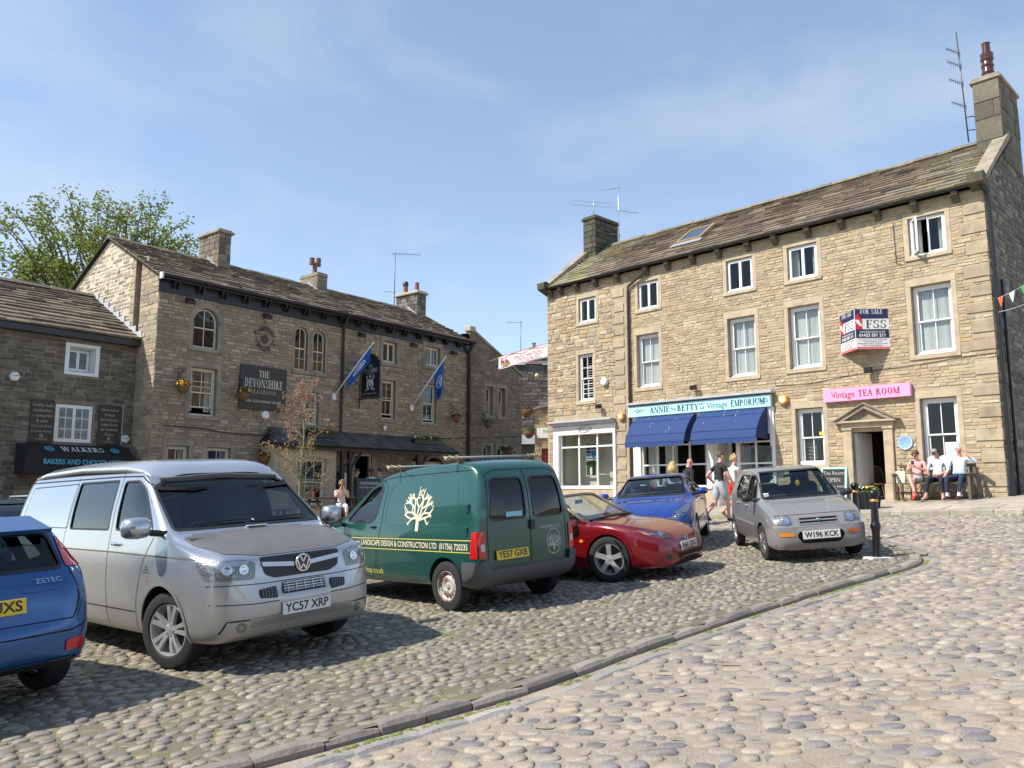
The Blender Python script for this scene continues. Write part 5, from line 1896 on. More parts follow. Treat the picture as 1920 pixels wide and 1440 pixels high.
# brewery lettering fixed to the wall in a ring
tt = thing('brewery_lettering','ring of dark metal letters with a round emblem on the inn wall','lettering',M=PB.matrix_world @ Matrix.Translation((3.97,-.05,6.95)))
m_dl = mat('dark_lettering',(.06,.052,.045),.6)
for word,a0,a1,fl in (('TIMOTHY',155,25,1),("TAYLOR'S",205,335,-1)):
	n = len(word)
	for i,ch in enumerate(word):
		a = R(a0 + (a1 - a0) * i / (n - 1))
		rr = .37
		rot = (math.pi / 2 - a) if fl > 0 else (-(a + math.pi / 2))
		lettering(ch,.20,m_dl,Matrix.Translation((rr * math.cos(a),-.0,rr * math.sin(a))) @ Matrix.Rotation(rot,4,'Y'),tt,ext=.008,bold=.006,name='letter')
mb = MB()
mb.lathe([(0,.012),(.12,.012),(.13,0)],18,M=Mq)
for i in range(10):
	a = 2 * math.pi * i / 10
	mb.ball((.11 * math.cos(a),-.01,.11 * math.sin(a)),(.045,.012,.045),6,4)
mb.build('emblem',m_dl,tt)
for sx in (-.36,.36):
	MB().ball((sx,0,-.02),(.03,.012,.03),8,4).build('stud',m_dl,tt)
al = thing('alarm_box','white bell shaped alarm box under the inn sign','alarm box',M=PB.matrix_world @ Matrix.Translation((4.1,-.02,4.22)))
mb = MB()
mb.lathe([(0,.11),(.11,.11),(.15,.07),(.15,0)],14,M=Mq)
mb.build('case',m_white,al,smooth=True,sharp=40)
# hanging sign on posts and bracket
hs = thing('hanging_sign','black double sided hanging inn sign with coat of arms on an iron bracket','sign',M=PB.matrix_world @ Matrix.Translation((8.38,-.1,6.0)))
m_hb = mat('black_sign_board',(.012,.013,.018),.4)
MB().bbox(-.03,.03,-1.18,-.12,-.80,.66,.01).build('board',m_hb,hs)
mb = MB()
mb.prism([(-1.05,.66),(-.25,.66),(-.28,.80),(-.42,.82),(-.48,.90),(-.65,.94),(-.82,.90),(-.88,.82),(-1.02,.80)],-.025,.025,'x')
mb.build('crest_rail',m_hb,hs)
mb = MB()
for y in (-.35,-.95):
	mb.tube([(0,y,.80),(0,y,.98)],.025,6)
mb.build('finial',mat('gilt',(.55,.42,.15),.4,metal=.5),hs)
mb = MB()
mb.tube([(0,.1,-.84),(0,-1.25,-.84)],.028,6)
mb.tube([(0,.1,.62),(0,-.1,.62)],.02,6)
mb.tube([(0,-.02,.7),(0,-.02,-1.2)],.03,6)
mb.tube([(0,.08,-.2),(-.6,.08,.1)],.018,6)
mb.build('bracket',m_iron,hs)
Ms = Matrix.Translation((-.036,-.65,0)) @ Matrix.Rotation(R(-90),4,'Z')     # faces along -x: read from that side
m_sil = mat('silver_lettering',(.50,.50,.48),.5)
serif('THE',.13,m_sil,Ms @ Matrix.Translation((0,0,.44)),hs,.26,ext=.002)
serif('DEVONSHIRE',.16,m_sil,Ms @ Matrix.Translation((0,0,.26)),hs,.80,ext=.002)
serif('GRASSINGTON',.06,m_sil,Ms @ Matrix.Translation((0,0,.13)),hs,.42,ext=.002)
lettering('INN, ALE & DINING HOUSE',.07,m_sil,Ms @ Matrix.Translation((0,-.003,-.66)),hs,.76,ext=.001)
mb = MB()
for sx in (-1,1):                                      # arms: two supporters, shield, crown, ribbon
	mb.tube([(sx * .10,0,-.50),(sx * .16,0,-.30),(sx * .12,0,-.10),(sx * .22,0,.0)],[.03,.035,.03,.012],6)
	mb.tube([(sx * .13,0,-.12),(sx * .06,0,-.16)],.018,6)
	mb.tube([(sx * .05,0,-.45),(sx * .18,0,-.52),(sx * .28,0,-.48)],.018,6)
	mb.ball((sx * .20,0,.03),(.03,.012,.035),8,5)
mb.prism([(-.08,-.10),(.08,-.10),(.08,-.28),(0,-.40),(-.08,-.28)][::-1],-.008,.008,'y')
mb.prism([(-.06,-.02),(-.07,.06),(-.03,.03),(0,.08),(.03,.03),(.07,.06),(.06,-.02)][::-1],-.008,.008,'y')
mb.build('coat_of_arms',m_sil,hs,M=Ms)
# flags on raked poles
m_flag_b = mat('blue_flag_cloth',(.012,.075,.33),.75,var=.12,vscale=6)
def flag(label,s,z,run,droop,sd,L=1.15,lean=0):
	t = thing('flag',label,'flag',M=PB.matrix_world @ Matrix.Translation((s,-.02,z)),group='blue flags on the inn front')
	tip = Vector((run[0],-run[1],run[2]))
	MB().tube([(0,0,0),tip],.026,8).build('pole',m_white,t,smooth=True)
	MB().ball(tip,.05,8,6).build('finial',m_white,t,smooth=True)
	MB().bbox(-.09,.09,-.03,.03,-.16,.10,.01).build('bracket',m_white,t)
	rng = random.Random(sd)
	nu,nv = 14,10
	dn = tip.normalized()
	def P(i,j):
		u,v = i / nu,j / nv                           # u along the pole from the tip down, v across the cloth
		a = tip - dn * (.12 + L * u)
		d = droop * v * (1.0 - .10 * u)
		q = a + Vector((0,0,-d)) + Vector((.10,.12,0)) * (math.sin(u * 9 + 1.2) * .9 * v * .9) + Vector((-.55,0,0)) * 0
		q.x += lean * u * v
		return q
	mb = MB()
	mb.add([P(i,j) for i in range(nu + 1) for j in range(nv + 1)],[(i * (nv + 1) + j,i * (nv + 1) + j + 1,(i + 1) * (nv + 1) + j + 1,(i + 1) * (nv + 1) + j) for i in range(nu) for j in range(nv)])
	mb.build('cloth',m_flag_b,t,smooth=True)
	mb = MB()
	cs = []
	for k in range(15):
		a = 2 * math.pi * k / 14
		i,j = nu * (.5 + .26 * math.cos(a)),nv * (.5 + .17 * math.sin(a))
		cs.append(P(i,j))
	for off in (.006,-.006):
		mb.tube([c + Vector((0,off,0)) for c in cs],.022,5)
		mb.tube([P(nu * .38,nv * .42) + Vector((0,off,0)),P(nu * .5,nv * .58) + Vector((0,off,0)),P(nu * .62,nv * .42) + Vector((0,off,0))],.022,5)
	mb.build('badge',mat('flag_white',(.55,.58,.68),.8),t)
	return t
flag('blue flag on a white pole beside the black hanging sign',7.18,5.20,(1.05,.95,2.1),.62,1,1.45,-.10)
flag('blue flag on a white pole over the inn window past the hanging sign',11.36,5.10,(1.05,.95,2.2),1.35,2,.82,.22)
# flowers
m_leaf_d = mat('basket_leaf',rough=.6,attr=True)
m_flow = mat('petal',rough=.7,attr=True)
m_coir = mat('coir_liner',(.20,.10,.045),.95,var=.35,vscale=30,bump=.5,bscale=80)
def tuft(mb_l,mb_f,c,r,nl,nf,rng,cols,up=.5):
	for _ in range(nl):
		d = Vector((rng.gauss(0,1),rng.gauss(0,1),abs(rng.gauss(0,1)) * up + rng.gauss(0,.25))).normalized()
		p = Vector(c) + Vector((d.x * r[0],d.y * r[1],d.z * r[2])) * rng.uniform(.5,1.05)
		a = Vector((rng.gauss(0,1),rng.gauss(0,1),rng.gauss(0,1))).normalized()
		b = a.cross(d).normalized()
		s = rng.uniform(.025,.06)
		g = rng.uniform(.5,1.3)
		mb_l.add([p - a * s,p - b * s * .5 + d * s * .2,p + a * s,p + b * s * .5 + d * s * .2],[(0,1,2,3)],0,(.05 * g,.10 * g,.02 * g))
	for _ in range(nf):
		d = Vector((rng.gauss(0,1),rng.gauss(0,1),abs(rng.gauss(0,1)) * .7)).normalized()
		p = Vector(c) + Vector((d.x * r[0],d.y * r[1],d.z * r[2])) * 1.05
		a = d.orthogonal().normalized()
		b = a.cross(d)
		s = rng.uniform(.03,.05)
		col = rng.choice(cols)
		k = rng.uniform(.8,1.15)
		n = 6
		mb_f.add([p + d * .012] + [p + (a * math.cos(6.283 * i / n) + b * math.sin(6.283 * i / n)) * s for i in range(n)],[(0,1 + i,1 + (i + 1) % n) for i in range(n)],0,tuple(x * k for x in col))
YEL,ORA,REDF,PUR,WHI = (.75,.48,.02),(.72,.22,.02),(.40,.03,.02),(.10,.03,.12),(.7,.7,.6)
def basket(s,z,label,cols,sd,nf=26,M=None,off=.34,sc=1.0):
	t = thing('hanging_basket',label,'hanging basket',M=(M or PB.matrix_world) @ Matrix.Translation((s,0,z)),group='hanging baskets on the inn')
	mb = MB()
	mb.tube([(0,0,.42),(0,-off,.50)],.012,6)
	mb.tube([(0,0,.10),(0,-off * .6,.42)],.010,6)
	mb.tube([(0,-.012,.05),(0,-.012,.62)],.014,6)
	for k in range(3):
		a = 2 * math.pi * k / 3
		mb.tube([(0,-off,.49),(.19 * math.cos(a),-off + .19 * math.sin(a),.0)],.004,4)
	mb.build('bracket',m_iron,t)
	mb = MB()
	mb.lathe([(0,-.27),(.09,-.25),(.16,-.16),(.20,0),(.18,.01),(0,.01)],14,M=Matrix.Translation((0,-off,0)))
	mb.build('bowl',m_coir,t,smooth=True)
	l,f = MB(),MB()
	tuft(l,f,(0,-off,.02),(.23 * sc,.23 * sc,.17 * sc),120,nf,random.Random(sd),cols)
	l.build('foliage',m_leaf_d,t)
	f.build('flowers',m_flow,t)
	return t
basket(.80,4.92,'hanging basket of red and orange pansies by the corner of the inn',[YEL,ORA,REDF,ORA,REDF],1,40)
basket(3.02,4.90,'hanging basket of yellow pansies overlapping the charcoal inn sign',[YEL,YEL,ORA],2,16)
basket(3.95,2.75,'hanging basket with orange flowers on the ground floor of the inn',[ORA,YEL],3,12)
basket(13.85,4.85,'green hanging basket beside the thick black downpipe, under the eaves',[YEL],4,4)
basket(16.05,4.72,'leafy hanging basket left of the paired sash windows of the side wing',[PUR,YEL],5,3)
basket(17.60,3.50,'dark hanging basket between the upper and lower paired windows',[PUR],6,3)
def trough(s0,s1,y,z,label,sd):
	t = thing('flower_trough',label,'flower box',M=PB.matrix_world @ Matrix.Translation(((s0 + s1) / 2,y,z)),group='flower troughs on the porch roof')
	w = (s1 - s0) / 2
	MB().bbox(-w,w,-.11,.11,0,.20,.01).build('box',m_black,t)
	l,f = MB(),MB()
	rng = random.Random(sd)
	for k in range(int(w * 2 / .16)):
		tuft(l,f,(-w + .1 + k * .16,0,.22),(.14,.16,.17),55,3,rng,[YEL,YEL,ORA,WHI])
	l.build('foliage',m_leaf_d,t)
	f.build('flowers',m_flow,t)
trough(5.55,6.75,-.5,3.5,'black trough of yellow pansies on the porch roof behind the sapling',7)
trough(11.0,12.7,-.5,3.5,'black trough of yellow pansies on the porch roof under the flag',8)
def pub_lamp(s,z,label):
	t = thing('floodlight',label,'lamp',M=PB.matrix_world @ Matrix.Translation((s,-.03,z)),group='black floodlights under the inn eaves')
	MB().tube([(0,0,0),(0,-.2,-.02)],.015,6).build('bracket',m_iron,t)
	mb = MB()
	mb.prism([(-.14,.08),(-.34,-.04),(-.30,-.16),(-.12,-.08)],-.14,.14,'x')
	mb.build('lamp_head',m_iron,t)
for s_,lab in ((.95,'above the single arched window'),(3.9,'above the ring of letters'),(8.3,'beside the eaves downpipe'),(11.2,'between the two top casements'),(13.75,'nearest the thick downpipe')):
	pub_lamp(s_,PE - .64,'small black floodlight under the inn eaves, ' + lab)
# ---------------- side wing at the far end of the inn
WG = thing('wing_building','two storey sooty stone wing with sloping roof edge beyond the inn downpipe','building',M=PB.matrix_world.copy())
GW = [(16.33,16.85,5.12,6.50),(17.28,17.78,5.12,6.52)]
GW2 = [(16.16,16.68,2.3,3.66),(17.19,17.78,2.3,3.66)]
bpy.context.view_layer.update()
wout = [(15.12,.2),(19.1,.2),(19.1,7.25),(17.4,8.05),(15.3,8.95),(15.12,8.95)]
ww = wall_panel(WG,FR,wout,[rect(*w) for w in GW + GW2],.3,m_mortar_g)
PAL_W = [(.20,.165,.125),(.24,.195,.145),(.165,.14,.11),(.27,.21,.15),(.22,.16,.12)]
stones(ww,WG,FR,wout,[clear(*w,(.15,.17,.13)) for w in GW + GW2],(.10,.20),(.16,.45),PAL_W,91,m_stone_d,(.004,.025),keep=90,rough=.012)
for w in GW:
	window(WG,FR,*w,rows=(1,1),cols=1,frame=m_cream,stone=m_ashlar_g,sur=(.15,.17,.13),pane=m_paneo,rec=.2,blind=('vertical',0,1))
for w in GW2:
	window(WG,FR,*w,rows=(1,1),cols=1,frame=m_cream,stone=m_ashlar_g,sur=(.15,.17,.13),pane=m_paneo,rec=.2)
wall_panel(WG,Frame((19.1,0),(0,1),(1,0)),rect(0,6,.2,7.2),[],.3,m_mortar_g,'end_wall')
mb = MB()
q = [(15.12,8.97),(15.32,8.97),(17.4,8.07),(19.15,7.27),(19.15,7.40),(17.4,8.2),(15.35,9.12),(15.12,9.12)]
mb.prism(q,-.06,.25,'y')
mb.build('coping',m_ashlar_g,WG)
MB().bbox(15.05,15.45,-.10,.3,9.0,9.25,.03).build('kneeler',m_ashlar,WG)
mb = MB()
mb.add([(15.2,.2,8.95),(19.1,.2,7.3),(19.1,6,7.3),(15.2,6,8.95)],[(0,1,2,3)])
mb.build('roof',m_dark,WG)
mb = MB()
mb.box(15.3,19,1.8,1.9,.3,8)
mb.build('rooms',m_room,WG)
# ---------------- bakery at the near end, set back
BK = thing('bakery_building','low sooty stone bakery with stone slate roof joined to the inn gable','building',M=PB.matrix_world.copy())
bpy.context.view_layer.update()
frB = Frame((0,1.2),(1,0),(0,-1))
BT,BM = (-2.08,-1.30,5.20,5.98),(-2.36,-1.26,3.02,4.18)
bo = rect(-7.5,-.005,-.5,6.45)
shopw = (-3.2,.0,-.3,1.9)
bw = wall_panel(BK,frB,bo,[rect(*BT),rect(*BM)],.45,m_mortar_g)
PAL_B = [(.125,.107,.083),(.15,.13,.10),(.105,.09,.074),(.185,.16,.122),(.135,.11,.083),(.225,.195,.155)]
stones(bw,BK,frB,bo,[clear(*BT,(.12,.12,.12)),clear(*BM,(.06,.06,.06))],(.085,.16),(.14,.40),PAL_B,101,m_stone_d,(.004,.028),keep=160,rough=.014,gap=.016)
# whitewashed deep reveal with a small window at its back
mb = MB()
a,b,c,d = BT
for q in (rect(a - .12,a,c - .1,d + .1),rect(b,b + .12,c - .1,d + .1),rect(a,b,d,d + .1),rect(a,b,c - .1,c)):
	mb.prism(q,-.012,.02,'y',M=frB.M())
mb.build('whitewashed_surround',m_white,BK)
mb = MB()
vs = [frB.P(s,.001,z) for s,z in rect(a + .003,b - .003,c + .003,d - .003)] + [frB.P(s,-.40,z) for s,z in rect(a + .04,b - .04,c + .05,d - .04)]
mb.add(vs,[(0,1,5,4)[::-1],(1,2,6,5)[::-1],(2,3,7,6)[::-1],(3,0,4,7)[::-1]])
mb.build('whitewashed_reveal',m_white,BK)
window(BK,frB,a + .04,b - .04,c + .05,d - .04,style='casement',sur=None,rec=.33,fw=.035,pane=m_paneo)
window(BK,frB,*BM,style='casement',rows=(3,2),sur=None,rec=.02,fw=.06,pane=m_paneo)
mb = MB()
mb.box(-2.2,-1.85,1.75,1.8,3.1,3.55)
mb.box(-1.75,-1.4,1.75,1.8,3.1,3.4)
mb.build('curtain',mat('red_cloth',(.36,.04,.05),.8),BK)
mb = MB()
mb.box(-7.3,-.3,3.4,3.5,-.4,6.3)
mb.build('rooms',m_room,BK)
slates(BK,(-7.6,.92,6.42),(-.0,.92,6.42),(-7.6,4.6,8.42),(-.0,4.6,8.42),14,(.30,.66),PAL_PR,102,keep=150,th=.055)
slates(BK,(0,8.2,6.42),(-7.6,8.2,6.42),(0,4.6,8.42),(-7.6,4.6,8.42),8,(.5,.9),PAL_PR,103,keep=0,name='back_roof')
x = -7.6
while x < -.3:
	L = rng.uniform(.4,.6)
	k = rng.uniform(.8,1.1)
	vs = [(x + e,4.6 + yy,8.50 + hz) for e in (0,L - .015) for yy,hz in ((-.2,-.09),(-.06,.03),(.06,.03),(.2,-.09))]
	MB().add(vs,[(0,4,5,1),(1,5,6,2),(2,6,7,3),(0,1,2,3),(7,6,5,4)],0,(.19 * k,.165 * k,.13 * k)).build('ridge_stone',m_slate,BK)
	x += L
mb = MB()
mb.box(-7.6,-.02,.94,1.22,6.22,6.40)
mb.build('eaves_board',m_black,BK)
# lead flashing up the inn gable
mb = MB()
for k in range(9):
	t0,t1 = k / 9,(k + 1) / 9
	y0,y1 = .92 + 3.68 * t0,.92 + 3.68 * t1
	z0,z1 = 6.46 + 2.0 * t0,6.46 + 2.0 * t1
	mb.prism([(y0,z0),(y1,z0 + .0 + (z1 - z0)),(y1,z1 + .07),(y0,z1 + .06)],-.035,-.02,'x')
mb.build('flashing',mat('white_lead',(.50,.51,.53),.6),BK)
downpipe(BK,[(-.35,1.15,4.3),(-.35,1.15,3.0)],.02,m_lead)
# bakery sign boards and awning
m_brn = mat('brown_sign_board',(.038,.026,.020),.5)
m_cb = mat('buff_lettering',(.40,.37,.32),.6)
for s0,s1,lab,lines in ((-3.06,-2.40,'brown bakery sign listing sandwiches and pies, next to the white casement',('Freshly made','sandwiches','~ savouries','& pies','from our family','to your family')),
						  (-1.10,-.42,'brown bakery sign listing breads and cakes, near the inn corner',('Home baked','breads','and delicious','cakes from','the Yorkshire','Dales'))):
	t = thing('bakery_sign',lab,'sign',M=PB.matrix_world @ Matrix.Translation(((s0 + s1) / 2,1.17,3.62)))
	w = (s1 - s0) / 2
	MB().bbox(-w,w,-.03,.03,-.64,.62,.01).build('board',m_brn,t)
	for k,tx in enumerate(lines):
		lettering(tx,.13 if k < 4 or s0 > -2 else .09,m_cb,Matrix.Translation((0,-.033,.47 - .155 * k)),t,ext=.001,width=min(.56,.052 * len(tx)))
	mb = MB()
	mb.lathe([(.025,.002),(.05,.002)],12,M=Matrix.Translation((0,-.033,-.44)) @ Mq)
	mb.build('emblem',m_cb,t)
	lettering('WALKERS',.07,m_cb,Matrix.Translation((0,-.033,-.54)),t,.34,ext=.001)
aw = thing('bakery_awning','black bakery awning with white and blue lettering','awning',M=PB.matrix_world @ Matrix.Translation((-1.62,1.2,0)))
m_ab = mat('black_canvas',(.012,.011,.011),.75)
prof = [(-.05,2.95),(-.35,2.90),(-.72,2.66),(-.78,2.60),(-.79,2.05)]
mb = MB()
mb.add([(x,y,z) for y,z in prof for x in (-1.75,1.35)],[(2 * i,2 * i + 1,2 * i + 3,2 * i + 2)[::-1] for i in range(4)])
mb.build('canopy',m_ab,aw)
for x in (-1.75,1.35):
	MB().prism([(-.05,2.05)] + prof[::-1],x - .004,x + .004,'x').build('side_panel',m_ab,aw)
sl_ = math.atan2(.24,.37)
Ma = Matrix.Translation((-.10,-.545,2.787)) @ Matrix.Rotation(-math.atan2(.37,.24),4,'X')
serif('WALKERS',.25,mat('white_lettering',(.75,.75,.73),.6),Ma,aw,1.22,ext=.004)
m_cy = mat('cyan_lettering',(.08,.42,.60),.6)
lettering('BAKERS AND CHOCOLATIERS',.21,m_cy,Matrix.Translation((-.10,-.797,2.40)),aw,2.35,ext=.002,bold=.004)
for sx in (-1.05,.85):
	mb = MB()
	for r0,r1 in ((.085,.115),(.02,.05)):
		mb.lathe([(r0,.004),(r1,.004)],20,M=Mq)
	for i in range(10):
		a = 2 * math.pi * i / 10
		mb.ball((.12 * math.cos(a),-.004,.12 * math.sin(a)),(.022,.003,.022),6,4)
	mb.build('emblem',m_cy,aw,M=Ma @ Matrix.Translation((sx + .1,0,0)))
for s_,z_,lab,k in ((-3.56,4.86,'white hexagonal alarm box on the dark bakery wall',6),(-.24,3.2,'white shield shaped alarm box beside the brown bakery sign',5)):
	t = thing('alarm_box',lab,'alarm box',M=PB.matrix_world @ Matrix.Translation((s_,1.18,z_)))
	mb = MB()
	mb.lathe([(0,.10),(.12,.10),(.15,.06),(.15,0)],k,M=Mq,a0=R(0),a1=R(360))
	mb.build('case',m_white,t)
	lettering('ALARM',.06,m_iron,Matrix.Translation((0,-.105,.02)),t,.16,ext=.001)
# ---------------- beyond the gap
m_far = m_mortar_g
FB = thing('rubble_house','tall dark rubble stone house with capped chimney behind the street banner','building',(.25,47,0),R(-2))
bpy.context.view_layer.update()
fo = rect(-3,9,.5,9.0)
fw_ = wall_panel(FB,FR,fo,[],.3,m_mortar_g)
stones(fw_,FB,FR,rect(-.2,2.2,2.5,9.0),[],(.14,.26),(.2,.6),PAL_S,111,m_stone_d,(.01,.06),keep=40,rough=.02,gap=.03)
MB().add([(-3,-.2,9.0),(9,-.2,9.0),(9,3,10.0),(-3,3,10.0)],[(0,1,2,3)]).build('roof',mat('dark_slate_roof',(.10,.09,.085),.8,var=.2),FB)
cf = chimney(FB,.55,1.55,1.0,1.9,9.0,9.95,PAL_S,112,capm=m_ashlar_g)
mb = MB()
mb.ball((1.05,1.45,10.05),(.55,.5,.25),14,8)
mb.lathe([(.11,10.2),(.10,10.5),(.13,10.52),(.13,10.58),(.08,10.58)],12,M=Matrix.Translation((1.05,1.45,0)))
mb.build('chimney_pot',mat('weathered_cap',(.27,.24,.17),.9),cf,smooth=True,sharp=45)
yagi('tv_aerial','spindly bar aerial beside the capped chimney of the rubble house',FB.matrix_world @ Vector((.25,1.2,9.3)),2.6,[(2.5,185,.9,8,.3,False)],m=m_steel)
YB = thing('lane_house','small buff stone house with doorway squeezed beside the white shopfront corner','building',(.98,34.2,0),R(-8))
bpy.context.view_layer.update()
yo = [(0,.5),(4,.5),(4,5.75),(.0,5.05)]
yw = wall_panel(YB,FR,yo,[rect(.28,.60,.8,3.35)],.3,m_mortar_y)
stones(yw,YB,FR,rect(0,1.2,.6,5.1),[rect(.2,.68,.6,3.5)],(.12,.24),(.2,.45),PAL_Y2,113,m_stone,(.005,.03),keep=60,rough=.015)
MB().add([(-.15,-.15,5.0),(4,-.15,5.8),(4,3,6.3),(-.15,3,5.5)],[(0,1,2,3)]).build('roof',MATS['dark_slate_roof'],YB)
mb = MB()
ring(mb,.30,.58,.8,3.33,.05,.05,.12,FR.M())
mb.box(.3,.58,.6,.7,.8,3.3)
mb.build('doorway',mat('dark_red_paint',(.16,.02,.02),.5),YB)
ls = thing('lane_sign','white shop sign with green lettering in the narrow lane','sign',M=YB.matrix_world @ Matrix.Translation((.36,-.05,4.0)))
MB().bbox(-.26,.40,-.03,.03,-.22,.22,.01).build('board',m_white,ls)
lettering('KEN',.2,mat('green_lettering',(.05,.35,.12),.6),Matrix.Translation((.20,-.034,.06)),ls,ext=.001)
for s_,z_,lab,k in ((-.35,5.0,'dark hanging basket above the lane between the houses',41),(-.25,4.1,'lower dark hanging basket in the lane beside the white sign',42)):
	t = thing('hanging_basket',lab,'hanging basket',M=YB.matrix_world @ Matrix.Translation((s_,0,z_)),group='hanging baskets on the inn')
	mb = MB()
	mb.lathe([(0,-.34),(.11,-.30),(.22,-.15),(.25,0),(0,.01)],14)
	mb.build('bowl',m_coir,t,smooth=True)
	l,f = MB(),MB()
	tuft(l,f,(0,0,.02),(.30,.30,.22),120,4,random.Random(k),[PUR])
	l.build('foliage',m_leaf_d,t)
	MB().tube([(.35,.0,.62),(.0,0,.58),(0,0,.2)],.012,5).build('bracket',m_iron,t)
FS = thing('far_shopfront','white rendered cottage front at the end of the lane','building',(-2.5,44.5,0),0)
MB().box(-.5,6,0,.3,.5,2.2).build('wall',m_white,FS)
MB().box(-.5,6,0.01,.3,2.2,4.2).build('upper_wall',m_mortar_g,FS)
MB().add([(-.6,-.3,4.1),(6,-.3,4.1),(6,1,4.7),(-.6,1,4.7)],[(0,1,2,3)]).build('roof',m_lead,FS)
# street banner
bn_w = PB.matrix_world
A = Vector((-.62,36.0,0))
bz0,bz1 = 7.42,7.94
pA,pB = Vector((-.60,35.2,0)),Vector((1.48,33.0,0))
dv = (pB - pA)
bn = thing('street_banner','white banner with red tractor strung across the lane','banner',M=Matrix.Translation((pA.x,pA.y,0)) @ Matrix.Rotation(math.atan2(dv.y,dv.x),4,'Z'))
BLn = dv.length
mb = MB()
n = 12
vs = []
for i in range(n + 1):
	x = BLn * i / n
	yy = .03 * math.sin(i * 1.3)
	for z in (6.95,7.50):
		vs.append((x,yy,z + .22 * i / n - .03))
mb.add(vs,[(2 * i,2 * i + 2,2 * i + 3,2 * i + 1) for i in range(n)])
mb.build('cloth',mat('banner_vinyl',(.76,.74,.72),.6),bn,smooth=True)
rotb = Matrix.Rotation(-math.atan2(.22,BLn),4,'Y')
mb = MB()
mb.box(0,BLn,-.05,-.045,-.0,.03,M=Matrix.Translation((0,0,7.44)) @ rotb)
mb.box(0,BLn,-.05,-.045,-.0,.02,M=Matrix.Translation((0,0,6.93)) @ rotb)
for x0 in (.2,.48):
	mb.box(x0,x0 + .22,-.05,-.045,7.18,7.27)
	mb.box(x0 + .02,x0 + .12,-.05,-.045,7.26,7.34)
	for c in (.04,.18):
		mb.lathe([(0,.05),(.055,.05)],10,M=Matrix.Translation((x0 + c,0,7.16)) @ Mq)
mb.build('tractor_print',mat('banner_red',(.55,.03,.05),.6),bn)
MB().prism([(.12,7.06),(.8,7.10),(.8,7.15),(.45,7.13),(.12,7.08)],-.05,-.045,'y').build('hill_print',mat('banner_green',(.2,.5,.08),.6),bn)
lettering('5 Mile Red Tractor Trail Run',.2,MATS['banner_red'],Matrix.Translation((1.9,-.055,7.38)) @ rotb,bn,1.7,ext=.001)
lettering('Sunday 20th May 2018',.16,m_txt,Matrix.Translation((1.9,-.055,7.20)) @ rotb,bn,1.4,ext=.001)
mb = MB()
mb.tube([(0,0,7.46),(-1.5,.8,7.55)],.008,5)
mb.tube([(0,0,6.95),(-.9,.8,6.7)],.008,5)
mb.tube([(BLn,0,7.68),(BLn + .5,.3,7.75)],.008,5)
mb.build('rope',m_white,bn)
sl2 = thing('lane_lamp','small yellow lamp hanging beneath the street banner','lamp',(1.06,33.6,6.42))
MB().ball((0,0,0),.09,10,8).build('globe',mat('lamp_yellow',(.75,.75,.25),.4),sl2,smooth=True)
MB().tube([(0,0,.08),(0,0,.55)],.01,5).build('flex',m_iron,sl2)
# ================================================================ vehicles
# every vehicle: x forward from the front axle, y to its left, z up from the ground
def pchip(pts):
	pts = sorted(pts)
	xs = np.array([p[0] for p in pts],float)
	ys = np.array([p[1] for p in pts],float)
	h = np.diff(xs)
	d = np.diff(ys) / h
	m = np.zeros(len(xs))
	m[0],m[-1] = d[0],d[-1]
	for i in range(1,len(xs) - 1):
		if d[i - 1] * d[i] > 0:
			w1,w2 = 2 * h[i] + h[i - 1],h[i] + 2 * h[i - 1]
			m[i] = (w1 + w2) / (w1 / d[i - 1] + w2 / d[i])
	def f(x):
		x = min(max(x,xs[0]),xs[-1])
		i = min(int(np.searchsorted(xs,x,'right')) - 1,len(xs) - 2)
		t = (x - xs[i]) / h[i]
		return ((1 + 2 * t) * (1 - t) ** 2 * ys[i] + t * (1 - t) ** 2 * h[i] * m[i] + t * t * (3 - 2 * t) * ys[i + 1] + t * t * (t - 1) * h[i] * m[i + 1])
	return f
def spline(pts,k=3):
	out = []
	n = len(pts)
	for i in range(n - 1):
		a,b,c,d = pts[max(i - 1,0)],pts[i],pts[i + 1],pts[min(i + 2,n - 1)]
		for j in range(k):
			t = j / k
			out.append(tuple(.5 * ((2 * b[q]) + (c[q] - a[q]) * t + (2 * a[q] - 5 * b[q] + 4 * c[q] - d[q]) * t * t + (3 * b[q] - a[q] - 3 * c[q] + d[q]) * t ** 3) for q in (0,1)))
	out.append(pts[-1])
	return out
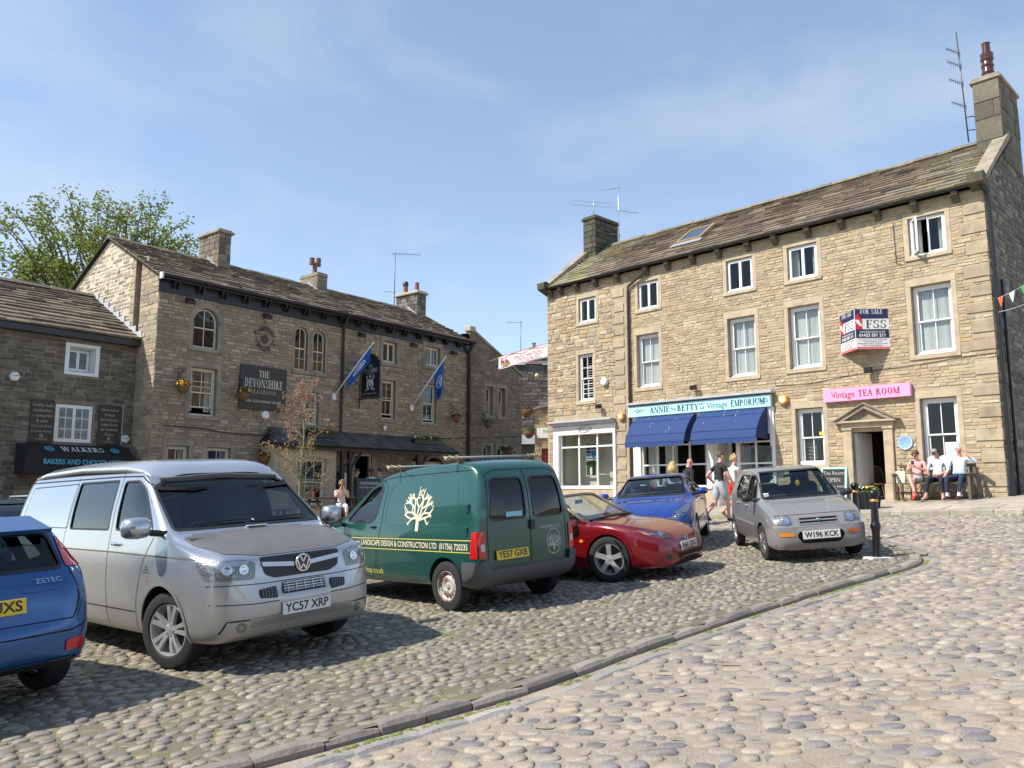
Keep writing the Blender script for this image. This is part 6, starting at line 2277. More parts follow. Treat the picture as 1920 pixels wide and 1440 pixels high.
def body_mesh(sp,ins=0,x0=None,x1=None,floor=None,n=74):
	"""Closed shell lofted from cross sections; ins shrinks it for the cabin."""
	f = {k: pchip(sp[k]) for k in ('zt','zb','w','zB','wr')}
	cr = pchip(sp['crown']) if 'crown' in sp else (lambda x: .055)
	A,B = min(p[0] for p in sp['zt']),max(p[0] for p in sp['zt'])
	if x0 is not None:
		A,B = x0,x1
	xs = set(np.linspace(A,B,n))
	if x0 is None:
		for k in ('zt','w'):
			xs |= {p[0] for p in sp[k]}
		xs |= {A + .02,A + .05,B - .02,B - .05}
	xs = sorted(x for x in xs if A <= x <= B)
	xs2 = [xs[0]]
	for x in xs[1:]:
		if x - xs2[-1] > .008:
			xs2.append(x)
	rings = []
	for x in xs2:
		zb,zt,w,zB,wr = (f[k](x) for k in ('zb','zt','w','zB','wr'))
		c = cr(x)
		if ins:
			zt = min(f['zt'](x - ins * 1.2),zt,f['zt'](x + ins * 1.2)) - ins
			w -= ins
			wr = max(.05,min(wr,f['wr'](x - ins),f['wr'](x + ins)) - ins)
			zb = floor
			zt = max(zt,zb + .08)
			zB = min(zB,zt - .02)
		zr = zt - c
		zB = min(zB,zr - .006)
		hb = max(.04,zB - zb)
		bw = sp.get('bw',.955)
		p = [(0,zb),(w * .55,zb),(w * .86,zb + .004),(w * .955,zb + hb * .08),(w * .99,zb + hb * .25),(w,zb + hb * .52),(w * .988,zb + hb * .80),(w * bw,zB)]
		g0,g1 = (w * bw,zB),(wr,zr)
		p += [(g0[0] + (g1[0] - g0[0]) * .30 + .012,g0[1] + (g1[1] - g0[1]) * .33),(g0[0] + (g1[0] - g0[0]) * .66 + .012,g0[1] + (g1[1] - g0[1]) * .68),(g1[0],g1[1])]
		p += [(wr * .93,zt - c * .42),(wr * .80,zt - c * .20),(wr * .45,zt - c * .05),(0,zt)]
		half = spline(p,3)
		half = [(max(0,y),z) for y,z in half]
		half[0],half[-1] = (0,zb),(0,zt)
		ring = [(x,y,z) for y,z in half] + [(x,-y,z) for y,z in half[-2:0:-1]]
		rings.append(ring)
	m = len(rings[0])
	vs = [p for r in rings for p in r]
	fs = []
	for i in range(len(rings) - 1):
		for k in range(m):
			fs.append((i * m + k,i * m + (k + 1) % m,(i + 1) * m + (k + 1) % m,(i + 1) * m + k))
	for end,sgn in ((0,-1),(len(rings) - 1,1)):
		r = rings[end]
		cz = sum(p[2] for p in r) / m
		base = end * m
		prev = list(range(base,base + m))
		for s,dx in ((.85,.012),(.5,.03),(.15,.036)):
			o = len(vs)
			vs += [(p[0] + sgn * dx * (0 if ins else 1),p[1] * s,cz + (p[2] - cz) * s) for p in r]
			cur = list(range(o,o + m))
			for k in range(m):
				q = (prev[k],prev[(k + 1) % m],cur[(k + 1) % m],cur[k])
				fs.append(q if sgn > 0 else q[::-1])
			prev = cur
		fs.append(tuple(prev) if sgn > 0 else tuple(prev[::-1]))
	me = bpy.data.meshes.new('body')
	me.from_pydata(vs,[],fs)
	bm = bmesh.new()
	bm.from_mesh(me)
	bmesh.ops.remove_doubles(bm,verts=bm.verts,dist=1e-5)
	bmesh.ops.recalc_face_normals(bm,faces=bm.faces)
	bm.to_mesh(me)
	bm.free()
	return me
def tmp_mesh(mb,mi=1):
	me = bpy.data.meshes.new('cutter')
	me.from_pydata(mb.v,[],mb.f)
	bm = bmesh.new()
	bm.from_mesh(me)
	bmesh.ops.remove_doubles(bm,verts=bm.verts,dist=1e-6)
	bmesh.ops.recalc_face_normals(bm,faces=bm.faces)
	bm.to_mesh(me)
	bm.free()
	return me
m_rubber = mat('tyre_rubber',(.022,.022,.023),.8,bump=.2,bscale=60)
m_under = mat('underbody_black',(.012,.012,.012),.9)
m_trim = mat('black_trim',(.02,.02,.021),.5)
m_seam = mat('panel_gap',(.012,.012,.013),.9)
m_alloy = mat('alloy_wheel',(.66,.66,.67),.30,metal=.6)
m_chrome = mat('chrome',(.75,.75,.76),.12,metal=1)
m_seat = mat('car_seat_fabric',(.035,.036,.04),.9)
m_dash = mat('dashboard_plastic',(.045,.046,.05),.6)
m_cglass = glass('car_glass',(.62,.70,.70),.05,.006)
m_cdark = glass('privacy_glass',(.03,.035,.035),.07,.006)
m_lens = glass('lamp_lens',(.92,.93,.93),.05,.02)
m_refl = mat('lamp_reflector',(.24,.245,.25),.25,metal=.6,bump=.6,bscale=22)
m_redl = mat('red_lamp_lens',(.58,.010,.014),.12,coat=.8)
m_amb = mat('amber_lamp_lens',(.75,.24,.01),.15,coat=.6)
m_pw = mat('number_plate_white',(.72,.72,.70),.4)
m_py = mat('number_plate_yellow',(.74,.52,.02),.4)
m_pt = mat('number_plate_black',(.012,.012,.012),.5)
class Car:
	def __init__(s,root,sp,paint,arches,cab,side=(),screen=None,back=None,glassm=None,sideg=None,extra=None):
		s.root,s.sp = root,sp
		me = body_mesh(sp)
		bm = bmesh.new()
		bm.from_mesh(me)
		s.bvh = BVHTree.FromBMesh(bm)
		bm.free()
		cutters = []
		for ax,r,zc in arches:
			for sd in (-1,1):
				mb = MB()
				mb.tube([(ax,sd * .48,zc),(ax,sd * 1.4,zc)],r,36)
				cutters.append(tmp_mesh(mb))
		if cab:
			cutters.append(body_mesh(sp,.055,cab[0],cab[1],cab[2],50))
		if cab:
			for poly in side:
				mb = MB()
				mb.prism(poly,-1.5,1.5,'y')
				cutters.append(tmp_mesh(mb))
			if screen:
				mb = MB()
				mb.prism(screen[0],screen[1],screen[2],'x')
				cutters.append(tmp_mesh(mb))
			if back:
				for b in (back[0] if isinstance(back[0][0],list) else [back[0]]):
					mb = MB()
					mb.prism(b,back[1],back[2],'x')
					cutters.append(tmp_mesh(mb))
		for q in (extra or []):
			cutters.append(tmp_mesh(q))
		me.materials.append(paint)
		me.materials.append(m_under)
		o = bpy.data.objects.new('body',me)
		SCR.collection.objects.link(o)
		co = []
		for c in cutters:
			c.materials.append(paint)
			c.materials.append(m_under)
			c.polygons.foreach_set('material_index',[1] * len(c.polygons))
			k = bpy.data.objects.new('cutter',c)
			SCR.collection.objects.link(k)
			co.append(k)
			md = o.modifiers.new('b','BOOLEAN')
			md.operation = 'DIFFERENCE'
			md.object = k
			md.solver = 'MANIFOLD' if MANI else 'EXACT'
		res = evaluated(o)
		SCR.collection.objects.unlink(o)
		COL.objects.link(o)
		nf = len(res.polygons)
		o.modifiers.clear()
		if nf > 100:
			o.data = res
		for k in co:
			bpy.data.objects.remove(k)
		o.data.shade_smooth()
		o.data.set_sharp_from_angle(angle=R(32))
		o.parent = root
		s.body = o
		s.paint = paint
		gl = glassm or m_cglass
		if cab:
			for i,poly in enumerate(side):
				for v in 'LR':
					g = (sideg or {}).get(i,gl)
					s.patch('side_window',[grow(poly,.012)],v,-.010,g,.12)
					s.patch('window_seal',[grow(poly,.016),grow(poly,-.004)],v,.002,m_trim,.08)
			if screen:
				s.patch('windscreen',[grow(screen[0],.014)],'F',-.010,gl,.10)
				s.patch('window_seal',[grow(screen[0],.020),grow(screen[0],-.004)],'F',.003,m_trim,.08)
			if back:
				for b in (back[0] if isinstance(back[0][0],list) else [back[0]]):
					s.patch('rear_window',[grow(b,.014)],'B',-.010,(sideg or {}).get('back',gl),.10)
					s.patch('window_seal',[grow(b,.018),grow(b,-.006)],'B',.003,m_trim,.08)
	def hit(s,a,b,view,off=0):
		o,d = {'L': ((a,4,b),(0,-1,0)),'R': ((a,-4,b),(0,1,0)),'F': ((9,a,b),(-1,0,0)),'B': ((-9,a,b),(1,0,0)),'T': ((a,b,6),(0,0,-1))}[view]
		p,n,i,dist = s.bvh.ray_cast(Vector(o),Vector(d))
		if p is None:
			q = {'L': (a,1.0,b),'R': (a,-1.0,b),'F': (s.bvh_end(1),a,b),'B': (s.bvh_end(-1),a,b),'T': (a,b,1)}[view]
			p,n,i,dist = s.bvh.find_nearest(Vector(q))
		if n.dot(Vector(d)) > 0:
			n = -n
		return p + n * off
	def bvh_end(s,k):
		return max(p[0] for p in s.sp['zt']) if k > 0 else min(p[0] for p in s.sp['zt'])
	def _faces(s,pts,tris,view,off):
		P = [s.hit(a,b,view,off) for a,b in pts]
		out = {'L': Vector((0,1,0)),'R': Vector((0,-1,0)),'F': Vector((1,0,0)),'B': Vector((-1,0,0)),'T': Vector((0,0,1))}[view]
		fs = []
		for t in tris:
			n = (P[t[1]] - P[t[0]]).cross(P[t[2]] - P[t[0]])
			fs.append(t if n.dot(out) > 0 else tuple(t)[::-1])
		return P,fs
	def patch(s,name,loops,view,off,m,res=.06,parent=None,smooth=True):
		lp = []
		for q in loops:                                         # refine long edges so the patch follows the panel
			r = []
			for i in range(len(q)):
				a,b = Vector(q[i]),Vector(q[(i + 1) % len(q)])
				k = max(1,int((b - a).length / res))
				r += [tuple(a.lerp(b,j / k)) for j in range(k)]
			lp.append(r)
		xs,ys = [p[0] for p in lp[0]],[p[1] for p in lp[0]]
		g = []
		x = min(xs) + res * .5
		while x < max(xs):
			y = min(ys) + res * .5
			while y < max(ys):
				if inside(lp[0],x,y) and not any(inside(h,x,y) for h in lp[1:]):
					g.append((x,y))
				y += res
			x += res
		pts,tris = fill2d(lp,g)
		P,fs = s._faces(pts,tris,view,off)
		return MB().add(P,fs).build(name,m,parent or s.root,smooth=smooth)
	def strip(s,name,path,view,w,off,m,closed=False,parent=None,res=.05):
		q = [Vector(p) for p in path]
		if closed:
			q.append(q[0])
		r = [q[0]]
		for a,b in zip(q,q[1:]):
			k = max(1,int((b - a).length / res))
			r += [a.lerp(b,j / k) for j in range(1,k + 1)]
		pts,tris = [],[]
		for i,p in enumerate(r):
			d = (r[min(i + 1,len(r) - 1)] - r[max(i - 1,0)]).normalized()
			nn = Vector((-d.y,d.x)) * w / 2
			pts += [tuple(p + nn),tuple(p - nn)]
		tris = [(2 * i,2 * i + 2,2 * i + 3,2 * i + 1) for i in range(len(r) - 1)]
		P,fs = s._faces(pts,tris,view,off)
		return MB().add(P,fs).build(name,m,parent or s.root,smooth=True)
	def write(s,txt,size,at,view,m,width=None,off=.004,bold=0,shear=0,rot=0,parent=None,align='CENTER',name='lettering'):
		me = text_mesh(txt,size,0,bold,shear,align)
		xs = [v.co.x for v in me.vertices]
		k = width / (max(xs) - min(xs)) if width else 1
		fl = {'L': -1,'R': 1,'F': 1,'B': -1,'T': 1}[view]
		c,sn = math.cos(R(rot)),math.sin(R(rot))
		pts = []
		for v in me.vertices:
			a,b = v.co.x * k,v.co.y
			a,b = a * c - b * sn,a * sn + b * c
			pts.append((at[0] + fl * a,at[1] + b))
		P,fs = s._faces(pts,[tuple(p.vertices) for p in me.polygons],view,off)
		return MB().add(P,fs).build(name,m,parent or s.root)
	def plate(s,txt,view,at,back,rz=0,off=.012,w=.52,tilt=0):
		c = s.hit(at[0],at[1],view,off)
		Mx = Matrix.Translation(c) @ Matrix.Rotation(R({'F': 90,'B': -90}[view] + rz),4,'Z') @ Matrix.Rotation(R(tilt),4,'X')
		p = MB().bbox(-w / 2,w / 2,-.006,.006,-.056,.056,.003).build('number_plate',m_py if back else m_pw,s.root,M=Mx)
		lettering(txt,.108,m_pt,Matrix.Translation((0,-.007,0)),p,w * .90,ext=.001,bold=.002)
		return p
def grow(poly,d):
	"""Offset a polygon outwards by d (inwards if negative)."""
	n = len(poly)
	ar = sum(poly[i - 1][0] * poly[i][1] - poly[i][0] * poly[i - 1][1] for i in range(n))
	sg = 1 if ar > 0 else -1
	out = []
	for i in range(n):
		a,b,c = Vector(poly[i - 1]),Vector(poly[i]),Vector(poly[(i + 1) % n])
		e0,e1 = (b - a).normalized(),(c - b).normalized()
		n0,n1 = Vector((e0.y,-e0.x)) * sg,Vector((e1.y,-e1.x)) * sg
		bis = (n0 + n1)
		if bis.length < 1e-6:
			bis = n0
		bis.normalize()
		k = d / max(.4,bis.dot(n0))
		out.append(tuple(b + bis * k))
	return out
def rnd(poly,r=.04,n=4):
	"""Round the corners of a polygon."""
	out = []
	m = len(poly)
	for i in range(m):
		a,b,c = Vector(poly[i - 1]),Vector(poly[i]),Vector(poly[(i + 1) % m])
		e0,e1 = a - b,c - b
		k = min(r,e0.length * .45,e1.length * .45)
		p0,p1 = b + e0.normalized() * k,b + e1.normalized() * k
		for j in range(n + 1):
			t = j / n
			out.append(tuple(p0 * (1 - t) ** 2 + b * 2 * t * (1 - t) + p1 * t * t))
	return out
def mir(poly):
	return [(-a,b) for a,b in poly][::-1]
try:
	bpy.types.BooleanModifier.bl_rna.properties['solver'].enum_items['MANIFOLD']
	MANI = True
except Exception:
	MANI = False
def wheel(root,x,y,r,w,rim,style='five',steer=0,rm=None,rust=None,cc=None):
	"""Tyre with rounded shoulders and a rim; axis along y, outer face towards the sign of y."""
	sd = 1 if y > 0 else -1
	M = Matrix.Translation((x,y,r)) @ Matrix.Rotation(R(steer),4,'Z') @ Matrix.Rotation(R(-90) * sd,4,'X')   # local z = outwards
	h = w / 2
	wh = link('wheel',None,root,M)
	prof = [(rim * .97,-h * .8),(rim,-h * .96),(r * .88,-h),(r * .965,-h * .9),(r,-h * .68),(r,h * .68),(r * .965,h * .9),(r * .88,h),(rim * 1.03,h * .97),(rim * .98,h * .82)]
	mb = MB()
	mb.lathe(prof,40)
	k = 46
	for i in range(k):                                           # tread blocks
		a0 = 2 * math.pi * i / k
		for z0,z1,o_ in ((-h * .66,-h * .22,0),(-h * .18,h * .18,.5),(h * .22,h * .66,.25)):
			a = a0 + o_ * 2 * math.pi / k
			q = []
			for da in (.15,.85):
				aa = a + da * 2 * math.pi / k
				for zz in (z0,z1):
					q.append(((r + .004) * math.cos(aa),(r + .004) * math.sin(aa),zz))
			mb.add(q,[(0,2,3,1)])
	mb.build('tyre',m_rubber,wh,smooth=True,sharp=40)
	rm = rm or m_alloy
	mb = MB()
	mb.lathe([(rim,h * .80),(rim * .97,h * .88),(rim * .93,h * .86),(rim * .90,h * .55),(rim * .88,-h * .8)],36)
	if style in ('five','ten'):
		n = 5 if style == 'five' else 10
		for i in range(n):
			a = 2 * math.pi * i / n + .3
			if style == 'ten':
				a = 2 * math.pi * (i // 2) / 5 + (.20 if i % 2 else -.20) + .1
			w0,w1 = (.062,.070) if style == 'five' else (.030,.036)
			c,s_ = math.cos(a),math.sin(a)
			vs = []
			for rr,ww,zz in ((rim * .16,w0 * rim / .2,h * .66),(rim * .55,(w0 + w1) / 2 * rim / .2 * .85,h * .80),(rim * .95,w1 * rim / .2,h * .84)):
				for e in (-.5,.5):
					for dz in (0,-.035):
						vs.append((rr * c - e * ww * s_,rr * s_ + e * ww * c,zz + dz))
			fs = []
			for j in (0,4):
				fs += [(j,j + 4,j + 6,j + 2),(j + 1,j + 5,j + 4,j),(j + 2,j + 6,j + 7,j + 3)]
			mb.add(vs,fs)
		mb.lathe([(0,h * .74),(rim * .16,h * .73),(rim * .24,h * .66),(rim * .26,h * .4)],20)
		for i in range(5):
			a = 2 * math.pi * i / 5
			mb.lathe([(0,h * .76),(.010,h * .76),(.012,h * .62)],6,M=Matrix.Translation((rim * .20 * math.cos(a),rim * .20 * math.sin(a),0)))
	elif style == 'steel':
		mb.lathe([(rim * .90,h * .62),(rim * .80,h * .40),(rim * .66,h * .46),(rim * .56,h * .66),(rim * .38,h * .62),(rim * .30,h * .50),(rim * .18,h * .52),(rim * .16,h * .70),(0,h * .72)],30)
	else:                                                        # wheel trim
		mb.lathe([(rim * .97,h * .86),(rim * .90,h * .92),(rim * .60,h * .86),(rim * .3,h * .94),(0,h * .96)],30)
		for i in range(8):
			a = 2 * math.pi * i / 8
			mb.tube([(rim * .35 * math.cos(a),rim * .35 * math.sin(a),h * .93),(rim * .88 * math.cos(a),rim * .88 * math.sin(a),h * .91)],.012,6)
	mb.build('rim',rm,wh,smooth=True,sharp=35)
	mb = MB()
	mb.lathe([(0,-h * .2),(rim * .88,-h * .2)],28)
	mb.build('brake_disc',mat('rusty_disc',(.045,.038,.034),.8),wh)
	if style == 'steel':
		mb = MB()
		for i in range(14):
			a = 2 * math.pi * i / 14
			mb.lathe([(0,h * .475),(.012,h * .475)],8,M=Matrix.Translation((rim * .74 * math.cos(a),rim * .74 * math.sin(a),0)))
		mb.build('vent_hole',m_under,wh)
	return wh
def seats(root,xs,half,z,hgt=.62,m=None,rear=None):
	m = m or m_seat
	for x in xs:
		for sd in (-1,1):
			mb = MB()
			mb.bbox(x - .05,x + .45,sd * half - .24,sd * half + .24,z,z + .16,.04)
			Mx = Matrix.Translation((x - .02,sd * half,z + .12)) @ Matrix.Rotation(R(-14),4,'Y')
			mb.bbox(-.07,.07,-.23,.23,0,hgt,.05,M=Mx)
			mb.bbox(-.05,.05,-.13,.13,hgt + .03,hgt + .20,.045,M=Mx)
			mb.build('seat',m,root,smooth=True,sharp=50)
	if rear is not None:
		mb = MB()
		mb.bbox(rear,rear + .45,-half - .28,half + .28,z,z + .16,.04)
		mb.bbox(-.07,.07,-half - .28,half + .28,0,hgt * .85,.05,M=Matrix.Translation((rear,0,z + .12)) @ Matrix.Rotation(R(-14),4,'Y'))
		mb.build('rear_seat',m,root,smooth=True,sharp=50)
def dash(root,x,half,z,yw):
	mb = MB()
	mb.prism([(x + .30,z),(x + .28,z + .02),(x - .05,z + .05),(x - .16,z - .02),(x - .10,z - .35),(x + .3,z - .35)],-half,half,'y')
	mb.prism([(x - .08,z + .04),(x - .20,z + .10),(x - .24,z + .0),(x - .12,z - .1)],yw - .17,yw + .17,'y')
	d = mb.build('dashboard',m_dash,root)
	mb = MB()
	Mx = Matrix.Translation((x - .36,yw,z - .02)) @ Matrix.Rotation(R(-66),4,'Y')
	mb.lathe([(.175 + .016 * math.cos(a),.016 * math.sin(a)) for a in [2 * math.pi * i / 8 for i in range(9)]],26,M=Mx)
	for a in (0,math.pi,math.pi * 1.5):
		mb.tube([(0,0,0),(.17 * math.cos(a),.17 * math.sin(a),0)],.015,6,M=Mx)
	mb.tube([(0,0,-.25),(0,0,.02)],.03,8,M=Mx)
	mb.build('steering_wheel',m_trim,root,smooth=True)
def mirror(root,p,sz,m,arm=True,base=(0,0,0)):
	"""Door mirror at p; outward side from the sign of y."""
	sd = 1 if p[1] > 0 else -1
	mb = MB()
	n = 12
	vs = []
	for xx,k in ((-.5,.96),(-.1,1.0),(.3,.82),(.5,.45)):
		for i in range(n):
			a = 2 * math.pi * i / n
			cy,cz = math.copysign(abs(math.cos(a)) ** .6,math.cos(a)),math.copysign(abs(math.sin(a)) ** .6,math.sin(a))
			vs.append((p[0] + xx * sz[0],p[1] + cy * k * sz[1] / 2,p[2] + cz * k * sz[2] / 2))
	fs = [(j * n + i,j * n + (i + 1) % n,(j + 1) * n + (i + 1) % n,(j + 1) * n + i)[::-1] for j in range(3) for i in range(n)]
	fs += [tuple(range(n)),tuple(range(3 * n,4 * n))[::-1]]
	mb.add(vs,fs)
	w = mb.build('door_mirror',m,root,smooth=True,sharp=50)
	MB().add([(p[0] - .5 * sz[0] - .003,p[1] + sy * sz[1] * .40,p[2] + zz * sz[2] * .38) for sy,zz in ((-1,-1),(1,-1),(1,1),(-1,1))],[(0,1,2,3)]).build('mirror_glass',m_chrome,w)
	MB().tube([(p[0] + .02,p[1] - sd * sz[1] * .4,p[2] - sz[2] * .25),(p[0] + .05 + base[0],p[1] - sd * (sz[1] * .5 + .12) ,p[2] - sz[2] * .35 + base[2])],.03,8).build('mirror_arm',m_trim,w)
def handle(car,x,z,view,m,w=.16):
	c = car.hit(x,z,view,.02)
	mb = MB()
	mb.bbox(c.x - w / 2,c.x + w / 2,c.y - .014,c.y + .014,c.z - .016,c.z + .016,.008)
	mb.build('door_handle',m,car.root,smooth=True,sharp=50)
def lamp(car,name,poly,view,base,lens=True,bulbs=(),off=.002,br=.05):
	o = car.patch(name,[poly],view,off,base,.05)
	for b in bulbs:
		c = car.hit(b[0],b[1],view,off + .002)
		nn = (car.hit(b[0],b[1],view,.05) - c).normalized()
		Mx = Matrix.Translation(c) @ nn.to_track_quat('Z','Y').to_matrix().to_4x4()
		mb = MB()
		mb.lathe([(0,.0),(br * .6,.002),(br,.008),(br * 1.08,.006)],18,M=Mx)
		mb.build('bulb_reflector',m_chrome,o,smooth=True)
	if lens:
		car.patch('lens',[grow(poly,.004)],view,off + .013,m_lens,.05,parent=o)
	return o
def wipers(car,pts):
	mb = MB()
	for path in pts:
		q = [car.hit(a,b,'F',.018) for a,b in path]
		mb.tube(q,.010,6)
	mb.build('wiper',m_trim,car.root)
def carpaint(name,col,metal=.35,rough=.32,dust=None,dlo=.35,dhi=.95,coat=.8):
	m = mat(name,col,rough,metal,coat=coat,var=.05,vscale=2)
	if dust:
		n,l = m.node_tree.nodes,m.node_tree.links
		b = n['Principled BSDF']
		src = b.inputs['Base Color'].links[0].from_socket
		tc = n.new('ShaderNodeTexCoord')
		sp = n.new('ShaderNodeSeparateXYZ')
		l.new(tc.outputs['Object'],sp.inputs['Vector'])
		nz = n.new('ShaderNodeTexNoise')
		nz.inputs['Scale'].default_value = 2.2
		nz.inputs['Detail'].default_value = 6
		l.new(tc.outputs['Object'],nz.inputs['Vector'])
		ad = n.new('ShaderNodeMath')
		ad.operation = 'MULTIPLY_ADD'
		ad.inputs[1].default_value = -.5
		l.new(nz.outputs['Fac'],ad.inputs[0])
		l.new(sp.outputs['Z'],ad.inputs[2])
		r = n.new('ShaderNodeMapRange')
		r.inputs['From Min'].default_value = dhi - .25
		r.inputs['From Max'].default_value = dlo - .25
		r.inputs['To Max'].default_value = dust[3]
		l.new(ad.outputs['Value'],r.inputs['Value'])
		x = n.new('ShaderNodeMixRGB')
		x.inputs['Color2'].default_value = (*dust[:3],1)
		l.new(src,x.inputs['Color1'])
		l.new(r.outputs['Result'],x.inputs['Fac'])
		l.new(x.outputs['Color'],b.inputs['Base Color'])
		for inp,v in (('Roughness',rough),('Coat Weight',coat),('Metallic',metal)):
			mr = n.new('ShaderNodeMapRange')
			mr.inputs['To Min'].default_value = v
			mr.inputs['To Max'].default_value = v + (.45 - v if inp == 'Roughness' else -v) * .9
			l.new(r.outputs['Result'],mr.inputs['Value'])
			l.new(mr.outputs['Result'],b.inputs[inp])
	return m
def car_root(name,label,x,y,yaw,cat='car',group=None):
	return thing(name,label,cat,M=ground_pose(x,y,R(yaw),.02),group=group)
# ---------------------------------------------------------------- silver camper van
def camper_van():
	t = car_root('camper_van','dusty silver camper van with pop top roof and tinted side window',-2.60,8.20,-40.5,'van')
	sp = dict(
		zt=[(.91,.66),(.895,.80),(.86,.955),(.80,1.0),(.60,1.075),(.30,1.155),(.12,1.20),(.02,1.27),(-.30,1.51),(-.62,1.755),(-.74,1.81),(-1.0,1.84),(-2.5,1.855),(-3.6,1.84),(-3.85,1.79),(-3.95,1.67),(-4.0,1.50)],
		zb=[(.91,.40),(.86,.30),(.70,.25),(.4,.24),(-3.3,.26),(-3.8,.32),(-4.0,.42)],
		w=[(.91,.60),(.87,.74),(.80,.83),(.68,.895),(.50,.93),(.1,.950),(-3.4,.952),(-3.8,.925),(-3.95,.87),(-4.0,.82)],
		zB=[(.91,.60),(.86,.78),(.80,.88),(.55,.97),(.25,1.08),(.10,1.13),(-.1,1.16),(-3.9,1.17),(-4.0,1.1)],
		wr=[(.91,.52),(.86,.66),(.80,.74),(.5,.80),(.15,.855),(-.05,.85),(-.62,.765),(-1.0,.755),(-3.5,.735),(-3.85,.70),(-4.0,.66)],
		crown=[(.91,.03),(.5,.05),(.1,.06),(-.3,.05),(-.8,.06),(-3.7,.07),(-4.0,.05)])
	pnt = carpaint('silver_paint',(.50,.515,.535),.78,.26,(.30,.26,.20,.60),.30,.98)
	door = rnd([(-.20,1.24),(-.98,1.235),(-1.02,1.70),(-.72,1.70),(-.56,1.61)],.04)
	slide = rnd([(-1.16,1.235),(-2.12,1.235),(-2.14,1.71),(-1.18,1.715)],.03)
	scr = rnd([(-.80,1.235),(.80,1.235),(.735,1.63),(.60,1.69),(.3,1.715),(-.3,1.715),(-.60,1.69),(-.735,1.63)],.03)
	c = Car(t,sp,pnt,[(.07,.395,.345),(-3.0,.385,.345)],(-3.85,.22,.55),[door,slide],(scr,-.9,.9),None,sideg={1: m_cdark})
	# pop-top shell, with its grey canvas joint
	mb = MB()
	ny = 14
	vs,rows = [],[]
	top = [(-.58,1.80,.60),(-.66,1.875,.69),(-.78,1.925,.72),(-1.1,1.965,.735),(-2.2,1.99,.735),(-3.3,1.965,.72),(-3.72,1.92,.69),(-3.84,1.86,.62)]
	for x,z,w in top:
		for i in range(ny + 1):
			v = -1 + 2 * i / ny
			vs.append((x,w * math.copysign(abs(v) ** .8,v),z - .075 * abs(v) ** 5 - .035))
	mb.add(vs,[(j * (ny + 1) + i,j * (ny + 1) + i + 1,(j + 1) * (ny + 1) + i + 1,(j + 1) * (ny + 1) + i) for j in range(len(top) - 1) for i in range(ny)])
	sk = []
	for j,(x,z,w) in enumerate(top):
		sk.append(((x,w,z - .105),(x,w * 1.005,z - .145)))
	for sd in (1,-1):
		n = len(sk)
		q = [(a[0],a[1] * sd,a[2]) for a,b in sk] + [(b[0],b[1] * sd,b[2]) for a,b in sk]
		mb.add(q,[((i,i + 1,n + i + 1,n + i) if sd > 0 else (n + i,n + i + 1,i + 1,i)) for i in range(n - 1)])
	x,z,w = top[0]
	mb.add([(x,-w,z - .105),(x,w,z - .105),(x + .02,w,z - .14),(x + .02,-w,z - .14)],[(0,3,2,1)])
	pop = mb.build('pop_top_roof',carpaint('silver_roof_paint',(.55,.57,.59),.6,.26),t,smooth=True,sharp=40)
	mb = MB()
	for sd in (1,-1):
		mb.tube([(x_,sd * (w_ + .006),z_ - .15) for x_,z_,w_ in top],.018,6)
	mb.tube([(-.56,-.66,1.70),(-.545,0,1.735),(-.56,.66,1.70)],.03,8)
	mb.build('roof_seal',mat('grey_seal',(.10,.095,.09),.8),pop)
	# matt bonnet
	c.patch('bonnet',[rnd([(.835,-.40),(.835,.40),(.74,.70),(.40,.80),(.19,.80),(.155,0),(.19,-.80),(.40,-.80),(.74,-.70)],.05)],'T',.004,mat('matt_grey_bonnet',(.165,.155,.15),.42,.2,var=.18,vscale=3,bump=.05,bscale=8),.06)
	wipers(c,[[(-.62,1.26),(-.05,1.275)],[(.02,1.265),(.62,1.27)]])
	c.patch('bonnet_badge',[[(.012 * math.cos(a) + .02,.025 + .02 * math.sin(a)) for a in [2 * math.pi * i / 8 for i in range(8)]]],'T',.006,m_white)
	# front: lamps, grille, badge, intakes, plate
	hl = rnd([(.50,.785),(.875,.80),(.885,.965),(.60,.965),(.475,.93)],.03)
	for q,sd in ((hl,1),(mir(hl),-1)):
		lamp(c,'headlight',q,'F',m_refl,True,[(sd * .735,.885),(sd * .60,.88)],br=.042)
	g = rnd([(-.435,.965),(-.40,.815),(-.30,.775),(.30,.775),(.40,.815),(.435,.965)],.03)
	gr = c.patch('grille',[g],'F',.004,m_trim,.05)
	c.patch('grille_bar',[rnd([(-.425,.925),(-.415,.885),(-.09,.855),(-.09,.895)],.01)],'F',.014,pnt,.05,parent=gr)
	c.patch('grille_bar',[rnd([(.425,.925),(.415,.885),(.09,.855),(.09,.895)],.01)],'F',.014,pnt,.05,parent=gr)
	cb = c.hit(0,.875,'F',.02)
	mb = MB()
	Mb = Matrix.Translation(cb) @ Matrix.Rotation(R(90),4,'Y')
	mb.lathe([(.066,0),(.070,.010),(.080,.010),(.084,0)],30,M=Mb)
	def seg2(a,b,w=.013):
		a,b = Vector(a),Vector(b)
		d = (b - a).normalized()
		nn = Vector((-d.y,d.x)) * w / 2
		mb.add([(cb.x + .008,q.x,cb.z + q.y) for q in (a + nn,a - nn,b - nn,b + nn)],[(0,1,2,3)])
		mb.add([(cb.x + .0085,q.x,cb.z + q.y) for q in (a + nn,a - nn,b - nn,b + nn)],[(3,2,1,0)])
	seg2((-.030,.058),(0,.008))
	seg2((.030,.058),(0,.008))
	seg2((-.062,.028),(-.030,-.058))
	seg2((-.030,-.058),(0,-.012))
	seg2((0,-.012),(.030,-.058))
	seg2((.030,-.058),(.062,.028))
	bdg = mb.build('badge',m_chrome,t,smooth=True,sharp=30)
	MB().lathe([(0,.002),(.068,.002)],24,M=Mb).build('badge_ground',mat('badge_blue',(.02,.05,.14),.4),bdg)
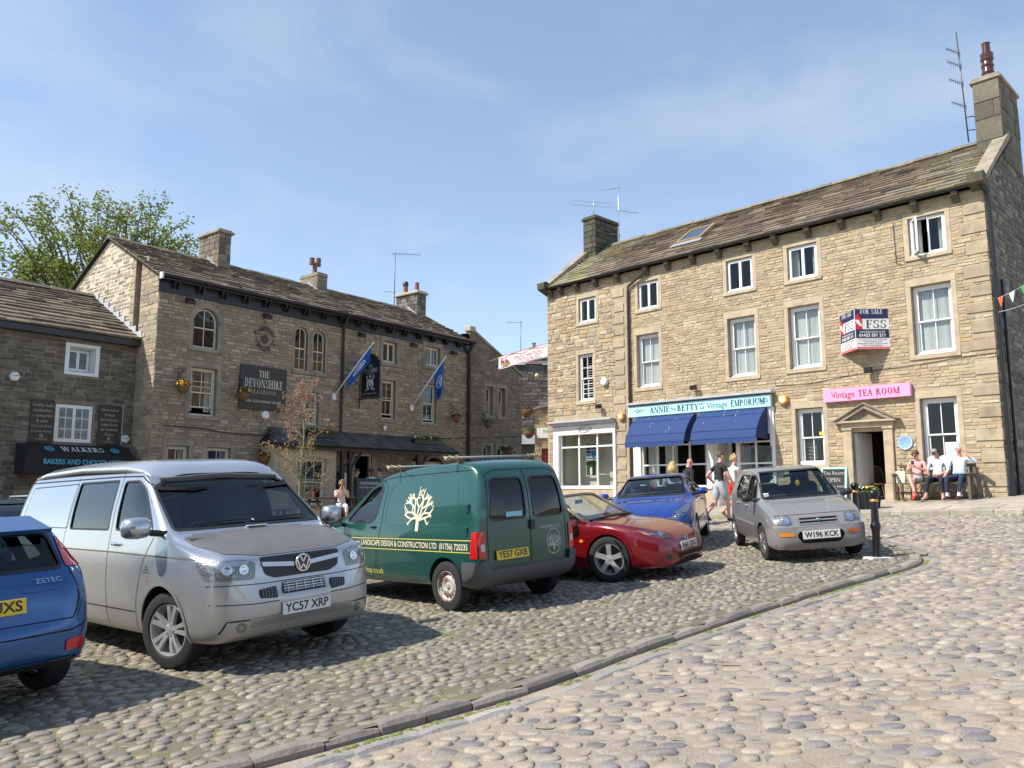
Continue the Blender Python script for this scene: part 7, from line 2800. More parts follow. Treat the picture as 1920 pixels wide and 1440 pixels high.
	lg = rnd([(-.235,.625),(.235,.625),(.23,.73),(-.23,.73)],.015)
	lw = c.patch('lower_grille',[lg],'F',.004,m_trim,.05)
	for k in range(4):
		c.strip('grille_slat',[(-.22,.645 + .024 * k),(.22,.645 + .024 * k)],'F',.009,.012,pnt,parent=lw)
	for k in range(5):
		c.strip('grille_slat',[(-.18 + .09 * k,.632),(-.18 + .09 * k,.725)],'F',.008,.014,pnt,parent=lw)
	for sd in (1,-1):
		q = rnd([(sd * .29,.60),(sd * .46,.615),(sd * .47,.69),(sd * .29,.705)],.02)
		iv = c.patch('air_intake',[q],'F',.004,m_trim,.05)
		for k in range(5):
			c.strip('intake_slat',[(sd * (.315 + .03 * k),.61),(sd * (.315 + .03 * k),.695)],'F',.007,.010,m_steel,parent=iv)
		lamp(c,'fog_light',[(sd * .63 + .05 * math.cos(a),.385 + .045 * math.sin(a)) for a in [2 * math.pi * i / 14 for i in range(14)]],'F',m_refl,True)
		c.strip('bumper_crease',[(sd * .56,.445),(sd * .75,.45),(sd * .80,.35)],'F',.012,.004,m_seam)
	for k in range(4):
		c.strip('bumper_rib',[(-.55,.385 + .022 * k),(.55,.385 + .022 * k)],'F',.007,.004,mat('grey_rib',(.20,.20,.205),.5))
	c.strip('bumper_seam',[(-.86,.60),(-.5,.575),(-.28,.575)],'F',.008,.003,m_seam)
	c.strip('bumper_seam',[(.86,.60),(.5,.575),(.28,.575)],'F',.008,.003,m_seam)
	c.strip('bumper_seam',[(-.87,.76),(-.4,.74),(.4,.74),(.87,.76)],'F',.007,.003,m_seam)
	c.plate('YC57 XRP','F',(0,.50),False,off=.018)
	# sides
	for v in 'LR':
		c.strip('waist_seam',[(.56,.985),(.2,.995),(-1.0,1.015),(-3.85,1.03)],v,.014,.003,mat('seam_grey',(.10,.09,.085),.7))
		c.strip('sill_seam',[(-.45,.475),(-2.55,.485)],v,.010,.003,m_seam)
		c.strip('door_seam',[(-.15,1.17),(-.30,.95),(-.42,.60),(-.44,.30)],v,.007,.003,m_seam)
		c.strip('door_seam',[(-1.07,.30),(-1.08,1.2),(-1.09,1.78)],v,.007,.003,m_seam)
		c.strip('door_seam',[(-2.24,.30),(-2.23,1.2),(-2.22,1.78)],v,.006,.003,m_seam)
		c.strip('panel_seam',rnd([(-2.20,1.235),(-3.62,1.24),(-3.55,1.69),(-2.18,1.71)],.05),v,.008,.003,m_seam,True)
		c.strip('rain_gutter',[(-.30,1.54),(-.70,1.75),(-1.2,1.76),(-3.7,1.75)],v,.012,.004,m_seam)
		for ax in (.07,-3.0):
			c.strip('arch_lip',[(ax + .415 * math.cos(a),.345 + .415 * math.sin(a)) for a in [math.pi * i / 18 for i in range(-1,20)]],v,.035,.010,pnt)
		handle(c,-.90,1.09,v,m_chrome,.13)
		for ln_,zz in (('the',.90),('motor',.875),('caravan co',.85)):
			c.write(ln_,.035,(-.22,zz),v,m_trim,off=.003)
		c.write('4',.05,(-.20,.77),v,m_redl,off=.003)
	mirror(t,(-.06,-1.10,1.27),(.16,.26,.20),pnt)
	mirror(t,(-.06,1.07,1.26),(.14,.21,.19),pnt)
	for y,st in ((-.80,14),(.80,14)):
		wheel(t,.07,y,.342,.215,.238,'ten',st)
		wheel(t,-3.0,y,.342,.215,.238,'ten')
	seats(t,(-.95,),.42,.80)
	dash(t,.02,.78,1.13,-.40)
	MB().box(-.02,.14,-.10,.12,1.215,1.22).build('parking_ticket',m_white,t)
	return t
camper_van()
# ---------------------------------------------------------------- green panel van
def tree_logo(c,cx,cz,h,view,m,off=.004,sd=3,ring=False):
	"""Bare tree emblem: forked strokes on a stout trunk."""
	rng = random.Random(sd)
	fl = {'L': -1,'R': 1,'F': 1,'B': -1}[view]
	paths = []
	def grow_(p,a,L,w,d):
		q = [p]
		for k in range(3):
			a2 = a + rng.uniform(-.45,.45)
			p = (p[0] + math.cos(a2) * L / 3,p[1] + math.sin(a2) * L / 3)
			q.append(p)
		paths.append((q,w))
		if d > 0:
			for sg in (-1,1):
				grow_(p,a + sg * rng.uniform(.30,.75),L * rng.uniform(.66,.82),w * .78,d - 1)
	paths.append(([(0,0),(0,.22),(0,.36)],.085))
	for a in (150,118,90,62,30,176,4):
		grow_((0,.34),R(a),.20,.040,3 if 20 < a < 160 else 2)
	pts,tris = [],[]
	for q,w in paths:
		for i,p in enumerate(q):
			x,y = p
			r = math.hypot(x / .42,(y - .58) / .44)
			if r > 1:
				x,y = x / r,.58 + (y - .58) / r
			d = Vector((q[min(i + 1,len(q) - 1)][0] - q[max(i - 1,0)][0],q[min(i + 1,len(q) - 1)][1] - q[max(i - 1,0)][1]))
			if d.length < 1e-6:
				d = Vector((0,1))
			d.normalize()
			for e in (1,-1):
				pts.append((cx + fl * (x - e * d.y * w / 2) * h,cz + (y + e * d.x * w / 2 - .5) * h))
		o = len(pts) - 2 * len(q)
		tris += [(o + 2 * i,o + 2 * i + 2,o + 2 * i + 3,o + 2 * i + 1) for i in range(len(q) - 1)]
	if ring:
		n = 28
		o = len(pts)
		for i in range(n):
			a = 2 * math.pi * i / n
			for r in (.56,.59):
				pts.append((cx + fl * r * h * math.cos(a) * .82,cz + r * h * math.sin(a) + .04 * h))
		tris += [(o + 2 * i,o + 2 * i + 1,o + 2 * ((i + 1) % n) + 1,o + 2 * ((i + 1) % n)) for i in range(n)]
	P,fs = c._faces(pts,tris,view,off)
	P = [p + (p - c.hit(pts[i][0],pts[i][1],view,0)) * .0 for i,p in enumerate(P)]
	return MB().add(P,fs).build('tree_emblem',m,c.root)
def panel_van():
	t = car_root('panel_van','dark green panel van with cream tree emblem and roof bars',-1.98,12.40,132.5,'van')
	sp = dict(
		zt=[(.72,.60),(.69,.74),(.60,.84),(.30,.96),(0,1.04),(-.15,1.09),(-.5,1.32),(-.95,1.60),(-1.25,1.69),(-2.0,1.765),(-2.85,1.79),(-3.02,1.765),(-3.15,1.70),(-3.23,1.58),(-3.28,1.42)],
		zb=[(.72,.35),(.6,.26),(.3,.24),(-2.9,.28),(-3.2,.34),(-3.28,.40)],
		w=[(.72,.55),(.66,.70),(.5,.80),(.1,.835),(-1.0,.845),(-2.85,.845),(-3.15,.835),(-3.24,.82),(-3.28,.80)],
		zB=[(.72,.55),(.6,.78),(.3,.88),(0,.96),(-.3,1.0),(-3.2,1.02),(-3.28,1.0)],
		wr=[(.72,.48),(.6,.62),(.2,.72),(-.15,.74),(-.95,.63),(-1.4,.635),(-2.85,.66),(-3.15,.66),(-3.28,.645)],
		crown=[(.72,.03),(-.2,.05),(-1,.06),(-3.0,.075),(-3.28,.10)])
	pnt = carpaint('green_paint',(.012,.078,.062),.15,.28,(.06,.075,.06,.35),.2,.6)
	door = rnd([(-.40,1.05),(-1.02,1.03),(-1.14,1.12),(-1.20,1.49),(-1.05,1.525),(-.86,1.46)],.05)
	scr = rnd([(-.68,1.12),(.68,1.12),(.60,1.56),(-.60,1.56)],.05)
	wl = rnd([(.62,1.07),(.05,1.07),(.05,1.55),(.545,1.55)],.07)
	wr_ = rnd([(-.62,1.07),(-.085,1.07),(-.085,1.55),(-.545,1.55)],.07)
	c = Car(t,sp,pnt,[(0,.345,.295),(-2.69,.345,.295)],(-3.18,-.12,.48),[door],(scr,-1.1,.8),([wl,wr_],-3.5,-2.8),sideg={'back': glass('smoked_glass',(.20,.23,.23),.05,.006)})
	cream = mat('cream_vinyl',(.74,.66,.48),.5)
	yel = mat('yellow_vinyl',(.70,.58,.12),.5)
	m_bump = mat('grey_bumper',(.085,.085,.088),.6,bump=.1,bscale=80)
	for v in 'LR':
		c.strip('door_seam',[(-.32,1.05),(-.40,.7),(-.42,.34)],v,.006,.003,m_seam)
		c.strip('door_seam',[(-1.15,.34),(-1.18,.6),(-1.28,1.0),(-1.30,1.5),(-1.16,1.60)],v,.008,.003,m_seam)
		c.strip('panel_crease',rnd([(-1.36,1.0),(-2.85,1.02),(-2.92,1.16),(-2.84,1.56),(-1.48,1.55),(-1.38,1.45)],.08),v,.010,.003,mat('green_crease',(.03,.12,.10),.3),True)
		c.strip('sill_seam',[(-.4,.40),(-2.3,.42)],v,.008,.003,mat('green_crease',(.03,.12,.10),.3))
		c.strip('roof_seam',[(-.9,1.56),(-1.4,1.63),(-3.1,1.67)],v,.008,.004,m_seam)
		c.strip('pinstripe',[(-.42,.82),(-3.18,.845)],v,.010,.004,yel)
		c.strip('pinstripe',[(-.42,.685),(-3.18,.705)],v,.010,.004,yel)
		c.write('Chapman LANDSCAPE DESIGN & CONSTRUCTION LTD  (01756) 720235',.10,(-1.80,.763),v,cream,2.66,bold=.0015)
		c.write('www.jchap.co.uk',.11,(-.95,.40),v,yel,.78)
		tree_logo(c,-2.10,1.205,.75,v,cream)
		handle(c,-1.10,.97,v,m_trim,.09)
		c.strip('arch_lip',[(-2.69 + .36 * math.cos(a),.295 + .36 * math.sin(a)) for a in [math.pi * i / 18 for i in range(-1,20)]],v,.03,.008,pnt)
		c.patch('rear_bumper_side',[rnd([(-3.03,.60),(-3.27,.60),(-3.27,.34),(-3.0,.34)],.03)],v,.022,m_bump)
		# hinges at the back corner
		for zz in (.95,1.22):
			q = c.hit(-3.10,zz,v,.008)
			MB().bbox(q.x - .02,q.x + .03,q.y - .012,q.y + .012,q.z - .06,q.z + .05,.006).build('hinge',pnt,t)
	bp = rnd([(.81,.60),(.68,.62),(.65,.50),(-.65,.50),(-.68,.62),(-.81,.60),(-.81,.34),(-.6,.28),(.6,.28),(.81,.34)],.03)
	c.patch('rear_bumper',[bp],'B',.045,m_bump,.06)
	mb = MB()
	top = [c.hit(y,.50,'B',.045) for y in np.linspace(-.64,.64,16)]
	bot = [c.hit(y,.52,'B',.0) for y in np.linspace(-.64,.64,16)]
	mb.add(top + bot,[(i,i + 1,17 + i,16 + i) for i in range(15)])
	mb.build('bumper_ledge',m_bump,t)
	for sd in (1,-1):
		q = rnd([(sd * .70,.635),(sd * .795,.635),(sd * .80,.94),(sd * .71,.95)],.02)
		l = lamp(c,'tail_light',q,'B',m_redl,False,off=.012)
		c.patch('reversing_light',[rnd([(sd * .715,.715),(sd * .775,.715),(sd * .775,.80),(sd * .715,.80)],.01)],'B',.018,mat('clear_lamp',(.55,.52,.50),.2),parent=l)
		v = 'L' if sd > 0 else 'R'
		c.patch('tail_light_side',[rnd([(-3.17,.635),(-3.27,.635),(-3.27,.94),(-3.19,.94)],.02)],v,.008,m_redl,parent=l)
	c.strip('door_seam',[(-.02,.52),(-.02,1.66)],'B',.010,.003,m_seam)
	c.strip('door_seam',[(.66,.52),(.66,1.04),(.60,1.60),(.45,1.66),(-.45,1.66),(-.60,1.60),(-.66,1.04),(-.66,.52)],'B',.008,.003,m_seam)
	c.plate('YE57 GXB','B',(.30,.655),True,off=.02,tilt=-6)
	h_ = c.hit(-.02,.98,'B',.015)
	MB().bbox(h_.x - .02,h_.x + .01,h_.y - .06,h_.y + .02,h_.z - .06,h_.z + .05,.01).build('door_handle',m_trim,t)
	c.write('www.jchap.co.uk',.055,(-.36,.93),'B',mat('pale_vinyl',(.55,.56,.48),.5),.36)
	tree_logo(c,-.42,.73,.27,'B',mat('pale_vinyl',(.55,.56,.48),.5),ring=True,sd=5)
	c.patch('window_sticker',[[(.10,1.09),(.36,1.09),(.36,1.15),(.10,1.15)]],'B',-.006,mat('blue_sticker',(.25,.55,.70),.5))
	# roof bars carrying a length of pipe each
	for x in (-1.5,-2.75):
		mb = MB()
		for sd in (1,-1):
			q = c.hit(x,sd * .58,'T',0)
			mb.bbox(q.x - .03,q.x + .03,q.y - .025,q.y + .025,q.z - .01,q.z + .06,.008)
		mb.build('roof_bar_foot',mat('rusty_clamp',(.20,.10,.06),.8,var=.4,vscale=30),t)
		z = c.hit(x,.58,'T',0).z + .06
		MB().tube([(x,-.82,z),(x,.82,z)],.018,8).build('roof_bar',mat('galvanised_tube',(.36,.38,.37),.5,metal=.5),t,smooth=True)
		mb = MB()
		for sd in (-1,1):
			for k in range(7):
				mb.tube([(x + .02 * math.sin(k * 2),sd * (.60 + .035 * k),z - .02),(x + .03 * math.cos(k * 2),sd * (.61 + .035 * k),z + .025)],.013,5)
		mb.build('bar_strap',mat('straw_tape',(.52,.40,.14),.8),t)
	mirror(t,(-.38,1.0,1.05),(.13,.18,.17),m_trim,base=(0,0,0))
	mirror(t,(-.38,-1.0,1.05),(.13,.18,.17),m_trim)
	rs = mat('white_steel_wheel',(.55,.53,.50),.5,.2,dirt=(.20,.10,.055),dscale=9,dmin=.48,dmax=.62)
	for y in (-.76,.76):
		wheel(t,0,y,.293,.165,.185,'steel',0,rs)
		wheel(t,-2.69,y,.293,.165,.185,'steel',0,rs)
	seats(t,(-1.0,),.36,.62,.55)
	dash(t,-.25,.70,1.02,-.36)
	return t
panel_van()
# ---------------------------------------------------------------- red roadster
def roadster():
	t = car_root('red_roadster','deep red open roadster with five spoke wheels parked behind the green van',1.86,12.0,-36,'car')
	sp = dict(
		zt=[(.83,.40),(.82,.47),(.78,.555),(.68,.625),(.45,.70),(.2,.755),(-.2,.81),(-.42,.845),(-.5,.855),(-.9,.83),(-1.8,.84),(-2.2,.875),(-2.6,.87),(-2.95,.83),(-3.10,.74),(-3.16,.60)],
		zb=[(.83,.22),(.78,.155),(.5,.15),(-2.8,.19),(-3.16,.32)],
		w=[(.83,.40),(.80,.56),(.72,.68),(.55,.775),(.30,.835),(0,.855),(-.4,.835),(-1.0,.825),(-1.8,.845),(-2.33,.86),(-2.8,.80),(-3.05,.66),(-3.16,.50)],
		zB=[(.83,.36),(.76,.50),(.6,.58),(.3,.70),(0,.755),(-.4,.755),(-1.0,.745),(-1.8,.765),(-2.3,.80),(-2.9,.74),(-3.16,.54)],
		wr=[(.83,.30),(.72,.52),(.5,.62),(.2,.66),(-.3,.70),(-.9,.72),(-1.8,.72),(-2.4,.66),(-3.0,.52),(-3.16,.4)],
		crown=[(.83,.03),(.3,.05),(0,.035),(-.4,.05),(-3,.05)])
	pnt = carpaint('red_paint',(.20,.004,.010),.35,.22)
	cock = MB()
	cock.prism(rnd([(-.55,-.64),(-.55,.64),(-1.75,.60),(-1.75,-.60)],.1),.38,1.5,'z')
	c = Car(t,sp,pnt,[(0,.345,.305),(-2.33,.345,.305)],None,extra=[cock])
	# windscreen frame and pane
	base = [(-.42,y,.84 - .04 * abs(y)) for y in (-.70,0,.70)]
	topp = [(-.98,y,1.165) for y in (-.56,0,.56)]
	mb = MB()
	mb.tube([base[0],(-.72,-.635,1.0),topp[0],(-1.0,-.3,1.185),(-1.0,.3,1.185),topp[2],(-.72,.635,1.0),base[2]],.026,8)
	mb.build('windscreen_frame',mat('tan_reflecting_frame',(.26,.19,.12),.3,coat=.6),t,smooth=True)
	q = [(-.40,-.69,.80),(-.34,0,.835),(-.40,.69,.80),(-.98,.55,1.16),(-.99,0,1.178),(-.98,-.55,1.16)]
	MB().add(q,[(0,1,4,5),(1,2,3,4)]).build('windscreen',m_cglass,t,smooth=True)
	MB().tube([(-.36,-.66,.835),(-.30,0,.86),(-.36,.66,.835)],.016,6).build('scuttle_trim',m_trim,t)
	MB().bbox(-.93,-.90,-.10,.10,1.05,1.11,.01).build('rear_view_mirror',m_trim,t)
	seats(t,(-1.35,),.36,.36,.55)
	dash(t,-.62,.60,.82,-.36)
	hl = rnd([(.42,.545),(.60,.555),(.735,.605),(.70,.665),(.52,.655),(.44,.60)],.03)
	for q,sd in ((hl,1),(mir(hl),-1)):
		lamp(c,'headlight',q,'F',mat('smoked_reflector',(.16,.16,.17),.2,.6),True,[(sd * .53,.605),(sd * .62,.612)],br=.034)
		c.patch('indicator',[rnd([(sd * .655,.60),(sd * .725,.615),(sd * .70,.655),(sd * .65,.645)],.01)],'F',.006,m_amb)
		c.patch('fog_lamp',[[(sd * .56 + .05 * math.cos(a),.30 + .045 * math.sin(a)) for a in [2 * math.pi * i / 14 for i in range(14)]]],'F',.004,m_trim)
		v = 'L' if sd > 0 else 'R'
		c.patch('side_repeater',[[(-.42 + .035 * math.cos(a),.56 + .025 * math.sin(a)) for a in [2 * math.pi * i / 10 for i in range(10)]]],v,.006,m_amb)
		for ax in (0,-2.33):
			c.strip('arch_lip',[(ax + .362 * math.cos(a),.305 + .362 * math.sin(a)) for a in [math.pi * i / 18 for i in range(0,19)]],v,.035,.012,pnt)
		c.strip('door_seam',[(-.55,.74),(-.57,.45),(-.62,.24)],v,.006,.003,m_seam)
		c.strip('sill_line',[(-.42,.235),(-1.9,.24)],v,.02,.006,pnt)
	c.strip('bonnet_seam',[(.68,-.50),(.3,-.60),(-.3,-.66)],'T',.006,.003,m_seam)
	c.strip('bonnet_seam',[(.68,.50),(.3,.60),(-.3,.66)],'T',.006,.003,m_seam)
	mo = rnd([(-.38,.33),(.38,.33),(.30,.20),(-.30,.20)],.06)
	c.patch('air_intake',[mo],'F',.004,m_under)
	c.patch('chin_spoiler',[rnd([(-.6,.165),(.6,.165),(.62,.195),(-.62,.195)],.01)],'F',.006,m_trim)
	b = c.hit(0,.52,'F',.006)
	mb = MB()
	mb.lathe([(.035,0),(.042,.006),(.05,0)],20,M=Matrix.Translation(b) @ Matrix.Rotation(R(60),4,'Y') @ Matrix.Diagonal((.75,1.1,1,1)))
	mb.build('badge',m_chrome,t)
	c.plate('S666 GRG','F',(0,.40),False,off=.02)
	for y in (-.76,.76):
		wheel(t,0,y,.308,.205,.222,'five',8)
		wheel(t,-2.33,y,.308,.205,.222,'five')
	mirror(t,(-.62,-.93,.93),(.12,.18,.11),pnt)
	return t
roadster()
# ---------------------------------------------------------------- blue coupe
def coupe():
	t = car_root('blue_coupe','bright blue small coupe with wheel spattered flank, nose on behind the roadster',2.60,14.86,-108.2,'car')
	t['label'] = 'bright blue small coupe with red charm hung behind its windscreen'
	sp = dict(
		zt=[(.80,.42),(.78,.54),(.70,.66),(.5,.76),(.2,.86),(-.12,.935),(-.2,.96),(-.6,1.16),(-1.0,1.31),(-1.2,1.345),(-1.7,1.35),(-2.1,1.27),(-2.5,1.10),(-2.65,1.0),(-2.95,.97),(-3.02,.80),(-3.04,.6)],
		zb=[(.80,.26),(.7,.18),(.4,.17),(-2.6,.20),(-3.04,.35)],
		w=[(.80,.42),(.76,.58),(.66,.70),(.45,.79),(.1,.83),(-.8,.835),(-2.4,.835),(-2.8,.76),(-3.04,.6)],
		zB=[(.80,.38),(.7,.58),(.5,.68),(.2,.80),(-.15,.88),(-.5,.90),(-2.4,.93),(-2.9,.9),(-3.04,.6)],
		wr=[(.80,.34),(.65,.54),(.3,.66),(-.15,.70),(-1.0,.555),(-1.4,.55),(-2.1,.54),(-2.6,.62),(-3.04,.5)],
		crown=[(.80,.03),(0,.05),(-1,.05),(-3,.05)])
	pnt = carpaint('blue_paint',(.010,.055,.30),.30,.24)
	door = rnd([(-.42,.955),(-1.75,.97),(-1.62,1.22),(-1.15,1.255),(-.98,1.22)],.05)
	scr = rnd([(-.645,.985),(.645,.985),(.525,1.29),(-.525,1.29)],.05)
	c = Car(t,sp,pnt,[(0,.34,.30),(-2.44,.34,.30)],(-2.4,-.16,.42),[door],(scr,-1.2,.4),(rnd([(-.55,1.06),(.55,1.06),(.48,1.24),(-.48,1.24)],.04),-3.2,-1.9))
	hl = rnd([(.40,.60),(.58,.58),(.735,.70),(.76,.80),(.68,.79),(.50,.70)],.03)
	for q,sd in ((hl,1),(mir(hl),-1)):
		lamp(c,'headlight',q,'F',m_refl,True,[(sd * .56,.64),(sd * .65,.70)],br=.04)
		v = 'L' if sd > 0 else 'R'
		c.strip('door_seam',[(-.42,.9),(-.46,.6),(-.44,.30),(-1.7,.30),(-1.80,.6),(-1.78,.93)],v,.006,.003,m_seam)
		c.strip('rub_strip',[(-.45,.48),(-1.75,.50)],v,.05,.010,pnt)
		handle(c,-1.62,.80,v,pnt)
		c.strip('bonnet_seam',[(.60,sd * .42),(.2,sd * .58),(-.12,sd * .66)],'T',.006,.003,m_seam)
		c.strip('bonnet_crease',[(.66,sd * .16),(.1,sd * .40)],'T',.012,.004,pnt)
	for y in (-.56,-.45):
		c.patch('bonnet_vent',[rnd([(-.02,y - .042),(.04,y - .042),(.04,y + .042),(-.02,y + .042)],.02)],'T',.004,m_trim)
	c.patch('air_intake',[rnd([(-.5,.40),(.5,.40),(.44,.26),(-.44,.26)],.05)],'F',.004,m_under)
	wipers(c,[[(-.5,1.0),(.1,1.01)],[(.0,1.0),(.56,1.015)]])
	c.plate('YN03 KSD','F',(0,.47),False,off=.016)
	mirror(t,(-.48,-.94,1.0),(.13,.19,.13),pnt)
	mirror(t,(-.48,.94,1.0),(.13,.19,.13),pnt)
	for y in (-.72,.72):
		wheel(t,0,y,.297,.195,.205,'five',-6)
		wheel(t,-2.44,y,.297,.195,.205,'five')
	seats(t,(-1.35,),.35,.48,.55,rear=-2.05)
	dash(t,-.45,.64,.93,-.36)
	MB().tube([(-.85,0,1.28),(-.85,0,1.2)],.004,4).build('charm_cord',m_trim,t)
	mb = MB()
	mb.ball((-.85,-.03,1.15),(.012,.03,.05),8,6)
	mb.ball((-.85,.03,1.12),(.012,.028,.045),8,6)
	mb.build('windscreen_charm',mat('red_charm',(.62,.05,.05),.6),t)
	MB().box(-.40,-.30,-.05,.12,.96,.965).build('parking_disc',m_white,t)
	MB().tube([(-1.15,.0,1.34),(-1.28,0,1.52)],.006,5).build('radio_aerial',m_trim,t)
	return t
coupe()
# ---------------------------------------------------------------- small beige silver hatchback
def small_hatch():
	t = car_root('small_hatchback','small old silver beige hatchback with grey bumper next to the bollards',4.51,12.24,-95.4,'car')
	sp = dict(
		zt=[(.62,.48),(.60,.58),(.54,.665),(.40,.715),(.1,.805),(-.10,.855),(-.18,.885),(-.5,1.12),(-.78,1.30),(-.95,1.34),(-1.6,1.36),(-2.2,1.34),(-2.5,1.27),(-2.65,1.05),(-2.70,.85)],
		zb=[(.62,.24),(.55,.18),(.2,.17),(-2.2,.20),(-2.70,.34)],
		w=[(.62,.52),(.58,.60),(.48,.655),(.2,.685),(-.4,.695),(-2.2,.695),(-2.55,.66),(-2.70,.58)],
		zB=[(.62,.44),(.55,.58),(.4,.665),(.1,.755),(-.12,.80),(-.4,.815),(-2.4,.84),(-2.70,.78)],
		wr=[(.62,.44),(.52,.52),(.2,.58),(-.12,.60),(-.78,.495),(-1.2,.505),(-2.2,.50),(-2.5,.50),(-2.70,.48)],
		crown=[(.62,.02),(0,.03),(-.8,.035),(-2.7,.05)],bw=.965)
	pnt = carpaint('beige_silver_paint',(.43,.405,.355),.6,.30)
	d1 = rnd([(-.34,.87),(-.98,.865),(-1.0,1.235),(-.80,1.24),(-.66,1.16)],.03)
	d2 = rnd([(-1.08,.865),(-1.80,.88),(-1.92,.99),(-1.78,1.235),(-1.09,1.24)],.03)
	scr = rnd([(-.565,.892),(.565,.892),(.475,1.278),(-.475,1.278)],.04)
	c = Car(t,sp,pnt,[(0,.30,.258),(-2.28,.30,.258)],(-2.55,-.14,.42),[d1,d2],(scr,-.95,.5),(rnd([(-.50,.93),(.50,.93),(.44,1.27),(-.44,1.27)],.04),-3,-2.2))
	gb = mat('grey_plastic_bumper',(.21,.20,.195),.5)
	bp = rnd([(-.62,.47),(-.60,.50),(.60,.50),(.62,.47),(.60,.25),(.45,.20),(-.45,.20),(-.60,.25)],.05)
	op = rnd([(-.30,.43),(.30,.43),(.33,.37),(.26,.28),(-.26,.28),(-.33,.37)],.04)
	bm_ = c.patch('front_bumper',[bp,op],'F',.035,gb,.05)
	mb = MB()
	ys = np.linspace(-.60,.60,18)
	a = [c.hit(y,.50,'F',.035) for y in ys]
	b = [c.hit(y,.515,'F',-.005) for y in ys]
	mb.add(a + b,[(i,i + 1,19 + i,18 + i) for i in range(17)])
	mb.build('bumper_top',gb,bm_)
	c.patch('bumper_opening',[grow(op,.01)],'F',.006,m_under)
	for sd in (1,-1):
		q = rnd([(sd * .36,.535),(sd * .575,.535),(sd * .595,.655),(sd * .565,.67),(sd * .38,.655)],.025)
		lamp(c,'headlight',q,'F',m_refl,True,[(sd * .45,.595)],br=.05)
		c.patch('indicator',[rnd([(sd * .36,.375),(sd * .545,.38),(sd * .56,.405),(sd * .545,.43),(sd * .37,.43)],.015)],'F',.042,m_amb if sd < 0 else mat('red_amber_lens',(.42,.07,.02),.2,coat=.5))
		v = 'L' if sd > 0 else 'R'
		c.strip('rub_strip',[(-.36,.50),(-1.95,.52)],v,.045,.010,gb)
		c.strip('door_seam',[(-.30,.86),(-.36,.6),(-.38,.28)],v,.006,.003,m_seam)
		c.strip('door_seam',[(-1.04,.28),(-1.04,1.33)],v,.006,.003,m_seam)
		c.strip('door_seam',[(-1.62,.28),(-1.70,.5),(-1.95,.7),(-2.0,.95)],v,.006,.003,m_seam)
		c.patch('front_bumper_side',[rnd([(.34,.49),(.58,.49),(.56,.25),(.33,.25)],.02)],v,.02,gb)
		handle(c,-.94,.77,v,pnt,.12)
		handle(c,-1.68,.79,v,pnt,.12)
		c.patch('side_repeater',[[(-.12 + .02 * math.cos(q_),.66 + .015 * math.sin(q_)) for q_ in [2 * math.pi * i / 8 for i in range(8)]]],v,.006,m_amb)
		c.strip('bonnet_crease',[(.50,sd * .20),(.1,sd * .30),(-.10,sd * .36)],'T',.010,.003,mat('paint_highlight',(.48,.46,.42),.3,.4))
		for ax in (0,-2.28):
			c.strip('arch_lip',[(ax + .315 * math.cos(a_),.258 + .315 * math.sin(a_)) for a_ in [math.pi * i / 16 for i in range(0,17)]],v,.022,.006,pnt)
	g = rnd([(-.265,.54),(.265,.54),(.275,.628),(-.275,.628)],.015)
	gr = c.patch('grille',[g],'F',.004,m_under)
	for zz in (.542,.583,.625):
		c.strip('grille_bar',[(-.27,zz),(.27,zz)],'F',.014,.014,pnt,parent=gr)
	for sd in (1,-1):
		c.strip('grille_bar',[(sd * .268,.54),(sd * .268,.628)],'F',.014,.014,pnt,parent=gr)
	b = c.hit(0,.583,'F',.02)
	mb = MB()
	mb.ball(b,(.008,.035,.022),12,8)
	mb.build('badge',mat('badge_pale_blue',(.35,.48,.55),.3,.6),t,smooth=True)
	c.strip('bonnet_edge',[(-.56,.672),(.56,.672)],'F',.006,.003,mat('edge_maroon',(.10,.03,.03),.6))
	wipers(c,[[(-.5,.90),(.0,.91)],[(.02,.90),(.48,.91)]])
	c.plate('W196 KCK','F',(0,.385),False,off=.045)
	mirror(t,(-.32,-.785,.915),(.10,.16,.12),m_trim)
	mirror(t,(-.32,.76,.905),(.09,.12,.10),m_trim)
	for y in (-.62,.62):
		wheel(t,0,y,.257,.145,.165,'trim',4,mat('dull_wheel_trim',(.18,.17,.165),.5,.3))
		wheel(t,-2.28,y,.257,.145,.165,'trim',0,mat('bright_wheel_trim',(.42,.42,.42),.4,.4))
	seats(t,(-1.05,),.30,.45,.52,rear=-1.95)
	dash(t,-.38,.56,.83,-.30)
	mb = MB()
	mb.box(-.68,-.67,-.10,.02,1.18,1.23)
	mb.build('rear_view_mirror',m_trim,t)
	mb = MB()
	mb.ball((-.66,.10,1.08),(.01,.035,.05),8,6)
	mb.build('air_freshener',mat('yellow_charm',(.75,.45,.04),.6),t)
	MB().add([(-.29,-.53,.915),(-.29,-.45,.915),(-.33,-.45,.97),(-.33,-.53,.97)],[(0,1,2,3)]).build('permit',m_white,t)
	return t
small_hatch()
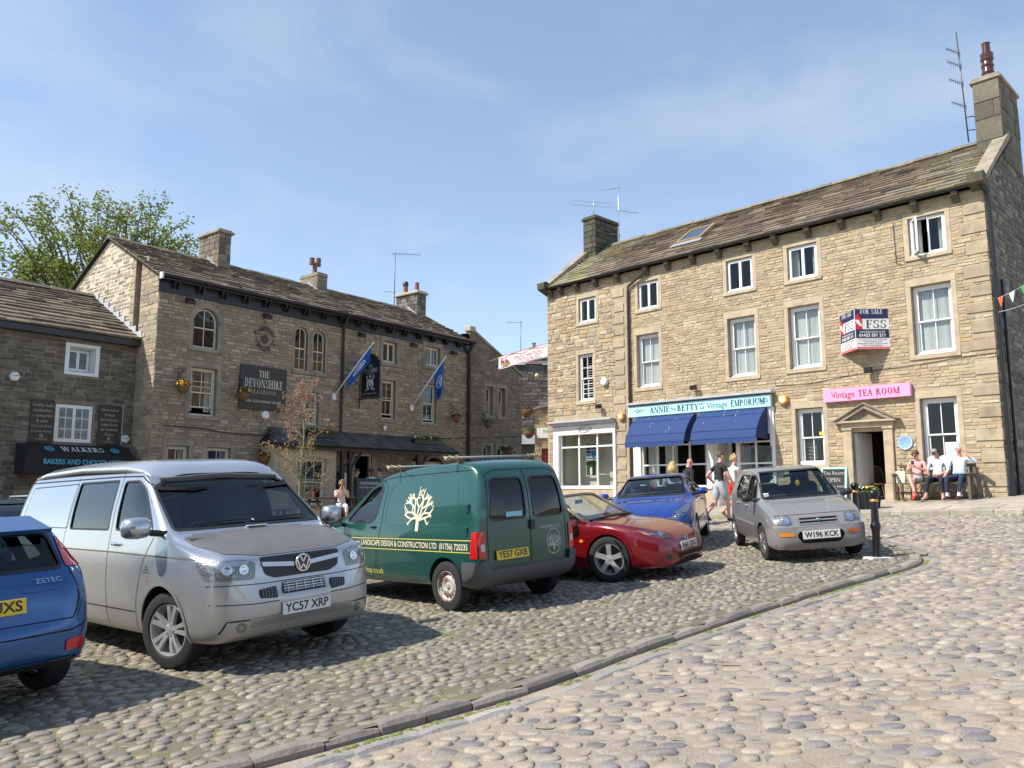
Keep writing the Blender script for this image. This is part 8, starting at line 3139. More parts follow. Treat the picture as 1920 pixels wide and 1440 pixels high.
# ---------------------------------------------------------------- blue hatchback, rear end in frame, and a dark one behind
def hatchback(name,label,x,y,yaw,pnt,plate):
	t = car_root(name,label,x,y,yaw,'car')
	sp = dict(
		zt=[(.86,.45),(.84,.60),(.74,.75),(.5,.86),(.1,.96),(-.05,1.0),(-.5,1.25),(-.9,1.42),(-1.2,1.475),(-1.8,1.49),(-2.4,1.46),(-2.85,1.40),(-3.02,1.36),(-3.06,1.29),(-3.30,1.0),(-3.38,.93),(-3.42,.80),(-3.43,.66)],
		zb=[(.86,.28),(.7,.19),(.4,.18),(-2.8,.22),(-3.2,.28),(-3.43,.36)],
		w=[(.86,.50),(.80,.68),(.6,.82),(.2,.90),(-.6,.915),(-2.4,.92),(-2.9,.89),(-3.25,.82),(-3.38,.74),(-3.43,.66)],
		zB=[(.86,.42),(.7,.68),(.4,.82),(0,.92),(-.5,.96),(-2.6,1.01),(-3.1,1.02),(-3.3,.9),(-3.43,.62)],
		wr=[(.86,.40),(.6,.66),(.1,.78),(-.9,.62),(-1.3,.61),(-2.4,.61),(-2.9,.62),(-3.06,.66),(-3.3,.72),(-3.43,.60)],
		crown=[(.86,.03),(0,.05),(-1,.05),(-2.9,.06),(-3.43,.05)])
	d1 = rnd([(-.38,1.0),(-1.18,1.0),(-1.22,1.38),(-1.02,1.37),(-.80,1.28)],.04)
	d2 = rnd([(-1.28,1.0),(-2.10,1.02),(-2.18,1.37),(-1.30,1.385)],.04)
	d3 = rnd([(-2.2,1.03),(-2.62,1.10),(-2.70,1.30),(-2.28,1.365)],.04)
	scr = rnd([(-.70,1.03),(.70,1.03),(.585,1.41),(-.585,1.41)],.05)
	bk = rnd([(-.61,1.045),(.61,1.045),(.575,1.30),(-.575,1.30)],.05)
	c = Car(t,sp,pnt,[(0,.36,.315),(-2.64,.355,.315)],(-3.15,-.1,.48),[d1,d2,d3],(scr,-1.2,.6),(bk,-3.6,-2.8),sideg={'back': glass('smoked_glass',(.20,.23,.23),.05,.006)})
	for sd in (1,-1):
		q = rnd([(sd * .64,1.04),(sd * .80,1.03),(sd * .735,1.18),(sd * .685,1.265),(sd * .645,1.265)],.02)
		l = lamp(c,'tail_light',q,'B',m_redl,False,off=.008)
		c.patch('indicator',[rnd([(sd * .665,1.17),(sd * .72,1.17),(sd * .70,1.22),(sd * .665,1.22)],.01)],'B',.012,mat('pale_red_lens',(.62,.22,.20),.2,coat=.6),parent=l)
		v = 'L' if sd > 0 else 'R'
		c.patch('tail_light_side',[rnd([(-3.06,1.05),(-3.22,1.04),(-3.10,1.2),(-3.0,1.33),(-2.93,1.33)],.02)],v,.006,m_redl,parent=l)
		c.patch('reflector',[rnd([(sd * .55,.42),(sd * .70,.43),(sd * .70,.51),(sd * .56,.50)],.015)],'B',.010,m_redl)
		c.strip('door_seam',[(-.33,.96),(-.40,.6),(-.42,.30)],v,.006,.003,m_seam)
		c.strip('door_seam',[(-1.25,.30),(-1.25,1.4)],v,.006,.003,m_seam)
		c.strip('door_seam',[(-1.95,.30),(-2.1,.6),(-2.2,.98)],v,.006,.003,m_seam)
		for ax in (0,-2.64):
			c.strip('arch_lip',[(ax + .375 * math.cos(a_),.315 + .375 * math.sin(a_)) for a_ in [math.pi * i / 16 for i in range(0,17)]],v,.03,.008,pnt)
		hq = rnd([(sd * .50,.66),(sd * .74,.70),(sd * .78,.84),(sd * .66,.84),(sd * .52,.78)],.03)
		lamp(c,'headlight',hq,'F',m_refl,True,[(sd * .64,.76)],br=.05)
	c.strip('hatch_seam',[(-.66,1.03),(-.68,.80),(-.62,.66),(.62,.66),(.68,.80),(.66,1.03)],'B',.010,.003,m_seam)
	c.strip('hatch_crease',[(-.50,.90),(-.28,.895),(-.24,.90)],'B',.02,.006,pnt)
	c.strip('hatch_crease',[(.50,.90),(.28,.895),(.24,.90)],'B',.02,.006,pnt)
	c.strip('bumper_seam',[(-.80,.62),(-.6,.57),(.6,.57),(.80,.62)],'B',.012,.004,m_seam)
	c.patch('lower_valance',[rnd([(-.66,.38),(.66,.38),(.60,.29),(-.60,.29)],.03)],'B',.010,m_trim)
	mb = MB()
	q = [c.hit(y_,1.335,'B',.0) for y_ in np.linspace(-.58,.58,12)]
	for a_,z_ in ((0,0),):
		vs = [(p.x - .02 - .10,p.y,1.345) for p in q] + [(p.x + .25,p.y,1.445) for p in q] + [(p.x - .10,p.y,1.315) for p in q]
		n = len(q)
		mb.add(vs,[(i,i + 1,n + i + 1,n + i) for i in range(n - 1)] + [(2 * n + i,2 * n + i + 1,i + 1,i) for i in range(n - 1)] + [(n + i,n + i + 1,2 * n + i + 1,2 * n + i) for i in range(n - 1)])
	mb.build('roof_spoiler',pnt,t,smooth=True,sharp=40)
	c.plate(plate,'B',(0,.80),True,off=.014,tilt=-8)
	c.write('ZETEC',.045,(-.46,.955),'B',m_chrome,.20,off=.005)
	for y in (-.79,.79):
		wheel(t,0,y,.315,.205,.215,'five')
		wheel(t,-2.64,y,.315,.205,.215,'five')
	mirror(t,(-.42,-1.02,1.03),(.14,.2,.15),pnt)
	mirror(t,(-.42,1.02,1.03),(.14,.2,.15),pnt)
	seats(t,(-1.3,),.37,.50,.58,rear=-2.2)
	dash(t,-.45,.72,.98,-.38)
	return t,c
blu = carpaint('mid_blue_paint',(.012,.085,.26),.45,.30)
hatchback('blue_hatchback','mid blue hatchback seen from behind beside the silver camper van',-6.62,7.78,147,blu,'YJ06 UXS')
slt = carpaint('slate_blue_paint',(.045,.075,.12),.4,.32)
th,ch = hatchback('estate_car','dark slate blue car with roof rails mostly hidden behind the camper van',-8.3,13.9,-40,slt,'PK54 DLO')
mb = MB()
for sd in (-1,1):
	mb.tube([(-.9,sd * .60,1.46),(-1.1,sd * .58,1.53),(-2.6,sd * .58,1.52),(-2.8,sd * .60,1.44)],.02,6)
mb.build('roof_rail',m_alu,th,smooth=True)
# ================================================================ street furniture and plants
m_blk = mat('gloss_black_iron',(.008,.008,.009),.3,coat=.15)
m_gold = mat('gold_band',(.72,.42,.12),.3,metal=.6)
def bollard(x,y,label,slab=False):
	t = thing('bollard',label,'bollard',(x,y,G(x,y)),group='black iron bollards on the island kerb')
	pr = [(r_ * .88,z_) for r_,z_ in [(.075,-.05),(.075,.02),(.066,.05),(.060,.36),(.066,.38),(.066,.40),(.078,.42),(.082,.45),(.078,.48),(.066,.50),(.062,.53),(.052,.78),(.050,.80)]]
	MB().lathe(pr,20).build('post',m_blk,t,smooth=True,sharp=40)
	MB().lathe([(.054,.795),(.058,.80),(.058,.825),(.054,.83)],20).build('gold_band',m_gold,t,smooth=True,sharp=40)
	MB().lathe([(.050,.83),(.045,.85),(.050,.862),(.068,.885),(.074,.915),(.066,.948),(.04,.968),(0,.974)],20).build('ball_cap',m_blk,t,smooth=True,sharp=40)
	if slab:
		MB().bbox(-.17,.17,-.11,.11,-.05,.022,.01,M=Matrix.Rotation(R(15),4,'Z')).build('footing',mat('white_mortar',(.62,.60,.54),.9,var=.2,vscale=9),t)
bollard(5.2,11.56,'black bollard with gold band on a pale mortar footing at the kerb bend',True)
bollard(6.03,14.13,'black bollard with gold band partly behind the small hatchback')
# bench by the tea room window
bs0,bs1 = 13.05,14.85
bg = 1.33
bench = thing('park_bench','weathered dark wooden bench against the tea room wall','bench',M=RB.matrix_world @ Matrix.Translation(((bs0 + bs1) / 2,-.55,bg)))
m_bw = mat('weathered_teak',(.13,.105,.085),.8,var=.3,vscale=6,stretch=(1,8,8),bump=.2,bscale=20)
for i in range(5):
	y = -.20 + .105 * i
	MB().bbox(-.86,.86,y - .045,y + .045,.415,.44,.005).build('seat_slat',m_bw,bench)
MB().bbox(-.88,.88,.24,.29,.84,.92,.01).build('top_rail',m_bw,bench)
for i in range(12):
	x = -.78 + 1.56 * i / 11
	MB().bbox(x - .025,x + .025,.255,.275,.46,.84,.004).build('back_slat',m_bw,bench)
for sx in (-1,1):
	MB().bbox(sx * .88 - .03,sx * .88 + .03,-.28,-.21,0,.64,.006).build('front_leg',m_bw,bench)
	MB().bbox(sx * .88 - .03,sx * .88 + .03,.22,.29,0,.92,.006).build('back_leg',m_bw,bench)
	MB().bbox(sx * .88 - .04,sx * .88 + .04,-.33,.30,.64,.68,.01).build('armrest',m_bw,bench)
	MB().bbox(sx * .88 - .02,sx * .88 + .02,-.22,.23,.16,.21,.005).build('side_rail',m_bw,bench)
MB().bbox(-.86,.86,-.03,.01,.16,.21,.005).build('stretcher',m_bw,bench)
bag = thing('shopping_bag','cream paper shopping bag on the bench beside the woman in pink','bag',M=RB.matrix_world @ Matrix.Translation((13.17,-.58,bg + .442)))
mb = MB()
mb.prism([(-.10,0),(.10,0),(.12,.30),(-.12,.30)],-.06,.06,'y')
mb.build('sack',mat('cream_paper',(.72,.68,.50),.7),bag)
mb = MB()
for y in (-.05,.05):
	mb.tube([(-.05,y,.29),(-.04,y,.37),(.04,y,.37),(.05,y,.29)],.006,5)
mb.build('string_handle',mat('cream_paper',(.72,.68,.50),.7),bag)
# planter with spring flowers
px,py = 8.66,19.55
pl = thing('flower_planter','black slatted planter of yellow flowers on the pavement by the bollards','planter',(px,py,G(px,py) + .05))
mb = MB()
mb.lathe([(0,0),(.23,0),(.28,.40),(.25,.40),(.24,.34),(0,.34)],20)
for i in range(20):
	a = 2 * math.pi * i / 20
	mb.tube([(.238 * math.cos(a),.238 * math.sin(a),.01),(.288 * math.cos(a),.288 * math.sin(a),.40)],.012,5)
mb.build('tub',m_black,pl)
l,f = MB(),MB()
rng = random.Random(3)
for k in range(9):
	a = 2 * math.pi * k / 9
	tuft(l,f,(.15 * math.cos(a),.15 * math.sin(a),.42),(.13,.13,.14),45,3,rng,[YEL,YEL,WHI])
for _ in range(160):                                         # strap leaves
	a,q = rng.uniform(0,6.28),rng.uniform(0,.2)
	b = Vector((q * math.cos(a),q * math.sin(a),.38))
	d = Vector((rng.gauss(0,.35),rng.gauss(0,.35),1)).normalized()
	L = rng.uniform(.12,.30)
	sd = d.orthogonal().normalized() * .008
	g = rng.uniform(.6,1.4)
	l.add([b - sd,b + sd,b + d * L * .6 + sd * .8,b + d * L + Vector((d.x,d.y,-.3)) * .05,b + d * L * .6 - sd * .8],[(0,1,2,3,4)],0,(.06 * g,.13 * g,.025 * g))
l.build('foliage',m_leaf_d,pl)
f.build('flowers',m_flow,pl)
# chalk A-board by the tea room, another at the inn
def a_board(name,label,M,w,h,rim,lines,m_b=None,big=None):
	t = thing(name,label,'sign',M=M)
	a = math.atan2(.22,h)
	for sd in (-1,1):
		Mp = Matrix.Translation((0,sd * .24,0)) @ Matrix.Rotation(sd * a,4,'X')
		mb = MB()
		ring(mb,-w / 2,w / 2,0,h,.05,-.018,.018,Mp)
		mb.build('frame',rim,t)
		MB().box(-w / 2 + .05,w / 2 - .05,-.01,.01,.05,h - .05,M=Mp).build('panel',m_b or MATS['chalkboard'],t)
		if sd < 0:
			for k,(tx,sz,z) in enumerate(lines):
				lettering(tx,sz,m_chalk,Mp @ Matrix.Translation((0,-.012,z * h)),t,ext=.001,width=min(w * .8,sz * .55 * len(tx)))
	return t
x,y = 7.95,19.75
a_board('chalk_board','pale green framed chalk board standing by the tea room steps',Matrix.Translation((x,y,G(x,y) + .06)) @ Matrix.Rotation(R(-38),4,'Z'),.62,1.08,mat('mint_paint',(.42,.62,.52),.5),[('Tea Room',.12,.86),('OPEN',.14,.70),('Cream teas',.09,.56),('Scones',.09,.44),('Soup',.09,.32)])
x,y = -4.75,26.6
TZ = .60
a_board('inn_board','dark inn menu board standing before the drinkers',Matrix.Translation((x,y,TZ)) @ Matrix.Rotation(R(20),4,'Z'),.78,1.38,m_black,[('THE DEVONSHIRE',.13,.88),('INN, ALE & DINING',.07,.78),('FOOD',.15,.52),('served daily',.08,.40)],mat('slate_board',(.03,.033,.04),.6))
# flagged terrace before the inn
mb = MB()
mb.bbox(5.0,13.5,-5.4,-.02,-.4,TZ,.03,M=PB.matrix_world)
ter = struct('terrace',mb.build('terrace',mat('terrace_flag',(.22,.20,.17),.9,var=.25,vscale=1.5,bump=.3,bscale=12)))
# slatted tub and outdoor table
x,y = -4.25,18.0
tub = thing('timber_tub','round slatted timber tub planter behind the camper van','planter',(x,y,G(x,y)))
m_tw = mat('grey_timber',(.19,.155,.12),.85,var=.3,vscale=5)
for i in range(22):
	a = 2 * math.pi * i / 22
	MB().box(-.045,.045,-.015,.015,0,1.0,M=Matrix.Rotation(a,4,'Z') @ Matrix.Translation((0,.34,0))).build('stave',m_tw,tub)
MB().lathe([(0,.9),(.32,.9)],20).build('soil',m_earth,tub)
MB().lathe([(.36,.70),(.37,.71),(.37,.74),(.36,.75)],24).build('hoop',m_iron,tub)
def picnic(x,y,z,rz,label):
	t = thing('picnic_table',label,'table',(x,y,z),R(rz))
	m = mat('dark_stained_timber',(.065,.04,.028),.7,var=.3,vscale=5)
	for i in range(5):
		MB().bbox(-.8,.8,-.34 + .14 * i,-.22 + .14 * i,.71,.75,.006).build('table_plank',m,t)
	for sd in (-1,1):
		for k in range(2):
			y0 = sd * (.62 + .13 * k)
			MB().bbox(-.8,.8,y0 - .06,y0 + .06,.42,.46,.006).build('seat_plank',m,t)
	for sx in (-.62,.62):
		for sd in (-1,1):
			MB().prism([(sd * .22,.71),(sd * .32,.71),(sd * .62,0),(sd * .52,0)][::sd],sx - .03,sx + .03,'x').build('leg',m,t)
		MB().bbox(sx - .03,sx + .03,-.75,.75,.33,.42,.005).build('cross_beam',m,t)
picnic(-5.75,25.6,TZ,40,'dark stained picnic table where the woman in pale pink sits')
picnic(-7.6,24.4,TZ - .35,35,'dark stained picnic table below the inn bay window')
gl = thing('pint_glass','red drink standing on the picnic table by the inn','glass',(-6.25,25.35,TZ + .752))
MB().lathe([(0,0),(.035,0),(.045,.16),(.0,.16)],14).build('glass',mat('red_drink',(.35,.05,.03),.2,coat=.5),gl,smooth=True,sharp=40)
# bunting off the corner of the sunlit building
bu = thing('bunting','string of green white and orange pennants from the stone corner','bunting',M=RB.matrix_world @ Matrix.Translation((LEN + .15,-.1,6.35)))
mb = MB()
A_,B_ = Vector((0,0,0)),Vector((1.9,-1.6,.75))
pts = [A_.lerp(B_,i / 12) + Vector((0,0,-.20 * math.sin(math.pi * i / 12))) for i in range(13)]
mb.tube(pts,.006,4)
mb.tube([p + Vector((0,0,-.35 - .3 * i / 12)) for i,p in enumerate(pts)],.006,4)
mb.build('cord',m_white,bu)
for i,c in enumerate(('o','w','g','o','w','g')):
	p,q = pts[2 * i],pts[2 * i + 1]
	mm = {'o': mat('pennant_orange',(.70,.15,.03),.7),'w': mat('pennant_white',(.75,.75,.73),.7),'g': mat('pennant_green',(.05,.36,.12),.7)}[c]
	MB().add([p,q,(p + q) / 2 + Vector((0,.03,-.26))],[(0,1,2)]).build('pennant',mm,bu)
# grass and weeds at the foot of the sunlit wall
mb = MB()
rng = random.Random(8)
for _ in range(900):
	s_ = rng.uniform(9.6,LEN - .2)
	if 11.5 < s_ < 12.8 and rng.random() < .8:
		continue
	y_ = -rng.random() ** 2 * .35 - .04
	p = RB.matrix_world @ Vector((s_,y_,0))
	z = G(p.x,p.y) + .055
	d = Vector((rng.gauss(0,.5),rng.gauss(0,.5),1)).normalized()
	L = rng.uniform(.03,.13)
	sd = d.orthogonal().normalized() * .008
	b = Vector((p.x,p.y,z))
	g = rng.uniform(.6,1.5)
	mb.add([b - sd,b + sd,b + d * L],[(0,1,2)],0,(.13 * g,.16 * g,.03 * g))
gw_ = mb.build('weeds',m_leaf_d)
tag(gw_,'tufts of yellow green weeds along the foot of the tea room wall','weeds',kind='stuff')
# ---------------------------------------------------------------- trees
m_bark = mat('tree_bark',(.10,.085,.065),.95,bump=.6,bscale=20,var=.3,vscale=4)
def leaf_mat(name,k=.45):
	m = mat(name,rough=.55,attr=True)
	n,l = m.node_tree.nodes,m.node_tree.links
	tr,mx = n.new('ShaderNodeBsdfTranslucent'),n.new('ShaderNodeMixShader')
	mx.inputs['Fac'].default_value = k
	b = n['Principled BSDF']
	l.new(b.inputs['Base Color'].links[0].from_socket,tr.inputs['Color'])
	l.new(b.outputs['BSDF'],mx.inputs[1])
	l.new(tr.outputs['BSDF'],mx.inputs[2])
	l.new(mx.outputs['Shader'],n['Material Output'].inputs['Surface'])
	return m
m_leaf = leaf_mat('tree_leaf')
def limbs(rng,base,d,L,r,depth,out,tips,spread=.55,up=.15):
	p = Vector(base)
	path,rad = [p.copy()],[r]
	n = 4
	for i in range(n):
		d = (d + Vector((rng.gauss(0,.12),rng.gauss(0,.12),rng.gauss(0,.08) + up * .25))).normalized()
		p = p + d * L / n
		path.append(p.copy())
		rad.append(r * (1 - .45 * (i + 1) / n))
	out.append((path,rad))
	if depth <= 1:
		tips += path[1:]
	if depth == 0:
		return
	k = rng.choice((2,3,3))
	for i in range(k):
		a = rng.uniform(0,6.28)
		o = d.orthogonal().normalized()
		o = (Quaternion(d,a) @ o)
		nd = (d + o * rng.uniform(.5,1.0) * spread * 1.6).normalized()
		limbs(rng,path[-1 - (i % 2)],nd,L * rng.uniform(.62,.82),rad[-1] * .82,depth - 1,out,tips,spread,up)
# the big tree behind the roofs
def big_tree(x,y,label,seed,R_,zc,leaf=11000):
	t = thing('leafy_tree',label,'tree',(x,y,G(x,y)))
	rng = random.Random(seed)
	out,tips = [],[]
	H = zc - G(x,y)
	MB().tube([(0,0,-.3),(.1,0,H * .25),(0,.1,H * .55)],[.55,.42,.34],10).build('trunk',m_bark,t,smooth=True)
	for k in range(95):                                      # boughs fanning out to an uneven dome
		a = 2.4 * k
		e = math.asin(min(.99,max(-.25,-.25 + 1.25 * ((k + .5) / 95))))
		q = R_ * rng.uniform(.72,1.04)
		end = Vector((math.cos(a) * math.cos(e) * q,math.sin(a) * math.cos(e) * q,H - .8 + math.sin(e) * q * .88))
		b0 = Vector((0,0,H * rng.uniform(.38,.58)))
		path = [b0]
		for i in range(1,6):
			f = i / 5
			p = b0.lerp(end,f)
			p.z += math.sin(f * math.pi) * .5
			path.append(p + Vector((rng.gauss(0,.16),rng.gauss(0,.16),rng.gauss(0,.12))))
		out.append((path,[.12 * (1 - .8 * i / 5) for i in range(6)]))
		tips += path[3:]
		for _ in range(5):
			p0 = path[rng.choice((3,4,4,5))]
			d = ((end - Vector((0,0,H - 1.5))).normalized() + Vector((rng.gauss(0,.5),rng.gauss(0,.5),rng.gauss(0,.4)))).normalized()
			q2 = [p0,p0 + d * .45,p0 + d * .9 + Vector((rng.gauss(0,.1),rng.gauss(0,.1),.08))]
			out.append((q2,[.03,.02,.01]))
			tips += q2[1:]
	mb = MB()
	for path,rad in out:
		mb.tube(path,rad,5,cap=False)
	mb.build('branches',m_bark,t,smooth=True)
	lm = MB()
	n = len(tips)
	for _ in range(leaf):
		p = tips[rng.randrange(n)] + Vector((rng.gauss(0,.24),rng.gauss(0,.24),rng.gauss(0,.20)))
		a = Vector((rng.gauss(0,1),rng.gauss(0,1),rng.gauss(0,.6))).normalized()
		b = a.cross(Vector((rng.gauss(0,1),rng.gauss(0,1),rng.gauss(0,1)))).normalized()
		s = rng.uniform(.06,.13)
		g = rng.uniform(.55,1.5)
		c = (.17 * g,.23 * g,.030 * g) if rng.random() < .86 else (.18 * g,.10 * g,.05 * g)
		lm.add([p - a * s,p - b * s * .6,p + a * s,p + b * s * .6],[(0,1,2,3)],0,c)
	lm.build('crown',m_leaf,t)
	return t
big_tree(-21.6,42,'spreading green spring tree rising behind the slate roofs',12,5.4,13.0,24000)
# sapling in bud
sp = thing('young_tree','slender sapling with pinkish buds in front of the inn','tree',(-5.55,21.0,G(-5.55,21.0)))
rng = random.Random(22)
out,tips = [],[]
trunk = [Vector((0,0,0)),Vector((.03,0,.9)),Vector((.0,.02,1.7)),Vector((.07,0,2.6)),Vector((.06,0,3.4)),Vector((.10,0,4.1))]
MB().tube(trunk,[.055,.05,.042,.032,.022,.010],8).build('trunk',mat('green_bark',(.17,.18,.09),.85,var=.3,vscale=8),sp,smooth=True)
tips = []
for k in range(17):
	z = 1.25 + 2.75 * k / 16
	i = min(4,int(z / .85))
	base = Vector((.05,0,z))
	a = k * 2.4 + rng.uniform(-.3,.3)
	limbs(rng,base,Vector((math.cos(a),math.sin(a),rng.uniform(.3,.8))).normalized(),(.62 - .10 * k / 16) * rng.uniform(.7,1.1) * (1 if k < 13 else .6),.013,2,out,tips,.45,.5)
mb = MB()
for path,rad in out:
	mb.tube(path,rad,4,cap=False)
mb.build('branches',MATS['green_bark'],sp,smooth=True)
lm = MB()
for _ in range(2600):
	p = tips[rng.randrange(len(tips))] + Vector((rng.gauss(0,.06),rng.gauss(0,.06),rng.gauss(0,.05)))
	a = Vector((rng.gauss(0,1),rng.gauss(0,1),rng.gauss(0,.6))).normalized()
	b = a.orthogonal().normalized()
	s = rng.uniform(.016,.036)
	g = rng.uniform(.6,1.3)
	c = (.36 * g,.21 * g,.15 * g) if rng.random() < .68 or p.z > 2.9 else (.26 * g,.28 * g,.07 * g)
	lm.add([p - a * s,p - b * s * .6,p + a * s,p + b * s * .6],[(0,1,2,3)],0,c)
lm.build('crown',m_leaf,sp)
# ---------------------------------------------------------------- unseen houses added behind the camera, for reflections and to keep sky light off
def unseen_house(name,label,x,y,rz,L,h,seed,white=False):
	t = thing(name,label,'building',(x,y,0),R(rz))
	wins = [(s_,s_ + .95,z_,z_ + 1.5) for s_ in np.arange(1.2,L - 1.5,2.6) for z_ in (1.3,4.1)]
	wl_ = wall_panel(t,FR,rect(0,L,-1,h),[rect(*w) for w in wins],.2,m_white if white else m_mortar_g)
	for w in wins:
		window(t,FR,*w,sur=None,pane=m_paneo,rec=.1)
	MB().add([(0,-.2,h),(L,-.2,h),(L,3.2,h + 2.2),(0,3.2,h + 2.2)],[(0,1,2,3)]).build('roof',MATS['dark_slate_roof'],t)
	MB().box(0,L,3.1,3.3,-1,h + 2.1).build('back_wall',m_room,t)
	for x_ in (0,L):
		MB().prism([(0,-1),(3.2,-1),(3.2,h + 2.2),(0,h)],x_ - .05,x_ + .05,'x').build('end_wall',m_mortar_g,t)
unseen_house('cottage','unseen plain grey stone cottage row, added behind the camera for reflections in car glass',12,-12,183,26,6.2,1)
unseen_house('cottage','unseen white rendered house, added behind the camera for reflections in van windows',-13.5,-9,150,12,5.8,2,True)
# ================================================================ people
def skin_mat(name,c):
	return mat(name,c,.5,var=.08,vscale=9,sub=.08)
m_sk1,m_sk2,m_sk3 = skin_mat('skin_light',(.62,.36,.26)),skin_mat('skin_tan',(.50,.27,.18)),skin_mat('skin_pink',(.66,.34,.27))
m_skd = skin_mat('skin_brown',(.22,.11,.07))
def cloth(name,c,**k):
	return mat(name,c,.85,var=.12,vscale=8,bump=.15,bscale=60,**k)
def person(label,M,J,top,bottom,skin,shoe,sleeve=.55,leg=2.0,hair=None,hm=None,H=1.0,sunny=False,face=0.0,slim=1.0,sock=None,belly=0,hand=True,sandal=False,group=None,open_neck=False):
	"""One skinned body from a posed skeleton. J holds joints (x forward, y left, z up). leg: cloth reaches this far (1 = knee, 2 = ankle)."""
	t = thing('person',label,'person',M=M,group=group)
	bm = bmesh.new()
	sl = bm.verts.layers.skin.verify()
	V = {}
	S_ = []
	def v(n,p,r,r2=None):
		q = bm.verts.new(p)
		q[sl].radius = (r * H,(r2 or r) * H)
		V[n] = q
		return q
	def e(a,b,tag_):
		bm.edges.new((V[a],V[b]))
		S_.append((V[a].co.copy(),V[b].co.copy(),tag_,max(V[a][sl].radius),max(V[b][sl].radius)))
	P = {k: Vector(p) * H for k,p in J.items()}
	up = (P['neck'] - P['pelvis']).normalized()
	w = slim
	v('pelvis',P['pelvis'],.135 * w,.105 * w)
	v('waist',P['pelvis'].lerp(P['neck'],.36),(.125 + belly * .03) * w,(.095 + belly * .05) * w)
	v('chest',P['pelvis'].lerp(P['neck'],.74),.150 * w,.108 * w)
	v('neckb',P['neck'],.070,.065)
	hd = (P['head'] - P['neck']).normalized()
	v('throat',P['neck'] + (P['head'] - P['neck']) * .42,.052,.054)
	fwd = Vector((math.cos(face),math.sin(face),0))
	hf = (fwd - hd * fwd.dot(hd)).normalized()
	v('jaw',P['head'] - hd * .065 * H + hf * .018 * H,.062,.066)
	v('skull',P['head'] + hd * .015 * H,.076,.086)
	v('crown',P['head'] + hd * .075 * H - hf * .008 * H,.062,.072)
	e('pelvis','waist','torso')
	e('waist','chest','torso')
	e('chest','neckb','torso2')
	e('neckb','throat','neck')
	e('throat','jaw','head')
	e('jaw','skull','head')
	e('skull','crown','head')
	v('nose',P['head'] - hd * .022 * H + hf * .098 * H,.013,.017)
	e('skull','nose','head')
	for s in 'lr':
		v('sh' + s,P['sh' + s],.064 * (.6 + .4 * w),.062)
		v('el' + s,P['el' + s],.044 * (.6 + .4 * w))
		v('wr' + s,P['wr' + s],.030)
		v('um' + s,P['sh' + s].lerp(P['el' + s],.45),.052 * (.6 + .4 * w))
		v('fm' + s,P['el' + s].lerp(P['wr' + s],.35),.042 * (.6 + .4 * w))
		e('chest','sh' + s,'torso2')
		e('sh' + s,'um' + s,'arm0')
		e('um' + s,'el' + s,'arm1')
		e('el' + s,'fm' + s,'arm2')
		e('fm' + s,'wr' + s,'arm3')
		d = (P['ha' + s] - P['wr' + s]).normalized()
		pm = P['wr' + s] + d * .055 * H
		v('pa' + s,pm,.036,.020)
		e('wr' + s,'pa' + s,'hand')
		if hand:
			o = Vector(J.get('pal' + s,(0,1 if s == 'l' else -1,0)))
			o = (o - d * o.dot(d)).normalized()
			side = d.cross(o).normalized()
			for k,(off,L) in enumerate(((-.030,.062),(-.010,.074),(.010,.070),(.028,.056))):
				a = pm + d * .028 * H + side * off * H
				v('f%d%s' % (k,s),a,.0105)
				v('g%d%s' % (k,s),a + (d * .6 + o * -.12) * L * H,.0095)
				v('h%d%s' % (k,s),a + (d * .95 + o * -.42) * L * H,.008)
				e('pa' + s,'f%d%s' % (k,s),'hand')
				e('f%d%s' % (k,s),'g%d%s' % (k,s),'hand')
				e('g%d%s' % (k,s),'h%d%s' % (k,s),'hand')
			a = pm - d * .02 * H - side * .03 * H
			v('t' + s,a - side * .02 * H + d * .018 * H,.012)
			v('tt' + s,a - side * .030 * H + d * .052 * H,.0095)
			e('pa' + s,'t' + s,'hand')
			e('t' + s,'tt' + s,'hand')
		thick = 1.36 if leg < 1.2 else 1.05
		v('hi' + s,P['hi' + s],.098 * w)
		v('th' + s,P['hi' + s].lerp(P['kn' + s],.55),.080 * w * thick)
		v('kn' + s,P['kn' + s],.056 * (.5 + .5 * w))
		v('ca' + s,P['kn' + s].lerp(P['an' + s],.35),.056 * (.5 + .5 * w))
		v('an' + s,P['an' + s],.038)
		e('pelvis','hi' + s,'hip')
		e('hi' + s,'th' + s,'leg0')
		e('th' + s,'kn' + s,'leg1')
		e('kn' + s,'ca' + s,'leg2')
		e('ca' + s,'an' + s,'leg3')
		dt = (P['to' + s] - P['an' + s])
		v('he' + s,P['an' + s] + Vector((dt.x * -.28,dt.y * -.28,dt.z * .55)),.036)
		v('ba' + s,P['an' + s] + dt * .62 + Vector((0,0,-.012 * H)),.042,.034)
		v('to' + s,P['to' + s],.034,.026)
		e('an' + s,'he' + s,'foot')
		e('an' + s,'ba' + s,'foot')
		e('ba' + s,'to' + s,'foot')
	V['pelvis'][sl].use_root = True
	me = bpy.data.meshes.new('figure')
	bm.to_mesh(me)
	bm.free()
	o = bpy.data.objects.new('figure',me)
	SCR.collection.objects.link(o)
	md = o.modifiers.new('s','SKIN')
	md.branch_smoothing = .35
	sb = o.modifiers.new('d','SUBSURF')
	sb.levels = sb.render_levels = 2
	res = evaluated(o)
	SCR.collection.objects.unlink(o)
	COL.objects.link(o)
	o.modifiers.clear()
	o.data = res
	o.parent = t
	for m_ in (skin,top,bottom,shoe,sock or skin):
		res.materials.append(m_)
	A = np.array([s[0] for s in S_])
	B = np.array([s[1] for s in S_])
	D = B - A
	L2 = (D ** 2).sum(1) + 1e-9
	RA,RB_ = np.array([s[3] for s in S_]),np.array([s[4] for s in S_])
	idx = []
